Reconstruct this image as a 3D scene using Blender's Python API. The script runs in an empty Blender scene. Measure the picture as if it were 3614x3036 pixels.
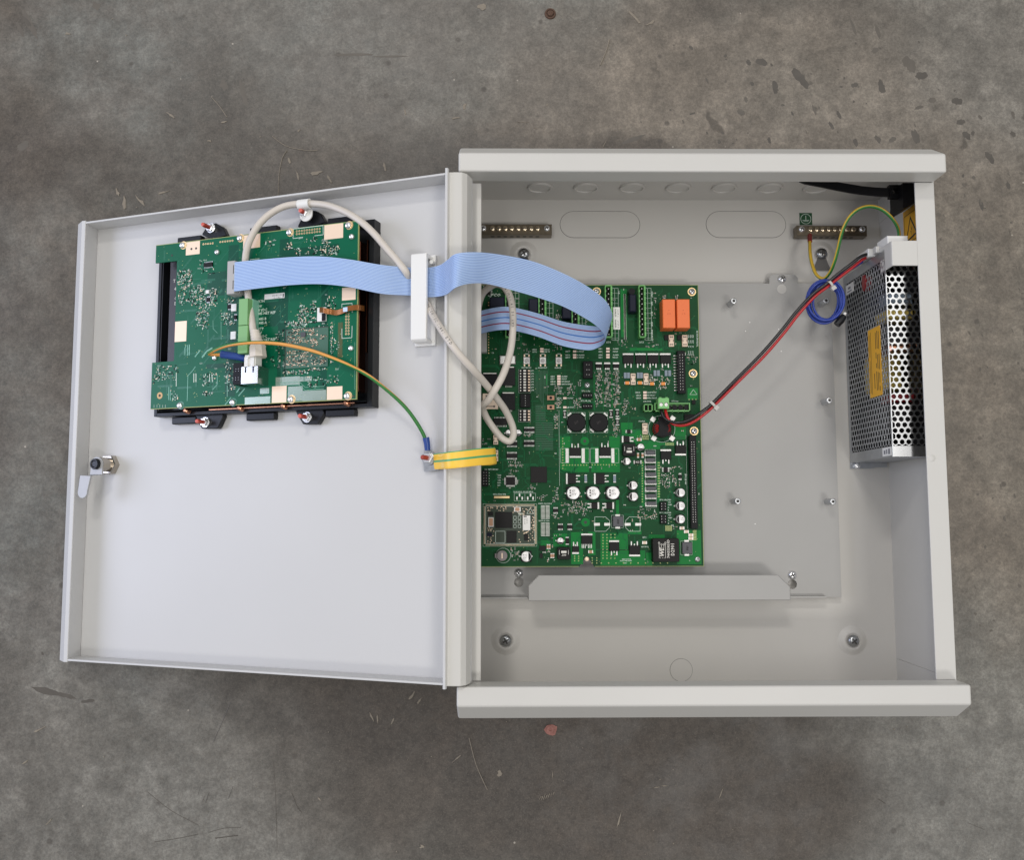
import bpy, math, random
from math import sin, cos, pi, sqrt, atan2, hypot
from mathutils import Vector, Matrix
random.seed(7)
sc = bpy.context.scene
COL = sc.collection
S = 0.001                                    # everything below is written in millimetres

# ------------------------------------------------------------------ camera
FOC, PX, PY, PWID = 3240.932, 1807.0, 1518.0, 3614.0
CAM = Vector((34.1597, 170.177, 826.7096))
ROT = Matrix(((0.99994475, 0.00099355, -0.01046426), (-0.00195264, 0.99575274, -0.09204713), (0.01032837, 0.09206248, 0.99569967)))
cd = bpy.data.cameras.new('camera'); cam = bpy.data.objects.new('camera', cd); COL.objects.link(cam)
cam.matrix_world = Matrix.Translation(CAM * S) @ ROT.to_4x4()
cd.sensor_width = 36.0; cd.lens = 36.0 * FOC / PWID; cd.clip_start = 0.02; cd.clip_end = 60
sc.camera = cam

# ------------------------------------------------------------------ light
w = bpy.data.worlds.new('World'); sc.world = w; w.use_nodes = True
bg = w.node_tree.nodes['Background']; bg.inputs[0].default_value = (0.95, 0.97, 1.0, 1); bg.inputs[1].default_value = 0.41
FLOOR_Z = -10.5
def lamp(name, loc, target, sx, sy, power, colour):
    l = bpy.data.lights.new(name, 'AREA'); l.shape = 'RECTANGLE'; l.size = sx; l.size_y = sy; l.energy = power; l.color = colour
    o = bpy.data.objects.new(name, l); COL.objects.link(o); o.location = loc
    d = (Vector(target) - Vector(loc)).normalized()
    z = -d; x = Vector((1, 0, 0)); x = (x - z * x.dot(z)).normalized(); y = z.cross(x)
    o.rotation_euler = Matrix((x, y, z)).transposed().to_euler()
    return o
C0 = (0.12, 0.22, 0.05)
lamp('ceiling_lamp', (-0.55, 0.45, 2.6), C0, 0.24, 1.5, 11, (1.0, 0.97, 0.93))
lamp('ceiling_lamp', (-0.45, 2.03, 2.5), C0, 0.60, 0.22, 17, (1.0, 0.97, 0.93))
lamp('ceiling_lamp', (1.13, 0.62, 2.6), C0, 0.56, 1.5, 12.5, (1.0, 0.97, 0.93))
lamp('ceiling_lamp', (0.80, -0.75, 2.5), C0, 0.60, 0.30, 14, (1.0, 0.97, 0.93))
lamp('window_lamp', (-2.6, 0.4, 0.85), C0, 1.6, 1.1, 34, (0.68, 0.74, 1.0))
sc.view_settings.view_transform = 'Standard'; sc.view_settings.look = 'None'
sc.view_settings.exposure = 0.0; sc.view_settings.gamma = 1.0
sc.render.engine = 'CYCLES'; sc.cycles.max_bounces = 8

# ------------------------------------------------------------------ sight lines on real planes (to set things out in mm)
def ray(px, py): return ROT @ Vector(((px - PX) / FOC, -(py - PY) / FOC, -1.0))
def at(px, py, z):
    r = ray(px, py); t = (z - CAM.z) / r.z; return CAM + r * t
def atx(px, py, x):
    r = ray(px, py); t = (x - CAM.x) / r.x; return CAM + r * t
ALPHA = 0.349708; DOOR_O = Vector((0, 0, 118.5176))
DM = Matrix(((cos(ALPHA), 0, -sin(ALPHA)), (0, 1, 0), (sin(ALPHA), 0, cos(ALPHA))))   # columns: along the door, up the door, out of the door
def dr(px, py, w_=0.0):
    """point on the plane w_ mm above the door sheet, in door coordinates"""
    n = DM.col[2]; r = ray(px, py); t = ((DOOR_O + n * w_ - CAM).dot(n)) / r.dot(n)
    return DM.transposed() @ (CAM + r * t - DOOR_O)
def dw(px, py, w_): return DOOR_O + DM @ dr(px, py, w_)
ZO = dict(A=(1690, 980), B=(2070, 980), C=(1690, 1320), D=(2070, 1320), E=(1690, 1660), F=(2070, 1660),
          G=(520, 760), H=(930, 700), I=(520, 1100), J=(930, 1040), K=(520, 1250), L=(930, 1250))
def zp(k, x, y): return ZO[k][0] + 0.2 * x, ZO[k][1] + 0.2 * y

# ------------------------------------------------------------------ mesh helpers
class MB:
    def __init__(s): s.v = []; s.f = []; s.m = []
    def face(s, idx, mi=0): s.f.append(tuple(idx)); s.m.append(mi)
    def add(s, vs, fs, mi=0):
        b = len(s.v); s.v += [tuple(p) for p in vs]
        for f in fs: s.f.append(tuple(b + i for i in f)); s.m.append(mi)
    def box(s, x0, x1, y0, y1, z0, z1, mi=0, c=0.0):
        if x0 > x1: x0, x1 = x1, x0
        if y0 > y1: y0, y1 = y1, y0
        if c <= 0:
            s.add([(x0, y0, z0), (x1, y0, z0), (x1, y1, z0), (x0, y1, z0), (x0, y0, z1), (x1, y0, z1), (x1, y1, z1), (x0, y1, z1)],
                  [(3, 2, 1, 0), (4, 5, 6, 7), (0, 1, 5, 4), (1, 2, 6, 5), (2, 3, 7, 6), (3, 0, 4, 7)], mi)
        else:                                    # top edges chamfered
            s.add([(x0, y0, z0), (x1, y0, z0), (x1, y1, z0), (x0, y1, z0), (x0, y0, z1 - c), (x1, y0, z1 - c), (x1, y1, z1 - c), (x0, y1, z1 - c),
                   (x0 + c, y0 + c, z1), (x1 - c, y0 + c, z1), (x1 - c, y1 - c, z1), (x0 + c, y1 - c, z1)],
                  [(3, 2, 1, 0), (0, 1, 5, 4), (1, 2, 6, 5), (2, 3, 7, 6), (3, 0, 4, 7), (4, 5, 9, 8), (5, 6, 10, 9), (6, 7, 11, 10), (7, 4, 8, 11), (8, 9, 10, 11)], mi)
        return s
    def prism(s, pts, z0, z1, mi=0):             # polygon in xy, counter-clockwise
        n = len(pts); a = sum(pts[i][0] * pts[(i + 1) % n][1] - pts[(i + 1) % n][0] * pts[i][1] for i in range(n))
        if a < 0: pts = pts[::-1]
        vs = [(p[0], p[1], z0) for p in pts] + [(p[0], p[1], z1) for p in pts]
        fs = [tuple(range(n - 1, -1, -1)), tuple(range(n, 2 * n))] + [(i, (i + 1) % n, n + (i + 1) % n, n + i) for i in range(n)]
        s.add(vs, fs, mi); return s
    def extrude(s, pts, axis, a, b, mi=0):       # profile: axis 'y' -> (x,z), axis 'x' -> (y,z)
        n = len(pts)
        f = (lambda p, t: (p[0], t, p[1])) if axis == 'y' else (lambda p, t: (t, p[0], p[1]))
        s.add([f(p, a) for p in pts] + [f(p, b) for p in pts],
              [tuple(range(n)), tuple(range(2 * n - 1, n - 1, -1))] + [(i, n + i, n + (i + 1) % n, (i + 1) % n) for i in range(n)], mi); return s
    def lathe(s, cx, cy, prof, n=16, mi=0, ax='z', cap=True):   # prof: (r, z) from bottom to top
        vs = []
        for r, z in prof:
            for k in range(n):
                a = 2 * pi * k / n
                if ax == 'z': vs.append((cx + r * cos(a), cy + r * sin(a), z))
                else: vs.append((cx + r * cos(a), z, cy - r * sin(a)))
        fs = []
        for j in range(len(prof) - 1):
            for k in range(n):
                k2 = (k + 1) % n; fs.append((j * n + k, j * n + k2, (j + 1) * n + k2, (j + 1) * n + k))
        if cap:
            fs.append(tuple(range(n - 1, -1, -1))); t = (len(prof) - 1) * n; fs.append(tuple(range(t, t + n)))
        s.add(vs, fs, mi); return s
    def cyl(s, cx, cy, z0, z1, r, n=16, mi=0): return s.lathe(cx, cy, [(r, z0), (r, z1)], n, mi)
    def ring(s, cx, cy, z0, z1, r0, r1, n=20, mi=0):
        vs = []
        for r, z in ((r1, z0), (r1, z1), (r0, z1), (r0, z0)):
            vs += [(cx + r * cos(2 * pi * k / n), cy + r * sin(2 * pi * k / n), z) for k in range(n)]
        fs = [(j * n + k, j * n + (k + 1) % n, ((j + 1) % 4) * n + (k + 1) % n, ((j + 1) % 4) * n + k) for j in range(4) for k in range(n)]
        s.add(vs, fs, mi); return s
    def tube(s, pts, r, n=10, mi=None, cap=True, twist=0.0, split=None):
        P = [Vector(p) for p in pts]; N = len(P); rs = r if isinstance(r, (list, tuple)) else [r] * N
        up = None; b = len(s.v); run = 0.0
        for i in range(N):
            t = (P[min(i + 1, N - 1)] - P[max(i - 1, 0)]).normalized()
            if up is None:
                up = Vector((0, 0, 1)) - t * t.z
                if up.length < 1e-3: up = Vector((1, 0, 0)) - t * t.x
            up = (up - t * up.dot(t)).normalized(); sd = t.cross(up)
            if i: run += (P[i] - P[i - 1]).length
            for k in range(n):
                a = 2 * pi * k / n + twist * run
                s.v.append(tuple(P[i] + (up * cos(a) + sd * sin(a)) * rs[i]))
        for i in range(N - 1):
            for k in range(n):
                k2 = (k + 1) % n; s.f.append((b + i * n + k, b + i * n + k2, b + (i + 1) * n + k2, b + (i + 1) * n + k))
                s.m.append((1 if k in split else 0) if split else (mi or 0))
        if cap:
            s.f.append(tuple(b + k for k in range(n - 1, -1, -1))); s.m.append(mi or 0)
            s.f.append(tuple(b + (N - 1) * n + k for k in range(n))); s.m.append(mi or 0)
        return s

def spline(pts, per=8):
    P = [Vector(p) for p in pts]; out = []
    Q = [P[0] * 2 - P[1]] + P + [P[-1] * 2 - P[-2]]
    for i in range(1, len(Q) - 2):
        a, b, c, d = Q[i - 1], Q[i], Q[i + 1], Q[i + 2]
        for k in range(per):
            t = k / per; t2 = t * t; t3 = t2 * t
            out.append(0.5 * ((2 * b) + (c - a) * t + (2 * a - 5 * b + 4 * c - d) * t2 + (3 * b - a - 3 * c + d) * t3))
    out.append(P[-1]); return out

CEN = {}; BAS = {}
def tag(o, label=None, cat=None, group=None, kind=None):
    if label: o['label'] = label
    if cat: o['category'] = cat
    if group: o['group'] = group
    if kind: o['kind'] = kind
    return o
def link(o, name, parent, centre, basis=None):
    COL.objects.link(o)
    if parent is None:
        B = basis or Matrix.Identity(3); O = Vector((0, 0, 0)) if basis is None else DOOR_O
        BAS[o.name] = basis
        o.matrix_world = Matrix.Translation((O + B @ centre) * S) @ B.to_4x4()
    else:
        o.parent = parent; BAS[o.name] = BAS[parent.name]; o.location = (centre - CEN[parent.name]) * S
    CEN[o.name] = centre
def empty(name, loc, label, cat, basis=None, group=None):
    o = bpy.data.objects.new(name, None); o.empty_display_size = 0.02; link(o, name, None, Vector(loc), basis)
    return tag(o, label, cat, group)
def put(name, mb, mats, parent=None, label=None, cat=None, group=None, kind=None, basis=None, smooth=False, bevel=0, seg=2, base=False):
    if not isinstance(mats, (list, tuple)): mats = [mats]
    xs = [v[0] for v in mb.v]; ys = [v[1] for v in mb.v]; zs = [v[2] for v in mb.v]
    c = Vector(((min(xs) + max(xs)) / 2, (min(ys) + max(ys)) / 2, min(zs)))
    me = bpy.data.meshes.new(name)
    me.from_pydata([((v[0] - c.x) * S, (v[1] - c.y) * S, (v[2] - c.z) * S) for v in mb.v], [], mb.f)
    for m in mats: me.materials.append(m)
    if any(mb.m): me.polygons.foreach_set('material_index', mb.m)
    if smooth is not False:
        me.polygons.foreach_set('use_smooth', [True] * len(mb.f))
        me.set_sharp_from_angle(angle=math.radians(40 if smooth is True else smooth))
    me.update()
    o = bpy.data.objects.new(name, me); link(o, name, parent, c, basis)
    if bevel:
        b = o.modifiers.new('edge', 'BEVEL'); b.width = bevel * S; b.segments = seg; b.limit_method = 'ANGLE'; b.angle_limit = math.radians(35)
        me.polygons.foreach_set('use_smooth', [True] * len(mb.f)); me.set_sharp_from_angle(angle=math.radians(28)); b.harden_normals = True
    return tag(o, label, cat, group, kind)
def copy_of(o, parent, centre, rz=0.0, name=None):
    c = o.copy(); c.name = name or o.name.split('.')[0]; COL.objects.link(c)
    c.parent = parent; BAS[c.name] = BAS[parent.name]; CEN[c.name] = Vector(centre)
    c.location = (Vector(centre) - CEN[parent.name]) * S; c.rotation_euler = (0, 0, rz); return c

# text turned into mesh, gathered in one print layer
def letters(mb, txt, x, y, size, rot=0.0, z=0.0, align='LEFT', M=None, sx=1.0, bold=0.0, shear=0.0, mi=0):
    cu = bpy.data.curves.new('t', 'FONT'); cu.body = txt; cu.size = size; cu.align_x = align; cu.align_y = 'CENTER'; cu.resolution_u = 1
    cu.offset = bold; cu.shear = shear
    o = bpy.data.objects.new('t', cu); me = o.to_mesh(); ca, sa = cos(rot), sin(rot); vs = []
    for v in me.vertices:
        a, b = v.co.x * sx, v.co.y
        p = Vector((x + a * ca - b * sa, y + a * sa + b * ca, z))
        if M: p = M(Vector((a, b, 0)))
        vs.append(tuple(p))
    mb.add(vs, [tuple(p.vertices) for p in me.polygons], mi)
    o.to_mesh_clear(); bpy.data.objects.remove(o); bpy.data.curves.remove(cu)

# ------------------------------------------------------------------ materials
def srgb(r, g, b):
    f = lambda c: (c / 255 / 12.92) if c / 255 <= 0.04045 else ((c / 255 + 0.055) / 1.055) ** 2.4
    return (f(r), f(g), f(b), 1)
def mat(name, col, rough=0.5, metal=0.0, spec=0.5, noise=0.0, nscale=200, bump=0.0, bscale=600, coat=0.0, trans=0.0, rvar=0.0, col2=None):
    m = bpy.data.materials.new(name); m.use_nodes = True; nt = m.node_tree; p = nt.nodes['Principled BSDF']
    col = tuple(col) if len(col) == 4 else tuple(col) + (1,)
    p.inputs['Base Color'].default_value = col; p.inputs['Roughness'].default_value = rough; p.inputs['Metallic'].default_value = metal
    p.inputs['Specular IOR Level'].default_value = spec; p.inputs['Coat Weight'].default_value = coat; p.inputs['Transmission Weight'].default_value = trans
    tc = nt.nodes.new('ShaderNodeTexCoord')
    if noise or col2:
        n = nt.nodes.new('ShaderNodeTexNoise'); n.inputs['Scale'].default_value = nscale; n.inputs['Detail'].default_value = 4
        nt.links.new(tc.outputs['Object'], n.inputs['Vector'])
        mx = nt.nodes.new('ShaderNodeMix'); mx.data_type = 'RGBA'
        c2 = col2 or tuple(max(0, c * (1 - noise)) for c in col[:3]) + (1,)
        c1 = col if col2 else tuple(c * (1 + noise * 0.6) for c in col[:3]) + (1,)
        mx.inputs[6].default_value = c1; mx.inputs[7].default_value = c2 if len(c2) == 4 else tuple(c2) + (1,)
        nt.links.new(n.outputs['Fac'], mx.inputs[0]); nt.links.new(mx.outputs[2], p.inputs['Base Color'])
        if rvar:
            mr = nt.nodes.new('ShaderNodeMapRange'); mr.inputs[3].default_value = max(0.02, rough - rvar); mr.inputs[4].default_value = rough + rvar
            nt.links.new(n.outputs['Fac'], mr.inputs[0]); nt.links.new(mr.outputs[0], p.inputs['Roughness'])
    if bump:
        n2 = nt.nodes.new('ShaderNodeTexNoise'); n2.inputs['Scale'].default_value = bscale; n2.inputs['Detail'].default_value = 3
        nt.links.new(tc.outputs['Object'], n2.inputs['Vector'])
        b = nt.nodes.new('ShaderNodeBump'); b.inputs['Strength'].default_value = bump; b.inputs['Distance'].default_value = 0.0004
        nt.links.new(n2.outputs['Fac'], b.inputs['Height']); nt.links.new(b.outputs['Normal'], p.inputs['Normal'])
    return m
PAINT = mat('paint_white', (0.575, 0.56, 0.525), 0.42, noise=0.03, nscale=25, bump=0.05, bscale=900)
PAINT_DOOR = mat('paint_white_door', (0.565, 0.56, 0.552), 0.40, noise=0.045, nscale=7, bump=0.06, bscale=900, rvar=0.09)
PAINT_IN = mat('paint_inside', (0.555, 0.535, 0.50), 0.45, noise=0.05, nscale=14, bump=0.05, bscale=900)
PLATE = mat('plate_grey', (0.335, 0.328, 0.315), 0.42, metal=0.15, noise=0.05, nscale=12, rvar=0.05, bump=0.04, bscale=500)
GALV = mat('galvanised', (0.46, 0.48, 0.51), 0.36, metal=0.9, noise=0.12, nscale=160, rvar=0.08)
GALV2 = mat('galvanised_face', (0.34, 0.345, 0.35), 0.16, metal=1.0, noise=0.05, nscale=100)
CHROME = mat('chrome', (0.86, 0.86, 0.87), 0.24, metal=0.85, noise=0.06, nscale=700)
STEEL = mat('steel_dark', (0.42, 0.43, 0.44), 0.28, metal=1.0)
TIN = mat('tinned', (0.64, 0.63, 0.60), 0.36, metal=0.9, noise=0.4, nscale=900)
SOLDER = mat('solder', (0.44, 0.45, 0.41), 0.42, metal=0.5)
GOLD = mat('gold_pad', (0.80, 0.58, 0.30), 0.36, metal=0.9)
CREAM = mat('bare_copper_pad', (0.88, 0.68, 0.50), 0.45, metal=0.35, noise=0.03, nscale=60)
BRASS = mat('brass', (0.21, 0.175, 0.13), 0.36, metal=1.0, noise=0.2, nscale=300)
BRASS_B = mat('brass_screw', (0.62, 0.52, 0.38), 0.26, metal=1.0)
COPPER = mat('copper', (0.42, 0.20, 0.12), 0.28, metal=1.0, noise=0.2, nscale=200)
LUG = mat('lug_tinned', (0.50, 0.50, 0.49), 0.3, metal=1.0, noise=0.35, nscale=350)
TIE = mat('tie_natural', (0.50, 0.48, 0.45), 0.4)
BLACK = mat('black_plastic', (0.006, 0.006, 0.007), 0.42, spec=0.18, noise=0.2, nscale=300)
BLACKM = mat('black_moulding', (0.008, 0.009, 0.011), 0.33, spec=0.28, bump=0.04, bscale=500)
CHIP = mat('chip_black', (0.010, 0.009, 0.009), 0.5, spec=0.2, noise=0.2, nscale=900)
NAVY = mat('navy_block', (0.008, 0.010, 0.024), 0.45, spec=0.2)
GREY_IND = mat('inductor_grey', (0.10, 0.10, 0.11), 0.5, spec=0.3, noise=0.12, nscale=900)
GREEN_T = mat('terminal_green', (0.14, 0.42, 0.12), 0.42)
GREEN_P = mat('plug_green', (0.20, 0.50, 0.17), 0.42, noise=0.04, nscale=90)
GREEN_D = mat('plug_green_door', (0.20, 0.42, 0.16), 0.42, noise=0.04, nscale=90)
PCB = mat('solder_mask', (0.003, 0.042, 0.014), 0.36, nscale=45, col2=(0.004, 0.074, 0.019), spec=0.16)
PCB_D = mat('solder_mask_display', (0.002, 0.092, 0.046), 0.32, nscale=40, col2=(0.002, 0.128, 0.060), spec=0.18)
POUR = mat('copper_pour_mask', (0.005, 0.180, 0.034), 0.34, spec=0.16, noise=0.12, nscale=60)
TRACE = mat('trace_mask', (0.006, 0.125, 0.042), 0.30, spec=0.2)
POUR_D = mat('copper_pour_display', (0.012, 0.155, 0.085), 0.25, noise=0.12, nscale=60)
MASK_SHINE = mat('mask_sheen', (0.33, 0.41, 0.34), 0.22, metal=0.5, noise=0.35, nscale=30)
EDGE = mat('board_edge', (0.33, 0.36, 0.13), 0.5)
SOM = mat('module_mask', (0.020, 0.038, 0.018), 0.35, noise=0.2, nscale=100)
SILK = mat('silkscreen', (0.60, 0.70, 0.62), 0.6)
PRINT_W = mat('print_white', (0.78, 0.76, 0.70), 0.6)
PRINT_K = mat('print_black', (0.02, 0.02, 0.02), 0.6)
ORANGE = mat('relay_orange', (0.83, 0.175, 0.042), 0.42, noise=0.06, nscale=200)
TANT = mat('tantalum_orange', (0.80, 0.28, 0.05), 0.45)
BEIGE = mat('ceramic_beige', (0.78, 0.62, 0.48), 0.5, noise=0.05, nscale=400)
PINK = mat('led_pale', (0.86, 0.66, 0.56), 0.4)
BROWN = mat('ceramic_brown', (0.46, 0.25, 0.15), 0.5)
CAP_TOP = mat('can_aluminium', (0.80, 0.78, 0.77), 0.40, metal=0.35, noise=0.05, nscale=900)
BLUEGREY = mat('smd_bluegrey', (0.20, 0.25, 0.30), 0.4)
WHITE = mat('white_plastic', (0.78, 0.77, 0.74), 0.4)
LABELW = mat('label_white', (0.80, 0.79, 0.76), 0.55)
RIB = mat('ribbon_blue', (0.42, 0.56, 0.81), 0.42, noise=0.04, nscale=40)
RIB_D = mat('ribbon_groove_shade', (0.25, 0.37, 0.66), 0.45)  # shade in the valleys between conductors, painted as a darker blue
RIB_R = mat('ribbon_red', (0.28, 0.012, 0.05), 0.45)
RIB_B = mat('ribbon_dark_blue', (0.04, 0.18, 0.55), 0.45)
CABLE = mat('cable_grey', (0.62, 0.565, 0.50), 0.45, noise=0.04, nscale=60, bump=0.04, bscale=300)
IDC = mat('connector_grey', (0.42, 0.41, 0.40), 0.45)
BOOT = mat('plug_boot', (0.66, 0.60, 0.52), 0.42)
W_YEL = mat('wire_yellow', (0.62, 0.40, 0.04), 0.38)
W_ORA = mat('wire_amber', (0.74, 0.34, 0.08), 0.38)
W_GRN = mat('wire_green', (0.025, 0.17, 0.028), 0.38)
S_YEL = mat('sleeve_yellow', (0.95, 0.58, 0.06), 0.42, noise=0.05, nscale=80)
S_GRN = mat('sleeve_green', (0.08, 0.36, 0.14), 0.42)
W_RED = mat('wire_red', (0.45, 0.012, 0.016), 0.32)
W_BLK = mat('wire_black', (0.010, 0.010, 0.011), 0.32)
W_BLU = mat('wire_blue', (0.016, 0.045, 0.30), 0.30)
CRIMP = mat('crimp_blue', (0.020, 0.06, 0.26), 0.35)
REDTHR = mat('red_thread', (0.34, 0.045, 0.028), 0.42)
REDPIN = mat('red_tip', (0.62, 0.12, 0.09), 0.42)
DRED = mat('pot_red', (0.22, 0.012, 0.016), 0.4)
DARK = mat('shadow_gap', (0.05, 0.048, 0.045), 0.7)
GAP = mat('groove_line', (0.13, 0.125, 0.12), 0.6)
STK_Y = mat('sticker_yellow', (0.78, 0.40, 0.02), 0.5)
STK_G = mat('sticker_green', (0.010, 0.07, 0.025), 0.5)
FLEX = mat('flex_amber', (0.30, 0.11, 0.025), 0.25, metal=0.4, noise=0.35, nscale=250)
TRIM_YEL = mat('transformer_yellow', (0.60, 0.45, 0.10), 0.5)
GLASSY = mat('lens_dark', (0.012, 0.010, 0.010), 0.12)
PINKPLUG = mat('anchor_pink', (0.36, 0.16, 0.13), 0.8, noise=0.5, nscale=500)
RUST = mat('rust_brown', (0.10, 0.055, 0.035), 0.85, noise=0.5, nscale=500)
FLAKE = mat('paint_flake', (0.25, 0.215, 0.17), 0.85, noise=0.3, nscale=300)

# ------------------------------------------------------------------ floor
def floor_material():
    m = bpy.data.materials.new('concrete'); m.use_nodes = True; nt = m.node_tree; N = nt.nodes; Lk = nt.links
    p = N['Principled BSDF']; tc = N.new('ShaderNodeTexCoord')
    def noise(scale, detail=5, rough=0.55, vec=None):
        n = N.new('ShaderNodeTexNoise'); n.inputs['Scale'].default_value = scale; n.inputs['Detail'].default_value = detail; n.inputs['Roughness'].default_value = rough
        Lk.new(vec or tc.outputs['Object'], n.inputs['Vector']); return n
    def ramp(src, a, b, lo=0.0, hi=1.0):
        r = N.new('ShaderNodeMapRange'); r.interpolation_type = 'SMOOTHSTEP'
        r.inputs[1].default_value = a; r.inputs[2].default_value = b; r.inputs[3].default_value = lo; r.inputs[4].default_value = hi
        Lk.new(src, r.inputs[0]); return r.outputs[0]
    def mixc(f, a, b, mode='MIX'):
        x = N.new('ShaderNodeMix'); x.data_type = 'RGBA'; x.blend_type = mode
        if isinstance(f, (int, float)): x.inputs[0].default_value = f
        else: Lk.new(f, x.inputs[0])
        for i, c in ((6, a), (7, b)):
            if isinstance(c, tuple): x.inputs[i].default_value = c
            else: Lk.new(c, x.inputs[i])
        return x.outputs[2]
    def mul(a, b):
        x = N.new('ShaderNodeMath'); x.operation = 'MULTIPLY'
        for i, c in enumerate((a, b)):
            if isinstance(c, (int, float)): x.inputs[i].default_value = c
            else: Lk.new(c, x.inputs[i])
        return x.outputs[0]
    # wobbly coordinates for patch and drip outlines
    wn = noise(5.5, 5, 0.6); vm = N.new('ShaderNodeVectorMath'); vm.operation = 'MULTIPLY_ADD'
    Lk.new(wn.outputs['Color'], vm.inputs[0]); vm.inputs[1].default_value = (0.22, 0.22, 0); Lk.new(tc.outputs['Object'], vm.inputs[2])
    sub = N.new('ShaderNodeVectorMath'); sub.operation = 'SUBTRACT'; Lk.new(vm.outputs[0], sub.inputs[0]); sub.inputs[1].default_value = (0.11, 0.11, 0)
    wob = sub.outputs[0]
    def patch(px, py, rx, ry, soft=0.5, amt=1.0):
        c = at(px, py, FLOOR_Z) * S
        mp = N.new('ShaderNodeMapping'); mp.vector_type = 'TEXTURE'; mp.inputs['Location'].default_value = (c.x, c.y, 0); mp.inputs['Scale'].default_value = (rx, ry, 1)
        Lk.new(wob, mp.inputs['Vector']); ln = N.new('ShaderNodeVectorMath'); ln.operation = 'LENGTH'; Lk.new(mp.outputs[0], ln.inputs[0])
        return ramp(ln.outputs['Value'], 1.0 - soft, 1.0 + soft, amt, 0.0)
    big = ramp(noise(4.2, 6, 0.6).outputs['Fac'], 0.36, 0.64); mid = ramp(noise(17, 6, 0.65).outputs['Fac'], 0.34, 0.68); fine = noise(240, 3, 0.7).outputs['Fac']; fine2 = noise(900, 2, 0.6).outputs['Fac']
    def vmul(c, f):
        x = N.new('ShaderNodeVectorMath'); x.operation = 'SCALE'; Lk.new(c, x.inputs[0]); Lk.new(f, x.inputs['Scale']); return x.outputs[0]
    n40 = noise(48, 5, 0.7).outputs['Fac']; n110 = noise(120, 4, 0.75).outputs['Fac']; n400 = noise(420, 3, 0.8).outputs['Fac']
    col = mixc(big, (0.134, 0.111, 0.088, 1), (0.145, 0.147, 0.132, 1))
    col = mixc(ramp(noise(9.5, 6, 0.7).outputs['Fac'], 0.42, 0.62, 0, 0.8), col, (0.108, 0.093, 0.078, 1))
    # paler tan area at the upper right
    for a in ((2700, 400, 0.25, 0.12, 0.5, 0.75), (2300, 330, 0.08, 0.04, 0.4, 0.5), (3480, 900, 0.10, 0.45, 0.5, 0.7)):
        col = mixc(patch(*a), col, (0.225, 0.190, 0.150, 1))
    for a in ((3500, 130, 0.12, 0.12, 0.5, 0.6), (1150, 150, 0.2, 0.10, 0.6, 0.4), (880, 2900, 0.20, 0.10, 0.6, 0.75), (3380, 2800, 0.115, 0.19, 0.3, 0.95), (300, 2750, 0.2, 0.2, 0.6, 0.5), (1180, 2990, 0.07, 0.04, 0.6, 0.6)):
        col = mixc(patch(*a), col, (0.205, 0.198, 0.176, 1))  # pale patches; the glossy sheen at lower right is painted in
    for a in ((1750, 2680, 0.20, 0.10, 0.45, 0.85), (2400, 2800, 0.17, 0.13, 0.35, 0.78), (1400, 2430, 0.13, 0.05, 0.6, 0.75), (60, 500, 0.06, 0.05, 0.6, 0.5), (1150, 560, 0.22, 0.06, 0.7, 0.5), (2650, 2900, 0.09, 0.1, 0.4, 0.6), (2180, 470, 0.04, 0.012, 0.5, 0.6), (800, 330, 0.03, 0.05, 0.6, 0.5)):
        col = mixc(patch(*a), col, (0.060, 0.047, 0.036, 1))  # brown stains; below cabinet and door, dark reflection and shadow painted in
    col = vmul(col, ramp(mid, 0.0, 1.0, 0.84, 1.15)); col = vmul(col, ramp(n40, 0.30, 0.72, 0.80, 1.20)); col = vmul(col, ramp(n110, 0.30, 0.72, 0.80, 1.20)); col = vmul(col, ramp(n400, 0.28, 0.74, 0.74, 1.30))
    # small oil drips, drawn out along one direction, mostly at the upper right
    mp = N.new('ShaderNodeMapping'); mp.inputs['Rotation'].default_value = (0, 0, 0.45); mp.inputs['Scale'].default_value = (30, 16, 1)
    Lk.new(wob, mp.inputs['Vector']); vo = N.new('ShaderNodeTexVoronoi'); vo.inputs['Scale'].default_value = 1.0; vo.inputs['Randomness'].default_value = 1.0
    Lk.new(mp.outputs[0], vo.inputs['Vector'])
    drip = mul(ramp(vo.outputs['Distance'], 0.16, 0.27, 0.75, 0.0), patch(3000, 500, 0.26, 0.35, 0.4, 0.9))
    sp = N.new('ShaderNodeSeparateColor'); Lk.new(vo.outputs['Color'], sp.inputs[0])
    drip = mul(drip, ramp(sp.outputs[0], 0.50, 0.60)); col = mixc(drip, col, (0.060, 0.050, 0.040, 1))
    v2 = N.new('ShaderNodeTexVoronoi'); v2.inputs['Scale'].default_value = 42; Lk.new(tc.outputs['Object'], v2.inputs['Vector'])
    s2 = N.new('ShaderNodeSeparateColor'); Lk.new(v2.outputs['Color'], s2.inputs[0])
    pit = mul(ramp(v2.outputs['Distance'], 0.07, 0.15, 0.7, 0), ramp(s2.outputs[0], 0.60, 0.70)); col = mixc(pit, col, (0.060, 0.051, 0.043, 1))
    v3 = N.new('ShaderNodeTexVoronoi'); v3.inputs['Scale'].default_value = 60; Lk.new(tc.outputs['Object'], v3.inputs['Vector'])
    s3 = N.new('ShaderNodeSeparateColor'); Lk.new(v3.outputs['Color'], s3.inputs[0])
    spk = mul(ramp(v3.outputs['Distance'], 0.03, 0.07, 0.9, 0), ramp(s3.outputs[1], 0.84, 0.88)); col = mixc(spk, col, (0.50, 0.45, 0.38, 1))
    col = mixc(ramp(fine, 0.3, 0.75, 0.0, 0.5), col, (0.073, 0.063, 0.052, 1))
    col = mixc(ramp(fine2, 0.5, 0.8, 0.0, 0.25), col, (0.258, 0.224, 0.182, 1))
    Lk.new(col, p.inputs['Base Color'])
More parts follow.
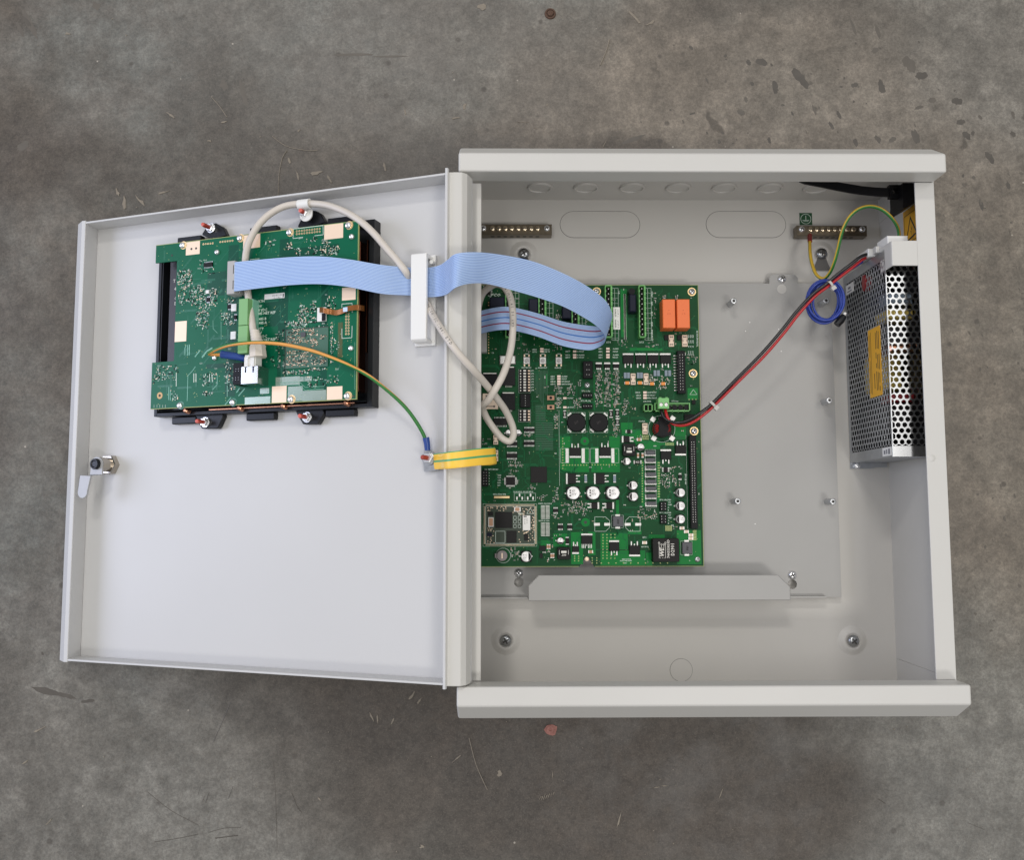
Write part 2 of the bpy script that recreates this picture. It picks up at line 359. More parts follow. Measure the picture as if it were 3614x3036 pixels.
    Lk.new(ramp(mid, 0.0, 1.0, 0.42, 0.60), p.inputs['Roughness']); p.inputs['Specular IOR Level'].default_value = 0.42
    b = N.new('ShaderNodeBump'); b.inputs['Strength'].default_value = 0.25; b.inputs['Distance'].default_value = 0.0006
    Lk.new(fine, b.inputs['Height']); Lk.new(b.outputs[0], p.inputs['Normal'])
    return m
m = MB(); m.add([(-3000, -3000, FLOOR_Z), (3400, -3000, FLOOR_Z), (3400, 3400, FLOOR_Z), (-3000, 3400, FLOOR_Z)], [(0, 1, 2, 3)])
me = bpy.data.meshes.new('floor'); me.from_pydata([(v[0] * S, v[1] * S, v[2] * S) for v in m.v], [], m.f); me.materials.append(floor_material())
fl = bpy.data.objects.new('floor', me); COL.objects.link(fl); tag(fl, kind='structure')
# chips of old paint, straws and grit lying on the concrete
m = MB()
def flake(px, py, lx, ly, ang, jag=0.6):
    lx *= .85; ly *= .8
    c = at(px, py, FLOOR_Z); n = 9; pts = []
    for k in range(n):
        a = 2 * pi * k / n; r = 1 + random.uniform(-jag, jag); x, y = lx * r * cos(a), ly * r * sin(a)
        pts.append((c.x + x * cos(ang) - y * sin(ang), c.y + x * sin(ang) + y * cos(ang)))
    m.prism(pts, FLOOR_Z + 0.05, FLOOR_Z + 0.45)
for a in ((415, 680, 6, 2, -1.2), (440, 715, 6.5, 2.6, -1.3), (495, 710, 7, 1.8, -0.8), (575, 680, 6, 1.3, 0.3), (1115, 610, 7, 2, 0.2), (1050, 620, 5, 1, -1.3), (1165, 635, 5, 1.2, -1),
          (1357, 590, 4, 1.3, -1.3), (600, 405, 5, 1.2, -0.7), (740, 497, 3, 1.2, -0.4), (1020, 565, 3.5, 1, -1.2), (1430, 397, 3.5, 1.3, -1.3), (1640, 375, 3.5, 1.4, 1.3), (1605, 417, 4.5, 1, 0.1),
          (1930, 370, 3, 1.2, 0.7), (1695, 22, 4.5, 4, 0.2), (240, 118, 3, 2, -0.5), (788, 430, 3, 0.8, 0.2), (1055, 460, 1.8, 1, 1),
          (1310, 2530, 4, 0.8, -1.1), (1333, 2540, 4, 0.6, -1.4), (1385, 2545, 4, 0.8, 1.1), (1455, 2455, 4, 1.3, 0.9), (1480, 2475, 4, 0.7, 0.9), (1765, 2730, 3, 2.4, 0.3), (140, 2575, 6, 0.8, 0.5),
          (1950, 2735, 4, 0.6, 1.5), (2185, 2895, 6, 0.8, 1.3), (2315, 2780, 3.5, 0.8, 0.2), (2345, 2775, 3, 0.7, 0), (2545, 2800, 5, 0.5, 1.2), (90, 2690, 3, 0.7, 0.6), (1125, 2820, 2.5, 0.9, -1),
          (1610, 2680, 5, 0.5, 0.7), (175, 2900, 3.5, 0.6, 0.8), (1490, 2990, 3, 2.2, 0), (2135, 505, 4, 0.5, 1.1), (2240, 60, 7, 2, -0.8), (2295, 80, 5, 1.5, 0.6), (1845, 430, 5, 0.5, 0), (1890, 452, 5, 0.5, -0.1)):
    flake(*a)
for k in range(7):
    flake(1905 + k * 8, 2820 - k * 3, 2.6, 0.45, 1.2 + random.uniform(-.2, .2))
for k in range(150):
    px, py = random.uniform(0, 3614), random.choice((random.uniform(0, 500), random.uniform(2560, 3036), random.uniform(0, 3036)))
    s_ = random.uniform(0.25, 0.75); flake(px, py, s_, s_ * random.uniform(0.5, 1), random.uniform(0, 3))
for pts in (((745, 340), (775, 375), (800, 412)), ((982, 690), (984, 620), (995, 560), (1012, 530)), ((960, 480), (1010, 515), (1080, 530), (1120, 530)), ((2150, 138), (2140, 175), (2118, 228)), ((1655, 2605), (1680, 2700), (1720, 2790))):
    q = spline([tuple(at(x, y, FLOOR_Z + 0.5)) for x, y in pts], 4)
    m.tube(q, 0.35 if pts[0][0] != 2150 else 0.7, 5)
put('debris', m, FLAKE, kind='stuff')
# oil drips and rubber marks
OIL = mat('oil_stain', (0.092, 0.080, 0.066), 0.5, noise=0.45, nscale=90); OIL2 = mat('oil_stain_faint', (0.115, 0.100, 0.082), 0.55, noise=0.3, nscale=90)
SZ = [0]
def stain(mb, px, py, rx, ry, ang=-.35, jag=.34):
    rx *= .82; ry *= .86; SZ[0] += 1
    c = at(px, py, FLOOR_Z); n = 18; ph = random.uniform(0, 6); pts = []
    for k in range(n):
        a = 2 * pi * k / n; r = 1 + jag * sin(2 * a + ph) * .6 + random.uniform(-jag, jag) * .6; x, y = rx * .265 * r * cos(a), ry * .265 * r * sin(a); pts.append((c.x + x * cos(-ang) + y * sin(-ang), c.y - x * sin(-ang) + y * cos(-ang)))
    mb.prism(pts, FLOOR_Z - .2, FLOOR_Z + .02 + .0006 * SZ[0])
ma, mb_ = MB(), MB()
for x, y, rx, ry, *k in ((970, 255, 12, 12), (1025, 255, 22, 19), (1080, 358, 13, 27, .3), (1182, 318, 20, 50, .5), (985, 343, 9, 8), (1405, 348, 13, 12), (1515, 355, 17, 26), (1825, 415, 22, 18), (1655, 560, 14, 36, .3), (1840, 500, 17, 13), (1865, 555, 14, 20), (1890, 545, 9, 9), (1960, 645, 15, 27), (1310, 515, 8, 18), (1340, 470, 9, 16), (1150, 465, 6, 8), (800, 330, 5, 12), (850, 580, 6, 12), (1055, 575, 6, 16), (740, 465, 12, 5), (735, 195, 8, 10), (875, 228, 7, 8), (1065, 265, 7, 6), (2055, 550, 12, 12), (1410, 585, 8, 20), (1925, 840, 9, 20), (2035, 760, 7, 18), (1680, 310, 26, 18), (800, 545, 5, 6), (865, 545, 7, 5), (1110, 430, 8, 5), (1350, 355, 6, 5), (1850, 720, 6, 7), (1500, 570, 12, 16)):
    stain(ma, 1807 + x * .8605, y * .8605, rx, ry, *(k or (.35,)))
for x, y, rx, ry in ((1490, 205, 14, 14), (1630, 262, 26, 34), (940, 460, 14, 14), (1560, 572, 14, 12), (960, 408, 9, 10), (1670, 440, 18, 9), (1240, 450, 6, 20), (1725, 410, 14, 14), (1920, 480, 8, 10), (2055, 470, 8, 16), (500, 570, 60, 8), (1500, 130, 8, 30), (1400, 110, 6, 40), (1750, 880, 12, 8)):
    stain(mb_, 1807 + x * .8605, y * .8605, rx, ry, .35)
for px, py, rx, ry, an in ((105, 85, 14, 60, .55), (70, 100, 10, 30, .5), (80, 515, 34, 14, .5), (340, 20, 16, 18, 0), (1250, 192, 70, 7, 0), (1380, 198, 60, 5, 0), (860, 330, 10, 60, .2), (790, 300, 16, 20, 0)): stain(mb_, px, py, rx, ry, an)
for px, py, rx, ry, an in ((170, 2442, 70, 11, -.2), (230, 2456, 40, 9, -.2), (310, 2476, 26, 7, 0), (150, 2308, 6, 6, 0), (95, 75, 8, 34, .6)): stain(ma, px, py, rx, ry, an)
for a in (((698, 2808), (704, 2790), (708, 2776)), ((714, 2832), (722, 2812)), ((726, 2834), (736, 2802)), ((806, 2820), (818, 2790), (822, 2776)), ((736, 2940), (790, 2925), (850, 2922)), ((545, 2973), (620, 2962), (700, 2946)), ((520, 2796), (600, 2860), (700, 2914)), ((965, 2690), (972, 2800), (978, 2990)), ((815, 2480), (780, 2560), (752, 2622)), ((1030, 2800), (1050, 2850), (1065, 2870)), ((760, 2960), (840, 2950)), ((3100, 2822), (3125, 2838)), ((3415, 2906), (3450, 2920), (3474, 2930))):
    ma.tube(spline([tuple(at(x, y, FLOOR_Z + .02)) for x, y in a], 4), [random.uniform(.15, .45)] * (4 * (len(a) - 1) + 1), 5)
for _ in range(90):
    stain(random.choice((ma, mb_)), random.gauss(2950, 420), random.choice((random.uniform(20, 520), random.uniform(600, 1300))), random.uniform(2, 5), random.uniform(2, 8), .3)
for _ in range(60): stain(mb_, random.uniform(3380, 3614), random.uniform(600, 2300), random.uniform(2, 7), random.uniform(2, 9), .3)
put('oil_stain', ma, OIL, kind='stuff'); put('oil_stain', mb_, OIL2, kind='stuff')
c = at(1942, 48, FLOOR_Z)
m = MB(); m.lathe(c.x, c.y, [(5.6, FLOOR_Z), (5.2, FLOOR_Z + 1.2), (3.9, FLOOR_Z + 1.3), (3.7, FLOOR_Z + 0.5)], 13); t = put('floor_anchor', m, RUST, label='rusty brown anchor bolt sunk in the concrete above the cabinet', cat='floor anchor', smooth=True)
m = MB(); m.lathe(c.x, c.y, [(3.2, FLOOR_Z + 0.4), (3.0, FLOOR_Z + 1.9), (1.0, FLOOR_Z + 2.3)], 6); put('bolt_head', m, RUST, t)
c = at(1945, 2576, FLOOR_Z)
m = MB(); pts = [(c.x + (6 + random.uniform(-1.4, 1.2)) * cos(k * pi / 7), c.y + (5.4 + random.uniform(-1.2, 1)) * sin(k * pi / 7)) for k in range(14)]
m.prism(pts, FLOOR_Z, FLOOR_Z + 0.8); t = put('floor_plug', m, PINKPLUG, label='pinkish ragged filled anchor hole in the floor below the cabinet', cat='floor plug')
m = MB(); m.ring(c.x - 0.8, c.y, FLOOR_Z + 0.7, FLOOR_Z + 1.5, 1.3, 3.4, 12); put('plug_ring', m, PINKPLUG, t)

# ------------------------------------------------------------------ steel cabinet
X1, YT, YB, YTI, YBI, ZR, ZF = 384.2, 461.5, 21.9, 438.0, 42.9, 107.5, 130.0
cab = empty('metal_cabinet', (192, 240, FLOOR_Z), 'open white steel cabinet lying on its back with its door swung out', 'cabinet')
m = MB(); m.box(0.2, X1 - 0.2, YB + 0.2, YT - 0.2, 0.5, 2.0); back = put('back_panel', m, PAINT_IN, cab)
m = MB(); m.box(0, X1, YT - 1.5, YT, 0.4, ZR - 0.1); twall = put('top_wall', m, PAINT_IN, cab)
m = MB(); m.box(0, X1, YB, YB + 1.5, 0.4, ZR - 0.1); bwall = put('bottom_wall', m, PAINT_IN, cab)
m = MB(); m.extrude([(X1 - 1.5, 0.4), (X1, 0.4), (X1, ZR), (368.4, ZR), (368.4, ZR - 1.5), (X1 - 1.5, ZR - 1.5)], 'y', YTI + 0.2, YBI - 0.2); rwall = put('side_wall', m, PAINT, cab, bevel=0.5)
for ya_, yb_ in ((YTI + 0.2, YT - 1.6), (YB + 1.6, YBI - 0.2)): m = MB(); m.box(X1 - 1.5, X1, ya_, yb_, 0.4, ZR - 0.2); put('side_wall', m, PAINT, cab)
for ya_, yb_ in ((YTI - 1.0, YT - 1.6), (YB + 1.6, YBI + 0.1)): m = MB(); m.box(0, 1.5, ya_, yb_, 0.4, ZR - 0.2); put('side_wall', m, PAINT, cab)
m = MB(); m.extrude([(1.5, 0.4), (0, 0.4), (0, ZR), (17.4, ZR), (17.4, ZR - 7), (15.9, ZR - 7), (15.9, ZR - 1.5), (1.5, ZR - 1.5)][::-1], 'y', YTI - 1.2, YBI + 0.3); put('side_wall', m, PAINT, cab, bevel=0.5)
m = MB(); m.extrude([(YTI, ZR), (YTI, ZF), (452.9, ZF), (466.0, ZR)], 'x', 0, X1 - 0.15); put('trim_bar', m, PAINT, cab, bevel=1.7, seg=4)
m = MB(); m.extrude([(YBI, ZR), (14.9, ZR), (28.4, ZF), (YBI, ZF)], 'x', 0, X1 - 0.15); put('trim_bar', m, PAINT, cab, bevel=1.7, seg=4)
for x, y in ((53.9, 408.3), (327.5, 408.6), (36.9, 59.8), (344.1, 58.5)):
    m = MB(); m.lathe(x, y, [(7, FLOOR_Z), (8, FLOOR_Z + 2), (8, 0.5)], 20); put('foot', m, PAINT, cab, smooth=True)
    m = MB(); m.lathe(x, y, [(13.5, 1.9), (12.2, 2.15), (9.6, 3.6), (7.6, 4.4), (6.6, 4.4), (6.2, 3.9)], 32); bs = put('screw_boss', m, PAINT_IN, back, smooth=60)
    if y > 200:
        m = MB(); m.prism([(x - 3.6, y - 3), (x + 3.6, y - 3), (x + 5.6, y - 9), (x + 8.6, y - 15.5), (x - 8.0, y - 15.5), (x - 5.6, y - 9)], 4.4, 4.6); put('keyhole_slot', m, mat('slot_grey', (0.11, 0.105, 0.10), .6) if 'slot_grey' not in bpy.data.materials else bpy.data.materials['slot_grey'], back)
def screw(parent, x, y, z, r=4.6, h=2.6, mt=None, name='screw', cross=True):
    m = MB(); m.lathe(x, y, [(r, z), (r, z + h * 0.25), (r * 0.86, z + h * 0.7), (r * 0.5, z + h * 0.96), (r * 0.15, z + h)], 18)
    o = put(name, m, mt or CHROME, parent, smooth=50)
    if cross:
        m = MB(); a = random.uniform(0, 1.5); L, t = r * 0.56, r * 0.14
        for k in (0, 1):
            ca, sa = cos(a + k * pi / 2), sin(a + k * pi / 2)
            m.prism([(x + ca * u - sa * v, y + sa * u + ca * v) for u, v in ((-L, -t), (L, -t), (L, t), (-L, t))], z + h * 0.8, z + h * 1.02 + k * 0.02)
        put('cross_recess', m, DARK, o) if parent.parent is None else None
    return o
for x, y in ((53.9, 408.3), (327.5, 408.6), (36.9, 59.8), (344.1, 58.5)): screw(cab, x, y, 4.4, 5.2, 3.2, STEEL)
# knock-outs: two slots and a disc pressed into the back, a row of discs in the top wall
def stadium(x0, x1, y0, y1, n=12, g=0.0):
    r = (y1 - y0) / 2 - g; cy = (y0 + y1) / 2; xa, xb = x0 + r + g, x1 - r - g
    return [(xb + r * sin(pi * k / n), cy - r * cos(pi * k / n)) for k in range(n + 1)] + [(xa - r * sin(pi * k / n), cy + r * cos(pi * k / n)) for k in range(n + 1)]
for x0, x1, y0, y1 in ((87.2, 161.4, 424.1, 449.4), (222.1, 296.3, 424.3, 449.6)):
    m = MB(); m.prism(stadium(x0, x1, y0, y1), 1.95, 2.12, 1).prism(stadium(x0, x1, y0, y1, g=0.42), 2.0, 2.28, 0); put('knockout_slot', m, [PAINT_IN, GAP], back)
m = MB(); m.cyl(191.7, 33.3, 1.95, 2.12, 10.1, 28, 1).cyl(191.7, 33.3, 2.0, 2.3, 9.8, 28, 0); put('knockout_disc', m, [PAINT_IN, GAP], back)
for k in range(7):
    m = MB(); x = 67.5 + 41.0 * k
    m.lathe(x, 35.5, [(11.2, YT - 1.6), (10.9, YT - 3.2), (9.6, YT - 3.4), (9.2, YT - 2.2)], 30, ax='y'); put('knockout_disc', m, PAINT_IN, twall, smooth=50)
# shelf bracket bent in from the right rim above the power supply
m = MB(); m.box(347.6, 368.6, 369.2, 389.9, ZR - 1.5, ZR - 0.02); m.box(347.6, 349.1, 369.2, 389.9, 84, ZR - 1.5); br = put('bracket', m, PAINT, cab, bevel=0.6)
m = MB(); m.box(344.5, 347.6, 386.5, 392, 78, 84.5, 0, 0.4); put('bracket_tab', m, PAINT, br)
m = MB(); m.lathe(0, 0, [(3, ZR - 0.05), (2.6, ZR + 0.25), (0.4, ZR + 0.3)], 18); m.v = [(v[0] + 372.5, v[1] + 214, v[2]) for v in m.v]; put('weld_mark', m, PAINT, rwall, smooth=True)
# electric warning sticker on the inside of the right wall
xs = X1 - 1.9
def onwall(px, py):
    p_ = atx(px, py, xs); return p_.y, p_.z
m = MB(); y0, y1, z0, z1 = 399.5, 431.0, 53, 101
m.box(xs + 0.1, xs + 0.38, y0, y1, z0, z1)
stk = put('warning_sticker', m, STK_Y, rwall, label='yellow sticker with black lightning triangle inside the right wall')
m = MB(); X = xs + 0.04
def wp(pts): m.add([(X, p[0], p[1]) for p in pts], [tuple(range(len(pts)))[::-1]])
def tri(a, b, c, t):
    P3 = [Vector(q) for q in (a, b, c)]; cen = (P3[0] + P3[1] + P3[2]) / 3; Q = [cen + (q - cen) * (1 - t) for q in P3]
    for i in range(3):
        j = (i + 1) % 3; wp([tuple(P3[i]), tuple(P3[j]), tuple(Q[j]), tuple(Q[i])])
tri((402.5, 56), (424, 66.5), (405.5, 79), 0.24)
wp([(406.5, 67.5), (411, 66.2), (410.6, 67.6), (416, 67), (411, 69), (411.4, 67.8)])
for a, b, c_, d_ in ((401.5, 426.5, 54.5, 55), (401.5, 426.5, 80.5, 81), (401.5, 402, 54.5, 81), (426, 426.5, 54.5, 81)): wp([(a, c_), (b, c_), (b, d_), (a, d_)])
put('warning_triangle', m, mat('sticker_black', (0.03, 0.012, 0.01), 0.5), stk) if False else put('warning_triangle', m, PRINT_K, stk.parent)
# earth symbol sticker on the back panel
a, b = at(2821, 751, 2.2), at(2867, 794, 2.2)
m = MB(); m.box(a.x, b.x, b.y, a.y, 2.0, 2.2); put('earth_sticker', m, STK_G, back)
m = MB(); cx, cy = (a.x + b.x) / 2, (a.y + b.y) / 2; m.ring(cx, cy, 2.2, 2.28, 4.5, 4.9, 24)
m.box(cx - .25, cx + .25, cy - 1, cy + 3.2, 2.2, 2.28).box(cx - 3.2, cx + 3.2, cy - 1.4, cy - 1, 2.2, 2.28).box(cx - 2.2, cx + 2.2, cy - 2.4, cy - 2.0, 2.2, 2.28); put('earth_symbol', m, SILK, back)

# ------------------------------------------------------------------ door (part of the cabinet, swung open, free edge resting on the floor)
door_root = bpy.data.objects.new('door', bpy.data.meshes.new('door'))
m = MB(); D0, D1 = 44.9, 434.9
m.box(-372, 11, D0, D1, -1.2, 0)
xs_ = [v for v in m.v]; door_root.data.from_pydata([(v[0] * S, v[1] * S, v[2] * S) for v in m.v], [], m.f); door_root.data.materials.append(PAINT_DOOR)
COL.objects.link(door_root); door_root.parent = cab; BAS[door_root.name] = DM; CEN[door_root.name] = Vector((0, 0, 0))
door_root.matrix_local = Matrix.Translation((DOOR_O - CEN[cab.name]) * S) @ DM.to_4x4()
door = door_root
m = MB(); m.box(-361, -2.2, D1 - 1.7, D1, 0, 18.9); put('door_lip', m, PAINT_DOOR, door, bevel=0.35)
m = MB(); m.box(-361, -2.2, D0, D0 + 1.7, 0, 18.9); put('door_lip', m, PAINT_DOOR, door, bevel=0.35)
m = MB(); m.extrude([(-361.2, 0.02), (-357, 19.2), (-361, 19.5), (-372, 13), (-372, 0.02)], 'y', D0 - 1.2, D1 + 1.2); put('door_edge', m, PAINT_DOOR, door, bevel=0.7)
m = MB(); m.extrude([(-2.7, 0.02), (11, 0.02), (11, 10), (8.6, 14.5), (4, 16.4), (-0.6, 17.6), (-0.9, 20.4), (-2.5, 20.4)], 'y', D0 - 0.8, D1 + 0.6); put('door_edge', m, PAINT, door, bevel=0.8, seg=3)
m = MB(); m.box(-3.2, -1.0, D0 - 2.6, D1 + 3.2, 17.6, 20.6); put('door_lip', m, PAINT_DOOR, door, bevel=0.4)
# cam lock
m = MB(); c = dr(381.6, 1641, 4); m.lathe(c.x, c.y, [(9.3, 0), (9.3, 5), (8.6, 6)], 6).lathe(c.x, c.y, [(6.4, 6), (6.4, 16)], 20); lk = put('lock_nut', m, mat('nickel', (0.45, 0.41, 0.36), 0.22, metal=1.0), door, smooth=30)
L1, L2, L3, L4 = [dr(*q, 24) for q in ((285, 1678), (322, 1680), (310, 1735), (276, 1740))]
m = MB(); bx, by = c.x, c.y
arm = [(bx + 6.4 * cos(a_), by + 6.4 * sin(a_)) for a_ in [k * pi / 8 for k in range(-1, 10)]]
m.prism(arm + [(bx - 7, by - 9.5), (bx + 7, by - 9.5)], 16, 17.8)
m.add([(bx - 7, by - 9.5, 16), (bx + 7, by - 9.5, 16), (bx + 7, by - 9.5, 17.8), (bx - 7, by - 9.5, 17.8), (L1.x, L1.y, 23), (L2.x, L2.y, 23), (L2.x, L2.y, 24.8), (L1.x, L1.y, 24.8)],
      [(0, 4, 5, 1), (3, 2, 6, 7), (0, 3, 7, 4), (1, 5, 6, 2)])
mid = (L3 + L4) / 2; hw = (L3 - L4).length / 2; ax_ = atan2((L3 - L4).y, (L3 - L4).x)
m.prism([(L1.x, L1.y)] + [(mid.x + hw * cos(ax_ + pi + k * pi / 8), mid.y + hw * sin(ax_ + pi + k * pi / 8)) for k in range(9)] + [(L2.x, L2.y)], 23, 24.8)
put('lock_cam', m, mat('zinc_cam', (0.42, 0.42, 0.42), 0.5, metal=0.25, noise=0.12, nscale=100), door, bevel=0.3)
m = MB(); m.lathe(bx, by, [(4.9, 17.8), (4.9, 20), (4.3, 21), (3.4, 21), (2.6, 20.2)], 10); put('lock_bolt', m, BLACKM, door, smooth=30)

# ------------------------------------------------------------------ mounting plate with standoffs
pl = empty('mounting_plate', (170, 240, 2), 'grey steel mounting plate with bare standoffs behind the main circuit board', 'mounting plate')
def disc_hole_plate(mb, x0, x1, y0, y1, z0, z1, holes):
    """sheet with round holes: cut into columns around each hole"""
    hs = sorted(holes); xs = [x0]
    for hx, hy, r in hs: xs += [hx - r - 3, hx + r + 3]
    xs.append(x1)
    for i in range(0, len(xs) - 1, 2): mb.box(xs[i], xs[i + 1], y0, y1, z0, z1)
    for hx, hy, r in hs:
        a, b = hx - r - 3, hx + r + 3; c0, c1 = hy - r - 3, hy + r + 3
        if c0 > y0: mb.box(a, b, y0, c0, z0, z1)
        else: c0 = y0
        if c1 < y1: mb.box(a, b, c1, y1, z0, z1)
        else: c1 = y1
        n = 24; vs = []
        for k in range(n):
            an = 2 * pi * (k + 0.5) / n; dx, dy = cos(an), sin(an); vs.append((hx + r * dx, hy + r * dy))
        ou = []
        for k in range(n):
            an = 2 * pi * (k + 0.5) / n; dx, dy = cos(an), sin(an)
            t = min(((b - hx) if dx > 0 else (hx - a)) / max(abs(dx), 1e-6), ((c1 - hy) if dy > 0 else (hy - c0)) / max(abs(dy), 1e-6)); ou.append((hx + t * dx, hy + t * dy))
        corners = [(b, c1), (a, c1), (a, c0), (b, c0)]
        for k in range(n):
            k2 = (k + 1) % n; q = [vs[k], ou[k]]
            for cr in corners:
                ang = atan2(cr[1] - hy, cr[0] - hx) % (2 * pi); a0 = 2 * pi * (k + .5) / n; a1 = a0 + 2 * pi / n
                if a0 < ang < a1 or a0 < ang + 2 * pi < a1: q.append(cr)
            q += [ou[k2], vs[k2]]
            mb.prism(q, z0, z1)
ZP = 10.0
hk1 = at(2759 + 0, 1020, ZP); hk2 = at(1831, 2056, ZP); hk3 = at(2796, 2063, ZP)
m = MB(); disc_hole_plate(m, 6, 333, 97.4, 379.3, ZP - 1.5, ZP, [(hk2.x, hk2.y, 4.2), (hk3.x, hk3.y, 4.2)])
m.prism([(277.0, 379.3), (277.0, 384.5), (279.6, 387.6), (300.6, 387.6), (303.3, 384.5), (303.3, 379.3)], ZP - 1.5, ZP)
sheet = put('plate_sheet', m, PLATE, pl)
m = MB(); m.cyl(hk1.x, hk1.y, ZP, ZP + 0.08, 4.3, 26); put('keyhole', m, PAINT_IN, pl)
m = MB(); zl = 37.0
m.box(56.1, 279.6, 97.2, 98.6, ZP, zl - 1.4)
m.prism([(56.1, 97.2), (56.1, 109.6), (65, 118.8), (269.5, 118.6), (279.6, 108.6), (279.6, 97.2)], zl - 1.4, zl); put('plate_flange', m, PLATE, pl, bevel=0.7)
for xa_, xb_ in ((14, 56), (279.6, 318)): m = MB(); m.box(xa_, xb_, 97.2, 98.6, ZP - 1.0, ZP + 5.5); put('plate_flange', m, PLATE, pl)
for px, py, xx in ((1849, 0, 0),): pass
for hx, hy in ((hk1.x + 0.3, hk1.y + 9.2), (hk2.x - 0.2, hk2.y + 8.0), (hk3.x + 0.2, hk3.y + 8.0)): screw(pl, hx, hy, ZP, 3.9, 2.6, CHROME)
SO = [(240.35, 359.6), (323.0, 360.0), (322.8, 270.4), (239.5, 181.6), (322.9, 181.1)]
for x, y in SO:
    m = MB(); n = 6
    m.lathe(x, y, [(2.75, ZP), (2.75, 25.3), (2.4, 25.6), (1.35, 25.6), (1.3, 24.9)], 14, cap=False); m.cyl(x, y, 24.4, 24.9, 1.32, 10, 1); so = put('standoff', m, [mat('standoff_zinc', (0.55, 0.56, 0.57), .36, metal=.8) if 'standoff_zinc' not in bpy.data.materials else bpy.data.materials['standoff_zinc'], DARK], pl, smooth=50)
m = MB()
for px, py in ((2646, 1138), (2631, 1169), (2748, 1162), (2757, 1240), (2665, 1850)): 
    c = at(px, py, ZP); m.cyl(c.x, c.y, ZP, ZP + 0.2, 0.55, 7)
put('paint_speck', m, WHITE, pl, kind='stuff')

# ------------------------------------------------------------------ earth bars
def earth_bar(x0, x1, y0, y1, label, n=8):
    e = empty('earth_bar', ((x0 + x1) / 2, (y0 + y1) / 2, 2), label, 'earth bar', group='brass earth bars on the back panel')
    zt = 14.0; pitch = (x1 - x0 - 20) / n
    m = MB(); m.box(x0, x1, y0, y1, 4, zt, 0, 0.4); m.box(x0 + 2, x0 + 8, y0 + 1, y1 - 1, 2, 4).box(x1 - 8, x1 - 2, y0 + 1, y1 - 1, 2, 4); b = put('bar', m, BRASS, e)
    for k in range(n):
        x = x0 + 10 + pitch * (k + 0.5)
        m = MB(); m.lathe(x, y0 + 5.6, [(2.5, zt), (2.5, zt + 1.2), (1.9, zt + 1.7), (0.3, zt + 1.75)], 12); m.box(x - 1.9, x + 1.9, y0 + 5.3, y0 + 5.9, zt + 1.7, zt + 1.8, 1); put('clamp_screw', m, [BRASS_B, DARK], e, smooth=50)
        m = MB(); m.lathe(x, 8.5, [(1.9, y0 - 0.06), (1.9, y0 + 0.02)], 12, ax='y'); put('wire_hole', m, DARK, e)
    for x in (x0 + 4.5, x1 - 4.5): screw(e, x, y0 + 6, zt, 2.9, 2.0, CHROME)
    return e
earth_bar(12.5, 79.2, 423.2, 433.2, 'brass earth bar beside the hinge edge, no wire fitted')
earth_bar(302.2, 366.4, 422.6, 432.2, 'brass earth bar under the green sticker, one yellow-green wire in it')

# ------------------------------------------------------------------ power supply with perforated cover
PX0, PX1, PY0, PY1, PZ0, PZ1 = 347.5, 381.0, 216.2, 388.0, 3.0, 93.5
CY1 = 386.5
ps = empty('power_supply', (364, 300, 2), 'perforated steel power supply standing along the right wall', 'power supply')
def perforated(mb, w_, h_, p, r, f, mi=0, x_off=0.0, inw=(0, 0, 0)):
    """sheet w x h of hexagon cells, each with a round hole; f maps (a, b) to space"""
    rowh = p * sqrt(3) / 2; n = 12; j = 0
    nrow = int((h_ - p * 0.2) / rowh)
    y0 = (h_ - (nrow - 1) * rowh) / 2
    H = p / sqrt(3)
    for j in range(nrow):
        cy = y0 + j * rowh; ncol = int((w_ - p * 0.6) / p + (0 if j % 2 else 0.5)); 
        cx0 = x_off + p * 0.55 + (p / 2 if j % 2 else 0)
        i = 0
        while cx0 + i * p < w_ - p * 0.45:
            cx = cx0 + i * p; i += 1
            vs = []; 
            for k in range(n):
                a = 2 * pi * k / n + pi / 6
                ro = H if k % 2 == 0 else p / 2
                ox = cx + ro * cos(a); oy = cy + ro * sin(a)
                vs.append(f(min(max(ox, 0), w_), min(max(oy, 0), h_)))
            for k in range(n):
                a = 2 * pi * k / n + pi / 6; vs.append(f(cx + r * cos(a), cy + r * sin(a)))
            vs += [(q[0] + inw[0], q[1] + inw[1], q[2] + inw[2]) for q in vs[n:]]
            mb.add(vs, [(k, (k + 1) % n, n + (k + 1) % n, n + k) for k in range(n)] + [(n + k, n + (k + 1) % n, 2 * n + (k + 1) % n, 2 * n + k) for k in range(n)], mi)
HW, HH = PZ1 - PZ0 - 5.5, CY1 - PY0
Zb0 = PZ0 + 4.0
m = MB(); perforated(m, PZ1 - Zb0 - 0.3, 157.0, 5.32, 2.05, lambda a, b: (PX0, PY0 + 7.0 + b, Zb0 + a), inw=(0.35, 0, 0))
for (ya, yb, za, zb) in ((PY0, PY0 + 8.6, PZ0, PZ1), (PY0 + 162.5, CY1, PZ0, PZ1), (PY0 + 8.6, PY0 + 162.5, PZ0, Zb0 + 1.0), (PY0 + 8.6, PY0 + 162.5, PZ1 - 1.0, PZ1)):
    m.box(PX0 + 0.06, PX0 + 0.5, ya, yb, za, zb)
cov = put('perforated_cover', m, GALV, ps)
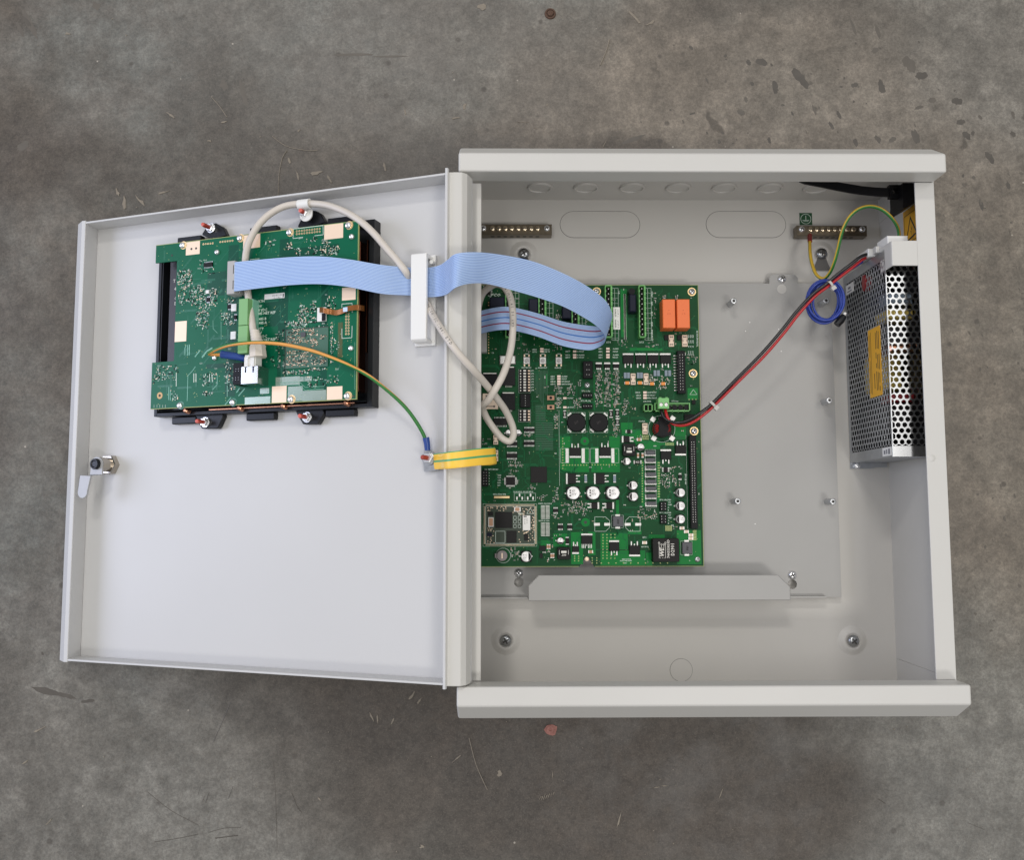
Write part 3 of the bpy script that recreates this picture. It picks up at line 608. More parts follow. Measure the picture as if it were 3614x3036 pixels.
# top row of holes stays clear of the terminal end
FX1 = PX1 - 2
m = MB(); perforated(m, FX1 - PX0 - 0.2, 157.0, 5.32, 2.05, lambda a, b: (PX0 + a, PY0 + 7.0 + b, PZ1), inw=(0, 0, -1.1))
for (ya, yb, xa, xb) in ((PY0, PY0 + 8.6, PX0 + 0.5, FX1), (PY0 + 162.5, CY1, PX0 + 0.5, FX1), (PY0 + 8.6, PY0 + 162.5, PX0 + 0.5, PX0 + 1.0), (PY0 + 8.6, PY0 + 162.5, FX1 - 1, FX1)):
    m.box(xa, xb, ya, yb, PZ1 - 0.5, PZ1 - 0.06)
put('perforated_cover', m, GALV2, ps)
m = MB(); m.box(PX0 + 0.5, PX1, PY0 + 0.2, PY0 + 1.0, PZ0, PZ1 - 0.6); m.box(PX0 + 0.5, PX1, CY1 - 1, CY1 - 0.2, PZ0, PZ1 - 14); m.box(PX1 - 0.8, PX1, PY0 + 1, CY1 - 1, PZ0, PZ1 - 0.6)
m.prism([(PX0, PY0 - 5.2), (PX0, PY0), (PX1, PY0), (PX1, PY0 - 4.2), (PX0 + 24, PY0 - 4.2), (PX0 + 19, PY0 - 5.2)], PZ0 - 0.9, PZ0 + 0.2)
put('case_shell', m, GALV, ps)
m = MB(); m.box(PX0 + 1.6, PX0 + 2.4, PY0 + 3, CY1 - 2, PZ0 + 2, PZ1 - 3); put('inner_board', m, mat('inner_dark', (0.02, 0.022, 0.02), 0.7), ps) if False else None
m = MB(); m.box(PX1 - 6, PX1 - 1, PY0 + 2, CY1 - 2, PZ0 + 0.5, PZ1 - 4); m.box(PX0 + 1, PX1 - 6, PY0 + 1.2, CY1 - 1.2, PZ0 + .3, PZ0 + 1.2).box(PX0 + 1, PX1 - 6, PY0 + 1.1, PY0 + 1.9, PZ0 + 1.2, PZ1 - 4).box(PX0 + 1, PX1 - 6, CY1 - 1.9, CY1 - 1.1, PZ0 + 1.2, PZ1 - 15); put('inner_board', m, CHIP, ps)
for (ya, yb, za, zb, xa, mt, nm) in ((232, 262, 8, 46, 354, BLACK, 'inner_coil'), (275, 305, 30, 62, 353, TRIM_YEL, 'inner_transformer'), (331, 338.5, 60, 88, 352, TRIM_YEL, 'inner_transformer'), (340, 362, 14, 48, 354, NAVY, 'inner_capacitor'),
                                    (238, 258, 60, 82, 353, CHIP, 'inner_capacitor'), (262, 268, 64, 84, 352, DRED, 'inner_wire'), (312, 327, 10, 70, 356, GREY_IND, 'inner_heatsink'), (343, 352, 66, 88, 353, BLUEGREY, 'inner_capacitor'), (303, 309, 40, 86, 352.5, COPPER, 'inner_coil')):
    m = MB(); m.box(xa, 372, ya, yb, za, zb, 0, 1.5); put(nm, m, mt, ps)
m = MB(); m.lathe(0, 0, [(3.4, PX0 - 0.3), (3.4, PX0 + 6)], 16, ax='y')
c = [(PX0 - 0.3 + (v[1] - PX0 + 0.3), v[0] * 2.2 + 0, v[2]) for v in m.v]
z_ = 50.0
m.v = [(v[0] - 0.5, 369.5 + v[1] * 0.95, z_ + v[2] * 1.05) for v in c]; m.f = [f[::-1] for f in m.f]; put('adjuster_knob', m, DRED, ps, smooth=True)
def side_label(name, ya, yb, za, zb, mt, txts):
    m = MB(); m.box(PX0 - 0.35, PX0 - 0.1, ya, yb, za, zb); o = put(name, m, mt, ps)
    m = MB()
    for t, y, z, sz, rot in txts:
        letters(m, t, 0, 0, sz, M=lambda v, y=y, z=z, rot=rot: Vector((PX0 - 0.4, y + v.x * sin(rot) + v.y * cos(rot), z - v.x * cos(rot) * -1 * 1 + v.y * sin(rot))) if False else Vector((PX0 - 0.4, y - v.x if rot == 0 else y + v.y, z + (v.y if rot == 0 else v.x))))
    if m.v: put('label_print', m, PRINT_K, ps)
    return o
side_label('rating_label', 268.3, 326.5, 54.5, 79.5, STK_Y, [('WARNING', 324, 76.3, 3.4, 0), ('Disconnect mains before', 325, 71.8, 2.4, 0), ('removing the cover. Parts', 325, 68.6, 2.4, 0), ('inside may stay live.', 325, 65.4, 2.4, 0), ('Risk of electric shock', 325, 61.6, 2.4, 0), ('ATTENTION 230V', 325, 57.6, 3.0, 0)] if False else [])
m = MB()
for za, segs in ((75.5, ((272, 276), (279, 287), (290, 303), (307, 322))), (72.5, ((273, 288), (291, 303), (308, 323))), (69.5, ((273, 289), (292, 296), (300, 305), (308, 322))), (65, ((275, 288),)), (59.5, ((271, 324),)), (57, ((272, 300), (303, 322)))):
    for ya, yb in segs: m.box(PX0 - 0.44, PX0 - 0.36, ya, yb, za, za + (0.9 if za > 60 else 0.5))
put('label_print', m, PRINT_K, ps)
side_label('small_label', 368.5, 377, 9, 27, LABELW, [])
side_label('small_label', 217.3, 224.2, 75, 92.3, LABELW, [])
m = MB()
for ya, yb, za, zb in ((370, 371, 12, 22), (372.5, 374.5, 14, 20), (218.6, 223, 86.5, 90), (219, 222, 78, 81), (219, 222.6, 82.5, 84.6)): m.box(PX0 - 0.44, PX0 - 0.36, ya, yb, za, zb)
put('label_print', m, mat('print_grey', (0.2, 0.2, 0.22), 0.6), ps)
m = MB(); m.box(351, 368, 388.2, 398.5, 72, 92.5, 0, 0.6); m.box(345.5, 352, 388.2, 395.5, 42, 66, 0, 0.6); put('terminal_cover', m, WHITE, ps)
m = MB(); m.lathe(0, 0, [(3.0, 0), (2.8, 1.2), (1.6, 2.0), (0.3, 2.1)], 14); m.v = [(v[0] + 353.5, v[1] + PY0 - 2.4, v[2] + PZ0 + 0.2) for v in m.v]; put('screw', m, CHROME, ps, smooth=True)

# ------------------------------------------------------------------ main circuit board
ZB = 27.0; BX0, BX1, BY0, BY1 = 4.0, 208.3, 125.4, 373.6
bd = empty('circuit_board', (106, 250, ZB - 1.6), 'large green main circuit board packed with parts inside the cabinet', 'circuit board')
def bp(k, x, y, h=0.0):
    q = at(*zp(k, x, y), ZB + h); return q.x, q.y
def br_(k, x0, y0, x1, y1, h=0.0):
    a = bp(k, x0, y0, h); b = bp(k, x1, y1, h); return min(a[0], b[0]), max(a[0], b[0]), min(a[1], b[1]), max(a[1], b[1])
TAKEN = []
def keep(r, g=0.6): TAKEN.append((r[0] - g, r[1] + g, r[2] - g, r[3] + g))
nt_ = bp('E', 1905, 1660); 
m = MB(); nx = nt_[0]
m.prism([(BX0, BY0), (nx - 6.5, BY0), (nx - 2.4, BY0 + 6.2), (nx - 1.6, BY0 + 8), (nx + 1.6, BY0 + 8), (nx + 2.4, BY0 + 6.2), (nx + 6.5, BY0), (BX1, BY0), (BX1, BY1), (BX0, BY1)], ZB - 1.6, ZB)
board = put('board', m, PCB, bd)
m = MB(); e_ = 0.35
m.box(BX0, BX1, BY1 - e_, BY1 + 0.05, ZB - 1.65, ZB + 0.03).box(BX1 - e_, BX1 + 0.05, BY0, BY1, ZB - 1.65, ZB + 0.031).box(nx + 7, BX1, BY0 - .05, BY0 + e_, ZB - 1.65, ZB + 0.032).box(BX0, nx - 7, BY0 - .05, BY0 + e_, ZB - 1.65, ZB + 0.032); put('board_edge', m, EDGE, board)
# copper pours seen as brighter mask
m = MB()
for i, a in enumerate((('C', 1430, 1100, 1620, 1735), ('C', 1620, 1290, 1945, 1735), ('C', 1980, 1290, 2100, 1735), ('D', 85, 1290, 590, 1735), ('D', 400, 1100, 590, 1290), ('D', 605, 860, 815, 985), ('D', 620, 985, 950, 1200), ('D', 860, 1000, 1000, 1310),
          ('D', 985, 1180, 1300, 1330), ('D', 1550, 930, 1760, 1160), ('D', 1240, 1210, 1560, 1260), ('E', 1625, 1095, 1840, 1660), ('E', 1310, 1120, 1560, 1350), ('E', 1090, 1240, 1260, 1420), ('F', 245, 1110, 730, 1400), ('F', 245, 1420, 1040, 1680), ('F', 730, 1060, 970, 1135),
          ('F', 1095, 1140, 1380, 1210), ('F', 1590, 1060, 2030, 1660), ('F', 960, -160, 1025, 640), ('F', 1235, -160, 1300, 570), ('F', 520, 520, 575, 800), ('B', 1780, 1950, 1970, 2150), ('A', 1230, 150, 1650, 400), ('E', 1930, 1090, 2060, 1500), ('F', 1050, 1460, 1160, 1680), ('B', 600, 200, 720, 1050), ('B', 760, 1240, 1340, 1290), ('C', 1180, 0, 1215, 200), ('D', 125, 0, 145, 640), ('D', 285, 0, 300, 640), ('D', 440, 0, 460, 600))):
    r = br_(*a); m.box(r[0], r[1], r[2], r[3], ZB, ZB + 0.05 + 0.002 * i)
put('copper_pour', m, POUR, board, kind='stuff')
# shiny comb of traces at mid board
m = MB()
for k in range(26):
    x0, y0 = bp('C', 1000 + 2 * k * 0, 560 + 31 * k); x1, _ = bp('C', 1310 if k > 9 else 1180, 560 + 31 * k); m.box(x0, x1, y0 - 0.34, y0 + 0.34, ZB, ZB + 0.12)
for k in range(10):
    x, y0 = bp('C', 990 + 24 * k, -60); _, y1 = bp('C', 0, 330 + (k * 37) % 250); m.box(x - 0.22, x + 0.22, y1, y0, ZB, ZB + 0.115)
put('trace_comb', m, mat('trace_comb_mask', (0.028, 0.105, 0.055), 0.3, coat=0.3), board)

def part(name, r, h, mt, par=None, z0=0.0, c=0.0, label=None, smooth=False, bevel=0):
    m = MB(); m.box(r[0], r[1], r[2], r[3], ZB + z0, ZB + z0 + h, 0, c); keep(r); return put(name, m, mt, par or bd, label=label, bevel=bevel)
silk = MB(); ZS = ZB + 0.14
def txt(s_, k, x, y, size, rot=0.0, align='LEFT', h=0.0, sx=1.0, bold=0.0): 
    a = bp(k, x, y, h); letters(silk, s_, a[0], a[1], size, rot, ZS + h, align, sx=sx, bold=bold + .035)
def outline(r, t=0.22, mb=None, z=0.0):
    mb = mb or silk; z = ZS + z
    for a in ((r[0], r[1], r[2], r[2] + t), (r[0], r[1], r[3] - t, r[3]), (r[0], r[0] + t, r[2], r[3]), (r[1] - t, r[1], r[2], r[3])): mb.box(*a, z, z + 0.02)

# --- terminal headers
def terminal(k, x0, x1, y0, y1, n=10):
    h = 9.0; r = br_(k, x0, y0, x1, y1, h); keep(r, 1.0); W_ = r[1] - r[0]; Lh = r[3] - r[2]; p = (Lh - 1.4) / n
    m = MB(); m.box(r[0] + 0.5, r[1] - 0.6, r[2], r[2] + 0.8, ZB, ZB + h).box(r[0] + 0.5, r[1] - 0.6, r[3] - 0.8, r[3], ZB, ZB + h).box(r[0] + 0.3, r[1] - 0.3, r[2], r[3], ZB, ZB + 1.5)
    xi = r[1] - W_ * 0.22
    for j in range(n):
        ya = r[2] + 0.7 + p * j
        m.box(xi, r[1], ya + 0.25, ya + p - 0.25, ZB, ZB + h); m.box(xi, r[1] - 0.7, ya - 0.25, ya + 0.25, ZB, ZB + h - 0.6)
        pts = [(r[0], ya), (r[0] + W_ * 0.18, ya)] + [(r[0] + W_ * (0.18 - 0.10 * sin(pi * q / 6)), ya + p * q / 6) for q in range(1, 6)] + [(r[0] + W_ * 0.18, ya + p), (r[0], ya + p)]
        m.prism(pts, ZB, ZB + h)
    t = put('terminal_header', m, GREEN_T, bd)
    for j in range(n):
        ya = r[2] + 0.7 + p * j; m = MB()
        m.box(r[0] + W_ * 0.22, xi - 0.05, ya + 0.12, ya + p - 0.12, ZB + 1.5, ZB + 2.4, 0)
        m.box(r[0] + W_ * 0.5 - .35, r[0] + W_ * 0.5 + .35, ya + p / 2 - .35, ya + p / 2 + .35, ZB + 2.4, ZB + 7.4, 1); put('socket', m, [BLACK, TIN], t)
    # silk table beside it
    q = (r[1] + 0.2, r[1] + 6.4, r[2] - 1, r[3] - 0.5); outline(q); silk.box(r[1] + 3.0, r[1] + 3.2, q[2], q[3], ZS, ZS + 0.02)
    for j in range(n): silk.box(q[0], q[1], r[2] + 0.7 + p * j, r[2] + 0.85 + p * j, ZS, ZS + 0.02)
    return r
for k, x0, x1 in (('A', 465, 585), ('A', 1050, 1195), ('A', 1635, 1780), ('B', 325, 465), ('B', 920, 1055)):
    terminal(k, x0, x1, 130, 1052)
for i, s_ in enumerate(('SYNC', '24V', 'RLY', 'SND', 'OUT')): txt(s_, 'B', 1150, 240 + i * 180, 2.2, -pi / 2)
txt('PWR OUT', 'B', 1150, 920, 2.2, -pi / 2); txt('LA', 'B', 570, 240, 2.2, -pi / 2); txt('XT4', 'B', 345, 1142, 2.3); txt('XT5', 'B', 930, 1142, 2.3)
for k, a in (('A', (880, 370, 1045, 620)), ('A', (1470, 500, 1630, 720)), ('B', (755, 290, 880, 600)), ('A', (190, 340, 450, 540))):
    r = br_(k, *a, h=11); part('choke_block', r, 11, NAVY, c=0.8)
r = br_('B', 735, 185, 870, 285, h=11); m = MB(); m.cyl((r[0] + r[1]) / 2, (r[2] + r[3]) / 2, ZB, ZB + 10, 2.9, 18); put('choke_core', m, BLACK, bd, smooth=True); keep(r)
# --- relays
for i, (x0, x1) in enumerate(((1340, 1572), (1592, 1828))):
    r = br_('B', x0, 380, x1, 888, h=15.0); keep(r, 1); m = MB(); m.box(*r, ZB, ZB + 15.0, 0, 0.5); rl = put('relay', m, ORANGE, bd, label='orange relay, %s of the pair' % ('left' if i == 0 else 'right'))
    m = MB(); letters(m, 'c', (r[0] + r[1]) / 2 - 1.6, r[2] + (r[3] - r[2]) * 0.5, 2.6, 0, ZB + 15.03); letters(m, 'n', (r[0] + r[1]) / 2 + 0.4, r[2] + (r[3] - r[2]) * 0.5, 2.6, 0, ZB + 15.03); letters(m, 'v', (r[0] + r[1]) / 2 - .6, r[2] + (r[3] - r[2]) * .62, 2.4, 0, ZB + 15.03); put('relay_marking', m, mat('relay_print', (0.42, 0.06, 0.02), 0.6), rl)
# --- fuses
def fuse(k, x0, y0, x1, y1, vert=True):
    r = br_(k, x0, y0, x1, y1, h=2.6); keep(r); m = MB(); m.box(*r, ZB, ZB + 2.6, 0, 0.25); f = put('fuse', m, BEIGE, bd)
    m = MB(); w_, h_ = r[1] - r[0], r[3] - r[2]; cx, cy = (r[0] + r[1]) / 2, (r[2] + r[3]) / 2; zt = ZB + 2.6
    for s_ in (-1, 1):
        m.box(cx - w_ * .26, cx + w_ * .26, cy + s_ * h_ * .33 - .35, cy + s_ * h_ * .33 + .35, zt, zt + .05)
        m.box(cx + s_ * w_ * .36 - .3, cx + s_ * w_ * .36 + .3, cy - h_ * .1, cy + h_ * .1, zt, zt + .05); m.box(cx - w_ * .30, cx - w_ * .2, cy + s_ * h_ * .33 - .8, cy + s_ * h_ * .33 + .8, zt, zt + .052); m.box(cx + w_ * .2, cx + w_ * .30, cy + s_ * h_ * .33 - .8, cy + s_ * h_ * .33 + .8, zt, zt + .052)
    put('fuse_slot', m, DARK, f)
for a in (('B', 1453, 1010, 1547, 1215), ('B', 1688, 1010, 1786, 1215), ('B', 780, 1690, 868, 1890), ('B', 1008, 1690, 1096, 1890), ('D', 985, 870, 1080, 1062), ('C', 255, 1080, 340, 1245), ('C', 262, 1345, 340, 1540), ('C', 65, 345, 340, 620)):
    fuse(*a)
# --- power transistors: body, tab, leads
def dpak(k, x0, y0, x1, y1, tab, leads=3, h=2.4, long_=True):
    r = br_(k, x0, y0, x1, y1, h=h); keep(r, 1.5); m = MB(); m.box(*r, ZB + 0.1, ZB + h, 0, 0.25); o = put('power_transistor', m, CHIP, bd)
    w_, h_ = r[1] - r[0], r[3] - r[2]; t = 1.5
    T = {'u': (r[0] - .1, r[1] + .1, r[3] - .2, r[3] + t), 'd': (r[0] - .1, r[1] + .1, r[2] - t, r[2] + .2), 'l': (r[0] - t, r[0] + .2, r[2] - .1, r[3] + .1), 'r': (r[1] - .2, r[1] + t, r[2] - .1, r[3] + .1)}[tab]
    m = MB(); m.box(*T, ZB + 0.1, ZB + 1.2); keep(T); put('heat_tab', m, TIN, o)
    for j in range(leads):
        f = (j + 0.5) / leads if leads > 3 else (0.22, 0.5, 0.78)[j]; Ln = (3.6 if (long_ and j != leads // 2) else 1.5); q = 0.5 if leads <= 3 else 0.3; m = MB()
        if tab == 'u': a = (r[0] + w_ * f - q, r[0] + w_ * f + q, r[2] - Ln, r[2])
        elif tab == 'd': a = (r[0] + w_ * f - q, r[0] + w_ * f + q, r[3], r[3] + Ln)
        elif tab == 'l': a = (r[1], r[1] + Ln, r[2] + h_ * f - q, r[2] + h_ * f + q)
        else: a = (r[0] - Ln, r[0], r[2] + h_ * f - q, r[2] + h_ * f + q)
        m.box(*a, ZB + 0.1, ZB + 0.75); put('lead', m, TIN, o)
for x in (645, 865, 1085, 1303): dpak('B', x, 1362, x + 186, 1512, 'u')
dpak('C', 1605, 1300, 1800, 1448, 'd'); dpak('D', 232, 1292, 428, 1448, 'd'); dpak('E', 1570, 58, 1715, 240, 'l'); dpak('F', 165, 58, 322, 240, 'l')
dpak('F', 405, 1272, 577, 1430, 'u'); dpak('F', 755, 1332, 947, 1492, 'd'); dpak('D', 1312, 1362, 1497, 1510, 'u'); dpak('D', 1570, 1260, 1757, 1406, 'd'); dpak('D', 657, 1097, 762, 1207, 'l')
dpak('E', 1810, 1152, 2005, 1305, 'u', 7); dpak('E', 1650, 1345, 1766, 1450, 'd'); dpak('F', 92, 570, 196, 682, 'r'); dpak('F', 356, 570, 458, 682, 'r'); dpak('E', 1995 - 260, 575, 1995 - 165, 680, 'r') if False else None
for x in (165, 315, 470): dpak('B', x, 1525, x + 105, 1590, 'u', h=1.8, long_=False)
for k, x, y in (('B', 1370, 1020), ('B', 1600, 1020)): part('diode', br_(k, x, y, x + 65, y + 85), 1.6, CHIP)
# --- round inductors
for k, cx, cy in (('C', 1722, 855), ('D', 218, 855)):
    q = br_(k, cx - 165, cy - 175, cx + 160, cy + 185); keep(q, .3); outline(q, .2)
    c = bp(k, cx, cy, 5); rr = (br_(k, cx - 165, cy, cx + 165, cy, h=5)); R = (rr[1] - rr[0]) / 2
    m = MB(); m.lathe(c[0], c[1], [(R * .96, ZB + .2), (R, ZB + .8), (R, ZB + 4.4), (R * .93, ZB + 5)], 30); o = put('round_inductor', m, BLACK, bd, smooth=35)
    for sx in (0, 1):
        for sy in (0, 1):
            px_, py_ = (q[0] + 1.9 if sx == 0 else q[1] - 1.9), (q[2] + 1.9 if sy == 0 else q[3] - 1.9); a = atan2(c[1] - py_, c[0] - px_) + pi / 2; m = MB()
            m.prism([(px_ + u * cos(a) - v * sin(a), py_ + u * sin(a) + v * cos(a)) for u, v in ((-2, -.7), (2, -.7), (2, .7), (-2, .7))], ZB + .1, ZB + 1.2); put('solder_tab', m, TIN, o)
    m = MB(); letters(m, '201', c[0], c[1], 2.6, 0.5, ZB + 5.03, 'CENTER'); put('marking', m, mat('engraving', (0.06, 0.05, 0.05), 0.7), o)
# --- common-mode choke with red windings
c0 = bp('D', 1345, 965, 6); k_ = 0.2 * 0.2475
m = MB(); B_ = lambda x, y: bp('D', x, y, 7)
m.prism([B_(*q) for q in ((1270, 760), (1300, 740), (1440, 740), (1470, 775), (1450, 900), (1455, 1000), (1500, 1060), (1490, 1092), (1235, 1092), (1230, 1060), (1275, 1000), (1285, 900))], ZB + 4, ZB + 7.2); ck = put('choke', m, BLACK, bd)
m = MB(); m.ring(c0[0], c0[1], ZB + 0.6, ZB + 6.2, 3.2, 7.6, 24); put('choke_ring', m, CHIP, ck); keep(br_('D', 1110, 740, 1580, 1210))
for s_ in (-1, 1):
    for j in range(6):
        a = (0 if s_ > 0 else pi) + (j - 2.5) * 0.22; m = MB(); P3 = []
        for q in range(9):
            t = q / 8 * pi; rad = 5.4 - 2.6 * cos(t); P3.append((c0[0] + rad * cos(a), c0[1] + rad * sin(a), ZB + 1 + 5.9 * sin(t)))
        m.tube(P3, 0.55, 6); put('winding', m, mat('winding_red', (0.30, 0.02, 0.02), 0.3) if (s_ == -1 and j == 0) else bpy.data.materials['winding_red'], ck, smooth=True)
for x, y in ((1170, 805), (1515, 790), (1185, 1140), (1505, 1140)):
    p_ = bp('D', x, y); m = MB(); m.prism([(p_[0] + 2.9 * cos(a), p_[1] + 2.9 * sin(a)) for a in (0.2, 1.77, 3.34, 4.91)], ZB + .1, ZB + 1.3); put('solder_tab', m, TIN, ck)
m = MB(); m.ring(c0[0], c0[1] + .3, ZS, ZS + .02, 11.6, 11.9, 40); silk.v, silk.f, silk.m = silk.v, silk.f, silk.m; silk.add(m.v, m.f)
# --- moulded inductors with numbers
def cube_ind(k, x0, y0, x1, y1, rows, rot=0.0):
    r = br_(k, x0, y0, x1, y1, h=5); keep(r, .8); m = MB(); cx, cy, hx, hy = (r[0] + r[1]) / 2, (r[2] + r[3]) / 2, (r[1] - r[0]) / 2, (r[3] - r[2]) / 2; pts = []
    for a, b in ((1, 1), (-1, 1), (-1, -1), (1, -1)):
        for q in range(4):
            t = q / 3 * pi / 2 + {(1, 1): 0, (-1, 1): pi / 2, (-1, -1): pi, (1, -1): 1.5 * pi}[(a, b)]; pts.append((cx + a * (hx - 1.2) + 1.2 * cos(t), cy + b * (hy - 1.2) + 1.2 * sin(t)))
    m.prism(pts, ZB + .2, ZB + 5); o = put('power_inductor', m, CHIP, bd, bevel=.4); m = MB(); t2 = .3
    for a in (-1, 1):
        m.box(cx + a * hx * .72 - t2 / 2, cx + a * hx * .72 + t2 / 2, cy - hy * .2, cy + hy * .55, ZB + 5, ZB + 5.04)
    for s_, dy, inv in rows:
        if inv: m.box(cx - hx * .42, cx + hx * .42, cy + dy - .9, cy + dy + .9, ZB + 5, ZB + 5.04)
        else: letters(m, s_, cx, cy + dy, 2.4, 0, ZB + 5.04, 'CENTER', bold=.04)
    put('marking', m, PRINT_W, o)
cube_ind('D', 640, 1232, 868, 1448, (('.330', 0.9, 0), ('', -1.6, 1))); cube_ind('E', 1388, 1365, 1612, 1578, (('.330', -1.4, 0), ('', 1.3, 1)))
# --- electrolytic cans
def can(k, cx, cy, rad, mark, h=7.0, txts=('100', '35V'), base=True):
    c = bp(k, cx, cy, h); a, b = bp(k, cx - rad, cy, h), bp(k, cx + rad, cy, h); R = (b[0] - a[0]) / 2; keep((c[0] - R, c[0] + R, c[1] - R, c[1] + R), .9)
    m = MB(); m.lathe(c[0], c[1], [(R * .98, ZB + .8), (R, ZB + 1.6), (R * .96, ZB + 2.0), (R, ZB + 2.4), (R, ZB + h - .5), (R * .95, ZB + h - .1), (R * .90, ZB + h)], 28); o = put('capacitor', m, CAP_TOP, bd, smooth=40)
    m = MB(); q = R * 1.04; m.prism([(c[0] - q, c[1] - q + 1), (c[0] - q + 1, c[1] - q), (c[0] + q, c[1] - q), (c[0] + q, c[1] + q), (c[0] - q + 1, c[1] + q), (c[0] - q, c[1] + q - 1)], ZB + .05, ZB + .8); put('capacitor_base', m, BLACK, o)
    m = MB(); m.box(c[0] - q - 1.1, c[0] - q, c[1] - .6, c[1] + .6, ZB + .05, ZB + .5).box(c[0] + q, c[0] + q + .9, c[1] - .6, c[1] + .6, ZB + .05, ZB + .5); put('lead', m, TIN, o)
    m = MB(); r2 = R * .90
    if mark:
        a0 = {'l': pi, 'r': 0, 'd': -pi / 2, 'u': pi / 2}[mark]; n = 14; sp = 1.12
        m.prism([(c[0] + r2 * cos(a0 - sp + 2 * sp * q / n), c[1] + r2 * sin(a0 - sp + 2 * sp * q / n)) for q in range(n + 1)], ZB + h, ZB + h + .06); put('polarity_mark', m, BLACK, o); m = MB()
    off = {'l': .28, 'r': -.3, None: 0, 'd': 0, 'u': 0}[mark] * R
    for i, s_ in enumerate(txts): letters(m, s_, c[0] + off, c[1] + R * (.28 - .46 * i) + (R * .2 if mark == 'd' else 0), R * .52, 0, ZB + h + .07, 'CENTER', sx=.85)
    if mark is None:
        for yy in (-.4, .05, .4): m.box(c[0] - R * .62, c[0] - R * .34, c[1] + yy * R - R * .12, c[1] + yy * R + R * .12, ZB + h, ZB + h + .05)
    put('marking', m, mat('can_print', (0.12, 0.11, 0.11), 0.6) if 'can_print' not in bpy.data.materials else bpy.data.materials['can_print'], o)
for k, x, y in (('E', 1668, 403), ('E', 2020, 402), ('F', 470, 400)): can(k, x, y, 114, None, 8, ('47', '100V'))
can('F', 825, 268, 74, 'l'); can('F', 832, 466, 76, 'l')
for y in (396, 631, 866): can('F', 1665, y, 75, 'l')
can('D', 960, 1290, 58, 'd', 6, ('22',)); can('D', 715, 1542, 62, 'l', 6, ('47',)); can('E', 1440, 1248, 56, 'd', 6, ('22',)); can('E', 838, 1527, 92, 'r', 7, ('RVS', '220')); can('C', 520, 1035, 50, 'd', 6, ('10',)); can('C', 692, 1035, 52, 'd', 6, ('10',))
# buzzer
c = bp('E', 410, 1512, 5); m = MB(); m.lathe(c[0], c[1], [(4.6, ZB), (4.6, ZB + 4.6), (4.2, ZB + 5)], 28); m.box(c[0] - 6.2, c[0] - 4.3, c[1] - 1.8, c[1] + 1.8, ZB, ZB + 3.6); bz = put('buzzer', m, mat('buzzer_grey', (0.22, 0.19, 0.19), 0.4), bd, smooth=35); keep((c[0] - 6.5, c[0] + 6.5, c[1] - 6.5, c[1] + 6.5))
m = MB(); m.box(c[0] - .5, c[0] + .5, c[1] - 2.3, c[1] + 2.3, ZB + 5, ZB + 5.06); put('slot', m, CREAM, bz); m = MB(); m.ring(c[0] + 1, c[1], ZS, ZS + .02, 6.2, 6.45, 36); silk.add(m.v, m.f)
# --- ladder of grey inductors in tinned frames
for k, x0, y0, x1, y1 in (('D', 1060, 1355, 1210, 1425), ('D', 1062, 1485, 1212, 1553), ('D', 1065, 1612, 1218, 1676), ('F', 1065, 36, 1224, 106), ('F', 1062, 166, 1226, 236), ('F', 1066, 288, 1230, 360), ('F', 1068, 422, 1226, 490), ('F', 1070, 556, 1232, 620)):
    r = br_(k, x0, y0, x1, y1, h=4.5); o = part('grey_inductor', r, 4.5, GREY_IND, c=.4)
    m = MB(); m.box(r[0] - 1.2, r[1] + .9, r[2] - .9, r[2] + .3, ZB + .1, ZB + 1.4).box(r[0] - 1.2, r[0] + .3, r[2], r[3] - .5, ZB + .1, ZB + 1.2); put('solder_tab', m, TIN, o)
r = br_('D', 1030, 1335, 1235, 2360); outline(r, .22)
for k, a in (('F', (463, 815, 650, 1000)), ('F', (1687, 1270, 1870, 1482))):
    r = br_(k, *a, h=4); o = part('grey_inductor', r, 4, GREY_IND, c=.5); cx = (r[0] + r[1]) / 2
    m = MB(); m.box(cx - 2, cx + 2, r[3], r[3] + 1.6, ZB + .1, ZB + 1.4).box(cx - 2, cx + 2, r[2] - 1.6, r[2], ZB + .1, ZB + 1.4); put('solder_tab', m, TIN, o)
    m = MB(); letters(m, '6R8', cx, (r[2] + r[3]) / 2, 2.6, -pi / 2, ZB + 4.03, 'CENTER', bold=.05); put('marking', m, CHIP, o); outline((r[0] - .8, r[1] + .8, r[2] - 1, r[3] + 1))
# --- big black transformer with lettering
r = br_('F', 1167, 1206, 1640, 1620, h=9); keep(r, 1); m = MB(); m.prism([(r[0], r[2]), (r[1], r[2]), (r[1], r[3] - .8), (r[1] - .8, r[3]), (r[0] + .8, r[3]), (r[0], r[3] - .8)], ZB, ZB + 9); wf = put('power_inductor', m, CHIP, bd, label='large black inductor lettered WE', bevel=.4)
m = MB(); cy = (r[2] + r[3]) / 2; zt = ZB + 9.05; X_ = lambda f: r[0] + (r[1] - r[0]) * f
letters(m, 'D2901', X_(.755), r[2] + 5.2, 4.2, pi / 2, zt, sx=.95, bold=.05); letters(m, '744355833D', X_(.595), r[2] + 3.2, 3.1, pi / 2, zt, sx=.98, bold=.03)
letters(m, 'WE', X_(.35), r[2] + 4.2, 5.2, pi / 2, zt, sx=.95, bold=.12, shear=.25)
for j, f in enumerate((.24, .33, .42, .48)):
    ya = r[2] + (11.6 if 0 < j < 3 else 3); m.box(X_(f) - .15, X_(f) + .15, r[2] + 10.8 if 0 < j < 3 else ya, r[3] - 4.6 - (1.4 if j in (1, 2) else 0), zt - .03, zt); m.ring(X_(f), r[3] - 3.8 - (1.4 if j in (1, 2) else 0), zt - .03, zt, .5, .8, 14)
for f in (.29, .355, .42): m.box(X_(f) - .12, X_(f) + .12, r[2] + 3, r[2] + 4, zt - .03, zt)
put('marking', m, PRINT_W, wf)
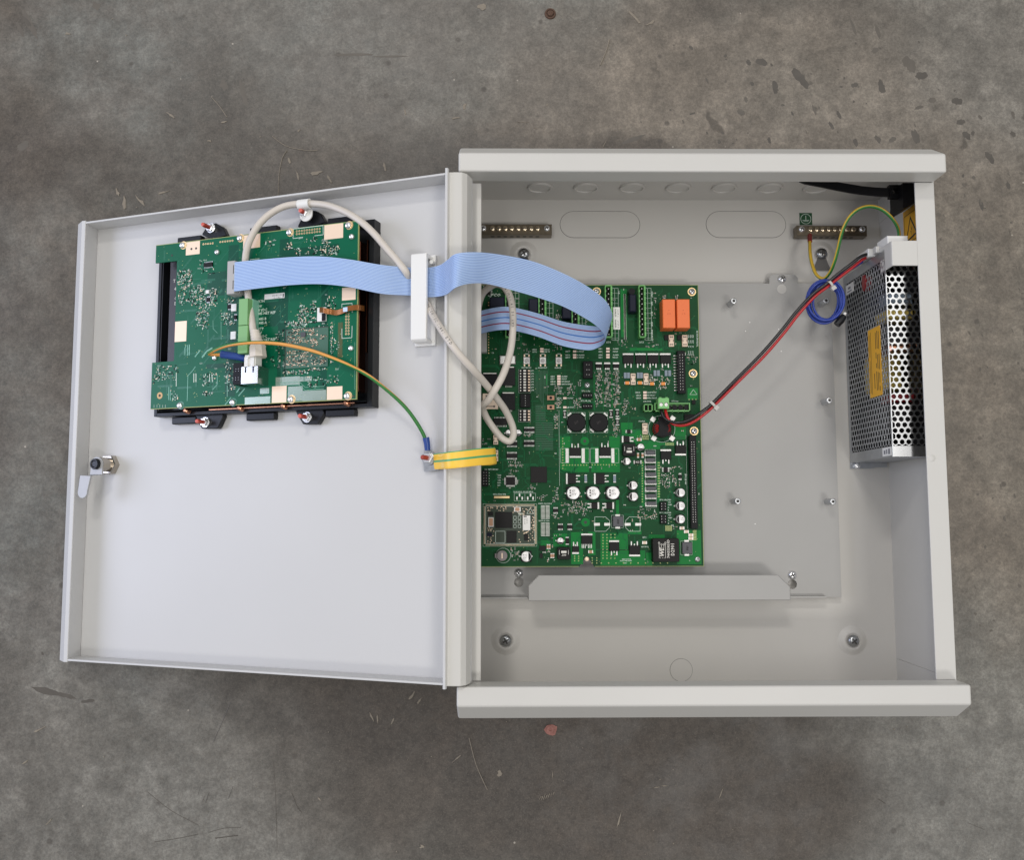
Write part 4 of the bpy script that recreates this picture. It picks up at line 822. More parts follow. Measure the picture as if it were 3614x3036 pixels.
m = MB(); q = br_('F', 1150, 1200, 1165, 1610); m.box(*q, ZB, ZB + .6); q = br_('F', 1150, 1370, 1200, 1440); m.box(q[0], q[1] - .4, q[2], q[3], ZB, ZB + 1.2); put('solder_tab', m, TIN, wf)
# --- DIP switches
def dip(k, x0, y0, x1, y1, n):
    r = br_(k, x0, y0, x1, y1, h=2.5); o = part('dip_switch', r, 2.5, BLACK); p = (r[3] - r[2]) / n; w_ = r[1] - r[0]; outline((r[0] - .4, r[1] + .4, r[2] - .4, r[3] + .4), .18)
    for j in range(n):
        y = r[2] + p * (j + .5); m = MB(); m.box(r[0] + w_ * .40, r[0] + w_ * .62, y - p * .28, y + p * .28, ZB + 2.5, ZB + 3.1); put('slider', m, PRINT_W, o)
        m = MB(); m.box(r[0] + w_ * .10, r[0] + w_ * .20, y - p * .20, y + p * .20, ZB + 2.5, ZB + 2.56); put('number_print', m, PRINT_W, o); m = MB(); m.box(r[0] + w_ * .80, r[0] + w_ * .97, y - p * .24, y + p * .24, ZB + 2.5, ZB + 2.57); put('switch_lead', m, CREAM, o)
dip('C', 705, -80, 910, 318, 8); dip('C', 705, 632, 908, 838, 4)
# --- pin headers
def header(k, x0, y0, x1, y1, nx_, ny_, h=6.0, ins=.35, pads=0, mt=None):
    r = br_(k, x0, y0, x1, y1, h=h); o = part('pin_header', r, h, mt or BLACK, c=.3); m = MB(); w_, h_ = r[1] - r[0], r[3] - r[2]
    for i in range(nx_):
        for j in range(ny_):
            x = r[0] + w_ * (.5 + (i - (nx_ - 1) / 2) * ins / max(1, nx_ - 1) if nx_ > 1 else .5); y = r[2] + h_ * (.06 + .88 * (j + .5) / ny_); m.box(x - .24, x + .24, y - .24, y + .24, ZB + h, ZB + h + .06)
    put('pin', m, GOLD if pads == 2 else TIN, o, kind='stuff')
    m = MB()
    for j in range(ny_ if pads else 0):
        y = r[2] + h_ * (.06 + .88 * (j + .5) / ny_)
        if pads == 1: m.box(r[0] - 2.2, r[0] - .35, y - .42, y + .42, ZB + .05, ZB + .5)
        if pads == 3: m.box(r[1] + .5, r[1] + 1.1, y - .28, y + .28, ZB + .05, ZB + .5)
    if m.v: put('header_lead', m, TIN, o, kind='stuff')
header('B', 1600, 1290, 1752, 2045, 2, 13, 6, .32, 1); header('D', 1815, 1085, 1965, 2735, 2, 34, 7, .36, 3); header('A', 1840, 1475, 2010, 1775, 2, 3, 6, .25); header('F', 1298, 556, 1418, 722, 2, 3, 3, .55); header('F', 1300, 782, 1420, 950, 2, 3, 3, .55)
header('C', 1828, 335, 2005, 420, 4, 1, 3, .75); header('C', 1828, 525, 2005, 610, 4, 1, 3, .75); header('E', 55, 0, 165, 285, 2, 5, 6, .4, 3); header('C', 730, 350, 910, 590, 1, 5, 4, .3)
header('E', 265, 455, 545, 500, 9, 1, 1.6, .85, 0, GOLD)
# --- pluggable green power plug in its header
r = br_('D', 1200, 512, 1830, 660, h=8); keep(r, 1); m = MB(); n = 6; p = (r[1] - r[0]) / n
m.box(r[0], r[1], r[2], r[2] + .9, ZB, ZB + 8).box(r[0], r[1], r[3] - .7, r[3], ZB, ZB + 7.4).box(r[0], r[0] + .8, r[2], r[3], ZB, ZB + 8).box(r[1] - .8, r[1], r[2], r[3], ZB, ZB + 8).box(r[0], r[1], r[2], r[3], ZB, ZB + 1.5)
for j in range(1, n): m.box(r[0] + p * j - .3, r[0] + p * j + .3, r[2] - .5, r[2] + 1.6, ZB, ZB + 8)
th = put('terminal_header', m, GREEN_P, bd)
for j in range(n):
    m = MB(); m.lathe(r[0] + p * (j + .5), (r[2] + r[3]) / 2, [(p * .44, ZB + 1.5), (p * .44, ZB + 5.5)], 12); put('socket', m, BLACK, th)
r2 = br_('D', 1265, 425, 1460, 612, h=15); m = MB(); m.box(r2[0], r2[1], r2[2], r2[3], ZB + 2, ZB + 15, 0, .3); m.box(r2[0] + 1, r2[0] + 3, r2[3], r2[3] + .7, ZB + 9, ZB + 14.5).box(r2[1] - 3, r2[1] - 1, r2[3], r2[3] + .7, ZB + 9, ZB + 14.5); pg = put('terminal_plug', m, GREEN_P, bd); cx = (r2[0] + r2[1]) / 2
for s_ in (-1, 1):
    x = cx + s_ * (r2[1] - r2[0]) * .235; y = r2[2] + (r2[3] - r2[2]) * .40
    m = MB(); m.cyl(x, y, ZB + 15, ZB + 15.04, 1.75, 18, 1).cyl(x - .1, y - .25, ZB + 15.04, ZB + 15.12, 1.45, 18, 0); m.box(x - 1.2, x + 1.2, y - .4, y - .1, ZB + 15.12, ZB + 15.16, 2); put('clamp_screw', m, [TIN, DARK, STEEL], pg)
r = br_('D', 1012, 532, 1165, 660, h=7); keep(r, 1); m = MB(); m.box(r[0], r[1], r[2], r[2] + .6, ZB, ZB + 7).box(r[0], r[1], r[3] - .6, r[3], ZB, ZB + 7).box(r[0], r[0] + .6, r[2], r[3], ZB, ZB + 7).box(r[1] - .6, r[1], r[2], r[3], ZB, ZB + 7)
cx = (r[0] + r[1]) / 2; m.box(cx - .2, cx + .2, r[2], r[3], ZB, ZB + 7); h2 = put('terminal_header', m, GREEN_P, bd)
m = MB(); m.box(r[0] + .6, r[1] - .6, r[2] + .6, r[3] - .6, ZB, ZB + 2); put('socket', m, BLACK, h2)
# --- push buttons
for i, x in enumerate((845, 1130, 1412)):
    q = br_('A', x - 58, 1400, x + 58, 1525, h=2); o = part('push_button', q, 2.0, TIN, c=.3); c = bp('A', x, 1462, 3.4); m = MB(); m.lathe(c[0], c[1], [(1.75, ZB + 2), (1.6, ZB + 3.3), (1.2, ZB + 3.4)], 16); put('button_cap', m, IDC, o, smooth=40)
    for sx in (-1, 1):
        for sy in (-1, 1):
            a = bp('A', x + sx * 40, 1462 + sy * 85); m = MB(); m.box(a[0] - .6, a[0] + .6, a[1] - 1.0, a[1] + 1.0, ZB, ZB + .6); put('solder_tab', m, CREAM, o)
for y in (425, 590): q = br_('C', 1205, y - 38, 1330, y + 40); o = part('push_button', q, 1.6, BROWN); m = MB(); m.cyl((q[0] + q[1]) / 2, (q[2] + q[3]) / 2, ZB + 1.6, ZB + 2.0, 1.2, 14); put('button_cap', m, BLACK, o)
# --- chips with pin rows
def soic(k, x0, y0, x1, y1, h=1.6, n=8, horiz=True, four=False, mt=None, name='chip'):
    r = br_(k, x0, y0, x1, y1, h=h); o = part(name, r, h, mt or CHIP, c=.15); keep(r, 1.6); m = MB()
    def row(xa, xb, y_, up):
        for j in range(n):
            x = xa + (xb - xa) * (j + .5) / n; d = min(.28, (xb - xa) / n * .28); m.box(x - d, x + d, y_, y_ + up, ZB + .05, ZB + .5)
    def colm(ya, yb, x_, rt):
        for j in range(n):
            y = ya + (yb - ya) * (j + .5) / n; d = min(.28, (yb - ya) / n * .28); m.box(x_, x_ + rt, y - d, y + d, ZB + .05, ZB + .5)
    if horiz or four: row(r[0] + .2, r[1] - .2, r[3], 1.4); row(r[0] + .2, r[1] - .2, r[2] - 1.4, 1.4)
    if (not horiz) or four: colm(r[2] + .2, r[3] - .2, r[1], 1.4); colm(r[2] + .2, r[3] - .2, r[0] - 1.4, 1.4)
    put('pin_row', m, TIN, o); return r
soic('C', 262, 785, 500, 905, n=9); soic('C', 795, 962, 985, 1012); soic('C', 790, 1197, 985, 1252); soic('C', 490, 1200, 680, 1262); soic('C', 490, 1406, 680, 1482); soic('E', 478, 122, 640, 262, n=12, four=True)
soic('E', 1312, 682, 1402, 742, n=4); soic('E', 1392, 972, 1490, 1032, n=4); soic('E', 1562, 972, 1652, 1032, n=4); soic('D', 718, 985, 780, 1045, n=4, horiz=False); soic('D', 1365, 1645, 1437, 1735, n=4, horiz=False); soic('F', 1625, 80, 1685, 145, n=3); soic('A', 100, 130, 210, 300, n=6, horiz=False)
r = br_('C', 915, 1640, 1202, 1918, h=1.4); part('processor', r, 1.4, CHIP, c=.1)
for a in ((400, 335, 640, 630), (60, -10, 330, 225), (400, -120, 640, 200)):
    r = br_('C', *a, h=3); o = part('memory_socket', r, 3, BLACK); m = MB()
    for j in range(6): m.box(r[0] + (r[1] - r[0]) * (.30 + .09 * j) - .15, r[0] + (r[1] - r[0]) * (.30 + .09 * j) + .15, r[2] - 1.6, r[2] + .2, ZB + .1, ZB + 1.2)
    m.box(r[0] + 1, r[1] - 1, r[3] - .4, r[3] + .4, ZB + 3, ZB + 3.05); put('pin_row', m, PRINT_W, o)
r = br_('A', -60, 950, 140, 1310, h=9); part('ribbon_header', r, 9, IDC, c=.5); m = MB()
for j in range(10): 
    a = bp('A', 172, 440 + j * 48 + (460 if j > 1 else 0) * 1); m.box(a[0] - .5, a[0] + .5, a[1] - .5, a[1] + .5, ZB + .05, ZB + .5)
put('header_lead', m, GOLD, bd, kind='stuff')
r = br_('A', 365, 1370, 650, 1530, h=3.5); part('crystal', r, 3.5, TIN, c=.8)
# --- LEDs, tantalum capacitors, resistors, blue-grey diodes
for k, x, ys in (('A', 1112, (1262, 1305)), ('A', 1690, (1305, 1368, 1412)), ('B', 375, (1257, 1307, 1367, 1410)), ('C', 1412, (45, 90, 135, 180)), ('C', 1516, (430, 592)), ('D', 1028, (328, 378, 427))):
    for y in ys:
        q = br_(k, x - 30, y - 17, x + 30, y + 17); part('led', q, 1.1, PINK)
for x, y in ((720, 158), (945, 156), (1158, 172), (1355, 172)): q = br_('D', x - 36, y - 28, x + 36, y + 28, h=2); o = part('tantalum_capacitor', q, 2, TANT, c=.2); m = MB(); m.box(q[0] - .6, q[0], q[2] + .4, q[3] - .4, ZB, ZB + 1).box(q[1], q[1] + .6, q[2] + .4, q[3] - .4, ZB, ZB + 1); put('solder_tab', m, TIN, o)
for x in (655, 712, 885, 940, 1180, 1240, 1375, 1437): q = br_('B', x, 1640 if x > 1100 else 1680, x + 50, 1742 if x > 1100 else 1780); part('diode', q, 1.5, BLUEGREY)
for k, a, s_ in (('D', (400, 650, 462, 760), 'R47'), ('D', (512, 642, 572, 742), '022'), ('D', (512, 805, 576, 895), '022'), ('C', (1490, 660, 1540, 760), 'R47'), ('E', (1530, 1195, 1588, 1300), ''), ('D', (845, 1530, 950, 1588), 'R22'), ('E', (1862, 95, 1908, 205), ''), ('F', (470, 95, 518, 205), '')):
    q = br_(k, *a); o = part('resistor', q, 1.0, CHIP if a[0] not in (1862, 470) else BLUEGREY); m = MB(); v_ = (q[3] - q[2]) > (q[1] - q[0])
    if v_: m.box(q[0], q[1], q[3] - .1, q[3] + .7, ZB, ZB + 1).box(q[0], q[1], q[2] - .7, q[2] + .1, ZB, ZB + 1)
    else: m.box(q[0] - .7, q[0] + .1, q[2], q[3], ZB, ZB + 1).box(q[1] - .1, q[1] + .7, q[2], q[3], ZB, ZB + 1)
    put('solder_tab', m, TIN, o); m = MB()
    if s_: letters(m, s_, (q[0] + q[1]) / 2, (q[2] + q[3]) / 2, 2.0, pi / 2 if v_ else 0, ZB + 1.04, 'CENTER', bold=.03); put('marking', m, PRINT_W, o)
for k, x, y, v_ in (('D', 925, 1160, 0), ('D', 905, 1440, 1), ('D', 985, 1440, 1), ('F', 1680, 1022, 0), ('F', 1757, 1085, 0), ('F', 1836, 1145, 0), ('F', 1836, 1205, 0), ('F', 1020, 1280, 0), ('E', 1970, 1440, 0), ('E', 1280, 1510, 1), ('E', 1312, 1510, 1), ('E', 1215, 1350, 1), ('E', 1245, 1350, 1)):
    q = br_(k, x - (32 if not v_ else 18), y - (26 if not v_ else 32), x + (32 if not v_ else 18), y + (26 if not v_ else 32)); o = part('ceramic_capacitor', q, 1.4, BROWN if k != 'F' else BEIGE); m = MB(); m.box(q[0] - .5, q[0] + .25, q[2], q[3], ZB, ZB + 1.42).box(q[1] - .25, q[1] + .5, q[2], q[3], ZB, ZB + 1.42) if not v_ else m.box(q[0], q[1], q[2] - .5, q[2] + .25, ZB, ZB + 1.42).box(q[0], q[1], q[3] - .25, q[3] + .5, ZB, ZB + 1.42); put('solder_tab', m, TIN, o)
for k, a, s_ in (('E', (1070, 1335, 1180, 1420), 0), ('E', (1075, 1468, 1125, 1550), 0), ('D', (1720, 720, 1900, 850), 0), ('D', (1855, 470, 1915, 535), 0)): part('diode', br_(k, *a), 2, CHIP)
# resistor networks (two columns each)
for y0 in (622, 925):
    m = MB(); n = 11; q0 = br_('E', 1095, y0, 1250, y0 + 240); keep(q0); outline(q0, .16)
    for j in range(n):
        y = q0[2] + (q0[3] - q0[2]) * (j + .5) / n
        for a in (.04, .54): m.box(q0[0] + (q0[1] - q0[0]) * a, q0[0] + (q0[1] - q0[0]) * (a + .42), y - .32, y + .32, ZB + .05, ZB + .5)
    put('solder_bridge', m, SOLDER, bd, kind='stuff')
q = br_('E', 622, 405, 1003, 545); outline(q, .2); silk.box((q[0] + q[1]) / 2 - .1, (q[0] + q[1]) / 2 + .1, q[2], q[3], ZS, ZS + .02); keep(q)
for x, y in ((672, 495), (718, 440), (765, 495), (862, 495), (912, 440), (957, 495)): q = br_('E', x - 12, y - 28, x + 12, y + 28); m = MB(); m.box(*q, ZB, ZB + .5); put('jumper_pad', m, TIN, bd)
# unfitted inductor outlines with tinned pads
for s_, x in ((1, 275), (-1, 820)):
    P8 = [bp('F', *q) for q in (((145, 825), (335, 825), (405, 890), (405, 1015), (335, 1080), (145, 1080)) if s_ > 0 else ((945, 825), (755, 825), (690, 890), (690, 1015), (755, 1080), (945, 1080)))]
    for i in range(6):
        a, b = Vector(P8[i]), Vector(P8[(i + 1) % 6]); d = (b - a).normalized(); nn = Vector((-d.y, d.x)) * .14; silk.add([(*(a + nn), ZS), (*(a - nn), ZS), (*(b - nn), ZS), (*(b + nn), ZS)], [(0, 1, 2, 3)])
for x, y in ((183, 957), (363, 957), (725, 957), (910, 957)): q = br_('F', x - 52, y - 24, x + 52, y + 24); m = MB(); m.box(*q, ZB, ZB + .3); keep(q); put('jumper_pad', m, TIN, bd)
for k, x in (('C', 1557), ('C', 1843), ('D', 180), ('D', 465)): q = br_(k, x - 27, 1315, x + 27, 1572); m = MB(); m.box(*q, ZB, ZB + .35); keep(q); put('solder_strip', m, TIN, bd); outline((q[0] - 4.4 if k == 'C' and x < 1700 or x == 180 else q[0] - .3, q[1] + .3 if x in (1557, 180) else q[1] + 4, q[2], q[3]), .2)
# --- board screws and holes
for k, x, y, gr in (('B', 1860, 245, 1), ('B', 1882, 1690, 1), ('D', 1900, 1008, 1), ('F', 1958, 1575, 0), ('C', 1912, 197, 0), ('B', 180, 240, 1)):
    c = bp(k, x, y, 1)
    if gr: m = MB(); m.cyl(c[0] + .1, c[1], ZB, ZB + .2, 3.75, 24); put('pad_ring', m, GOLD, bd)
    screw(bd, c[0], c[1], ZB + .2, 2.9 if gr else 2.6, 2.2, CHROME, cross=True); keep((c[0] - 4, c[0] + 4, c[1] - 4, c[1] + 4))
c = bp('E', 1905, 1570, 0); m = MB(); m.lathe(c[0], c[1], [(1.9, ZB - 1.6), (1.9, ZB + .4), (1.2, ZB + .8)], 14); put('screw', m, CREAM, bd, smooth=True)
for k, x, y in (('C', 1868, 1187), ('E', 1882, 921)):
    c = bp(k, x, y); m = MB(); m.ring(c[0], c[1], ZB, ZB + .15, 1.3, 3.8, 26); put('pad_ring', m, POUR, bd); m = MB(); m.cyl(c[0], c[1], ZB, ZB + .16, 1.3, 16); put('hole', m, DARK, bd); keep((c[0] - 4.2, c[0] + 4.2, c[1] - 4.2, c[1] + 4.2))
# --- plug-in computer module
r = br_('E', 88, 605, 1018, 1335, h=2.2); keep(r, 1)
m = MB(); m.box(r[0] + .9, r[1] - .9, r[2] + .9, r[3] - .9, ZB + 1.0, ZB + 2.2); mod = put('computer_module', m, SOM, bd); ZM = ZB + 2.2
m = MB(); n = 46
for j in range(n):
    f = (j + .5) / n; y = r[2] + 1.5 + (r[3] - r[2] - 3) * f; x = r[0] + 1.5 + (r[1] - r[0] - 3) * f; d = .17
    for q in ((r[0], r[0] + 1.4, y - d, y + d), (r[1] - 1.4, r[1], y - d, y + d), (x - d, x + d, r[2], r[2] + 1.4), (x - d, x + d, r[3] - 1.4, r[3])): m.box(*q, ZB + .1, ZM + .06)
put('edge_contact', m, mat('castellation', (0.66, 0.56, 0.40), .35, metal=.8), mod, kind='stuff'); outline((r[0] - .8, r[1] + .5, r[2] - .6, r[3] + .6), .18); outline((r[0] + 1.6, r[1] - 1.6, r[2] + 1.6, r[3] - 1.6), .2, z=ZM - ZB - .1)
def mp_(name, a, h, mt, c=.1): 
    q = br_('E', *a, h=2.2 + h); m = MB(); m.box(*q, ZM, ZM + h, 0, c); return put(name, m, mt, mod), q
mp_('processor', (295, 742, 587, 1020), 1.4, CHIP); mp_('memory_chip', (492, 1072, 665, 1280), 1.2, CHIP); mp_('chip', (167, 737, 250, 802), 1, CHIP); mp_('crystal', (165, 832, 262, 1002), 1, TIN); mp_('crystal', (180, 850, 248, 985), 1.15, BROWN); mp_('crystal', (620, 650, 740, 735), .9, TIN); mp_('crystal', (640, 662, 718, 722), 1.1, BROWN); mp_('chip', (146, 1107, 232, 1172), 1, NAVY); mp_('chip', (800, 1130, 870, 1240), 1.2, CHIP)
_, q = mp_('module_label', (775, 800, 908, 1062), .2, LABELW, 0); m = MB(); zt = ZM + .23; m.box(q[0] + .8, q[0] + 3.4, q[3] - 1.4, q[3] - .4, zt, zt + .02); letters(m, 'PX 0418', q[0] + 1.7, q[3] - 2.4, 1.5, -pi / 2, zt); letters(m, '2241 C', q[0] + 3.6, q[3] - 2.4, 1.5, -pi / 2, zt); put('label_print', m, PRINT_K, mod)
q = br_('E', 293, 1075, 465, 1285, h=2.2); outline(q, .3, z=ZM - ZB - .1)
for y in (810, 880, 960): 
    for x in (610, 690): q = br_('E', x, y, x + 52, y + 60, h=2.2); outline(q, .25, z=ZM - ZB - .1)
a = bp('E', 690, 765, 2.2); letters(silk, 'tyco', a[0], a[1], 2.7, 0, ZM + .05, bold=.08, shear=.3)
T3 = [Vector((*bp('E', *q, 2.2), ZM + .05)) for q in ((905, 668), (845, 768), (970, 768))]
for i in range(3):
    a, b = T3[i], T3[(i + 1) % 3]; d = (b - a).normalized(); nn = Vector((-d.y, d.x, 0)) * .15; silk.add([a + nn, a - nn, b - nn, b + nn], [(0, 1, 2, 3)])
m = MB()
for _ in range(120):
    x, y = random.choice(((random.uniform(150, 480), random.uniform(640, 720)), (random.uniform(150, 280), random.uniform(1010, 1300)), (random.uniform(600, 980), random.uniform(640, 790)), (random.uniform(690, 980), random.uniform(1070, 1290)), (random.uniform(920, 980), random.uniform(800, 1100)))); a = bp('E', x, y, 2.3); s_ = random.choice((.25, .35, .5)); m.box(a[0] - s_, a[0] + s_, a[1] - .28, a[1] + .28, ZM, ZM + .4)
put('small_component', m, CREAM, mod, kind='stuff')
# --- lettering on the board
a = bp('A', 145, 298, 0); letters(silk, 'tyco', a[0], a[1], 5.4, 0, ZS, bold=.11, shear=.25, sx=1.25)
for s_, k, x, y, sz in (('MASTER RST', 'A', 755, 1592, 1.9), ('ALARM RST', 'A', 1045, 1592, 1.9), ('SILENCE', 'A', 1338, 1592, 1.9), ('SW3', 'A', 815, 1350, 1.9), ('SW4', 'A', 1100, 1350, 1.9), ('SW5', 'A', 1385, 1350, 1.9),
    ('LED21', 'A', 940, 1270, 1.9), ('DEB RX', 'A', 1148, 1270, 1.9), ('LED22', 'A', 940, 1310, 1.9), ('DEB TX', 'A', 1148, 1310, 1.9), ('A FAULT', 'A', 1735, 1305, 1.9), ('B ALARM', 'A', 1735, 1368, 1.9), ('D FAULT', 'A', 1735, 1412, 1.9), ('LED14', 'A', 1525, 1305, 1.9), ('LED16', 'A', 1525, 1368, 1.9), ('LED17', 'A', 1525, 1412, 1.9),
    ('ALARM', 'B', 465, 1257, 1.9), ('FAULT', 'B', 465, 1307, 1.9), ('ALARM', 'B', 465, 1367, 1.9), ('FAULT', 'B', 465, 1412, 1.9), ('LED1', 'B', 210, 1257, 1.9), ('LED5', 'B', 210, 1307, 1.9), ('LED8', 'B', 210, 1367, 1.9), ('LED9', 'B', 210, 1412, 1.9),
    ('ALARM', 'C', 1460, 45, 1.9), ('FAULT', 'C', 1460, 90, 1.9), ('RTI FAULT', 'C', 1460, 137, 1.9), ('EARTH FAULT', 'C', 1460, 182, 1.9), ('LED4', 'C', 1265, 45, 1.9), ('LED7', 'C', 1265, 90, 1.9), ('LED24', 'C', 1265, 137, 1.9), ('LED19', 'C', 1265, 182, 1.9), ('LED28', 'C', 1370, 430, 1.9), ('M-STAT', 'C', 1560, 430, 1.9), ('LED30', 'C', 1365, 592, 1.9), ('LIB STAT', 'C', 1555, 592, 1.9),
    ('LED23', 'D', 862, 328, 1.9), ('CH-B FAULT', 'D', 1062, 328, 1.9), ('LED26', 'D', 875, 378, 1.9), ('PSU FAULT', 'D', 1062, 378, 1.9), ('LED29', 'D', 875, 427, 1.9), ('BMDL FAULT', 'D', 1062, 427, 1.9), ('XTD PWR', 'D', 1000, 488, 1.9), ('XT10 bat', 'D', 1500, 482, 1.9), ('FU2 F2A', 'D', 920, 838, 1.9),
    ('XP3_0_dbg', 'C', 1810, 302, 2.0), ('XP2_LIB_dbg', 'C', 1795, 475, 2.0), ('SW1/ JTAG XP8', 'E', 250, 428, 2.0), ('DI M-WDG  F4 LIG WDG', 'E', 610, 385, 1.9), ('ONTC OLL E1DA', 'E', 1045, 592, 1.9), ('ONTP N CI9A', 'E', 1050, 895, 1.9), ('I2C  MPU EM E03', 'C', 100, 1688, 2.0), ('XP16_LIB_DBG', 'F', 1285, 525, 1.9), ('XP17_LIB_DBG', 'F', 1285, 752, 1.9), ('+5V', 'F', 1435, 568, 1.9), ('GND', 'F', 1435, 612, 1.9), ('A', 'F', 1435, 660, 1.9), ('B', 'F', 1435, 708, 1.9), ('+5V', 'F', 1438, 795, 1.9), ('GND', 'F', 1438, 843, 1.9), ('A', 'F', 1438, 890, 1.9), ('B', 'F', 1438, 940, 1.9),
    ('RT1', 'F', 990, 1190, 2.4), ('40V-POL', 'F', 965, 1355, 2.2), ('L1', 'D', 745, 1655, 2.0), ('FM5', 'F', 1490, 978, 1.8), ('INNOVATIVE', 'F', 625, 1575, 1.6), ('MOISTURE MGMT', 'F', 590, 1602, 1.6), ('2021', 'F', 660, 1640, 1.6), ('OO', 'C', 1945, 1650, 1.8), ('C4', 'A', 225, 1330, 2.0), ('MF8', 'D', 1180, 1275, 1.8), ('G1', 'C', 1330, 1405, 2.2), ('Pb', 'F', 1810, 1600, 1.2)):
    txt(s_, k, x, y, sz * .86, sx=.95)
for i in range(8): txt('LP%d' % (i + 1), 'C', 920, -55 + i * 49, 1.7)
for i in range(5): txt(('GND', 'TCK', 'TXD', 'RXD', 'RST')[i], 'E', 330, 90 + i * 45, 1.5)
for i, s_ in enumerate(('SPRI', 'BAT', '5V', 'LOOP')):
    for j in range(3): txt(s_, 'B', 1800 + 38 * j, 1010 + i * 95, 1.5, -pi / 2)
txt('ID-XX-SINGLE-D', 'B', 1950, 940, 1.9, -pi / 2); txt('XP5 LIB 485', 'F', 1745, 60, 1.9, -pi / 2)
q = br_('D', 1760, 1085, 1765, 1750); silk.box(q[0], q[0] + .2, bp('F', 0, 1040)[1], q[3], ZS, ZS + .02)
x_, y_ = bp('C', 1408, 0); silk.box(x_, x_ + .2, bp('E', 0, 280)[1], bp('C', 0, 640)[1], ZS, ZS + .02)
TT = [Vector((*bp('D', *q), ZS)) for q in ((1885, 275), (1822, 365), (1952, 365))]
for i in range(3):
    a, b = TT[i], TT[(i + 1) % 3]; d = (b - a).normalized(); nn = Vector((-d.y, d.x, 0)) * .14; silk.add([a + nn, a - nn, b - nn, b + nn], [(0, 1, 2, 3)])
put('silkscreen', silk, SILK, board, kind='stuff')
q = br_('B', 470, 522, 592, 915, h=.2); m = MB(); m.box(*q, ZB + .15, ZB + .45); lb = put('board_label', m, LABELW, bd); m = MB(); zt = ZB + .48
letters(m, 'LOOP C', q[0] + 4.2, q[3] - 2, 1.9, -pi / 2, zt); letters(m, 'LOOP D', q[0] + 4.2, q[3] - 12, 1.9, -pi / 2, zt); letters(m, 'DISABLED', q[0] + 1.9, q[3] - 1.2, 1.75, -pi / 2, zt, bold=.04); letters(m, 'DISABLED', q[0] + 1.9, q[3] - 11, 1.75, -pi / 2, zt, bold=.04); put('label_print', m, PRINT_K, lb); keep(q)
# --- rows of leads in the resistor rack by the label, then the many tiny parts
m = MB(); q = br_('B', 650, 290, 705, 1100); n = 40
for j in range(n):
    y = q[2] + (q[3] - q[2]) * (j + .5) / n
    m.box(q[0], q[0] + 1.0, y - .16, y + .16, ZB, ZB + .8).box(q[1] - 1.0, q[1], y - .16, y + .16, ZB, ZB + .8)
put('lead_row', m, PRINT_W, bd, kind='stuff'); part('connector_strip', (q[0] + .7, q[1] - .7, q[2], q[3]), 1.2, CHIP)
def free(x, y, g): return all(not (a - g < x < b + g and c_ - g < y < d_ + g) for a, b, c_, d_ in TAKEN)
m1, m2, m3 = MB(), MB(), MB(); CL = []
for k, x0, y0, x1, y1, nn in (('C', 1330, 200, 1470, 400, 30), ('C', 1330, 460, 1480, 560, 18), ('C', 1330, 640, 1400, 960, 30), ('B', 160, 1600, 270, 1900, 46), ('B', 310, 1600, 420, 1900, 46), ('B', 465, 1600, 575, 1900, 46), ('D', 155, 200, 270, 580, 50), ('D', 310, 200, 420, 580, 50), ('D', 465, 200, 580, 580, 50), ('D', 640, 450, 740, 720, 22), ('B', 1110, 1600, 1160, 1900, 16), ('B', 1310, 1600, 1370, 1900, 16), ('D', 1100, 60, 1460, 260, 40), ('B', 1350, 320, 1600, 380, 14), ('B', 470, 1120, 710, 1200, 14), ('B', 1050, 1110, 1290, 1230, 12),
    ('E', 1470, 560, 1890, 780, 80), ('E', 1310, 320, 1400, 560, 24), ('E', 1300, 640, 1470, 850, 18), ('E', 1050, 440, 1200, 530, 12), ('C', 490, 1510, 740, 1640, 26), ('E', 530, 0, 740, 330, 30), ('E', 870, 220, 1040, 340, 12), ('F', 910, 690, 1230, 860, 44), ('F', 1310, -80, 1480, 320, 60), ('F', 1520, 100, 1650, 280, 22), ('E', 570, 1380, 740, 1620, 30), ('E', 1060, 1300, 1330, 1600, 26), ('F', 0, 680, 190, 740, 14), ('F', 270, 680, 460, 740, 14), ('D', 430, 780, 580, 1080, 40), ('C', 1640, 420, 1800, 600, 24), ('C', 1740, 100, 1810, 230, 8), ('C', 1520, 220, 1720, 360, 24), ('C', 60, 1120, 190, 1290, 10), ('A', 780, 1150, 900, 1330, 12), ('A', 1300, 1180, 1460, 1300, 10), ('C', 800, 1060, 960, 1100, 8), ('D', 850, 1080, 960, 1180, 8), ('B', 1790, 1350, 1930, 1560, 14), ('A', 1370, 640, 1600, 760, 24), ('B', 1200, 260, 1230, 720, 16), ('F', 1520, 1000, 1600, 1040, 4), ('D', 1480, 1640, 1680, 1900, 26)):
    CL += [(k, x0, y0, x1, y1)] * nn
for _ in range(260): CL.append((random.choice('ABCDEF'), 60, 0, 1990, 1700))
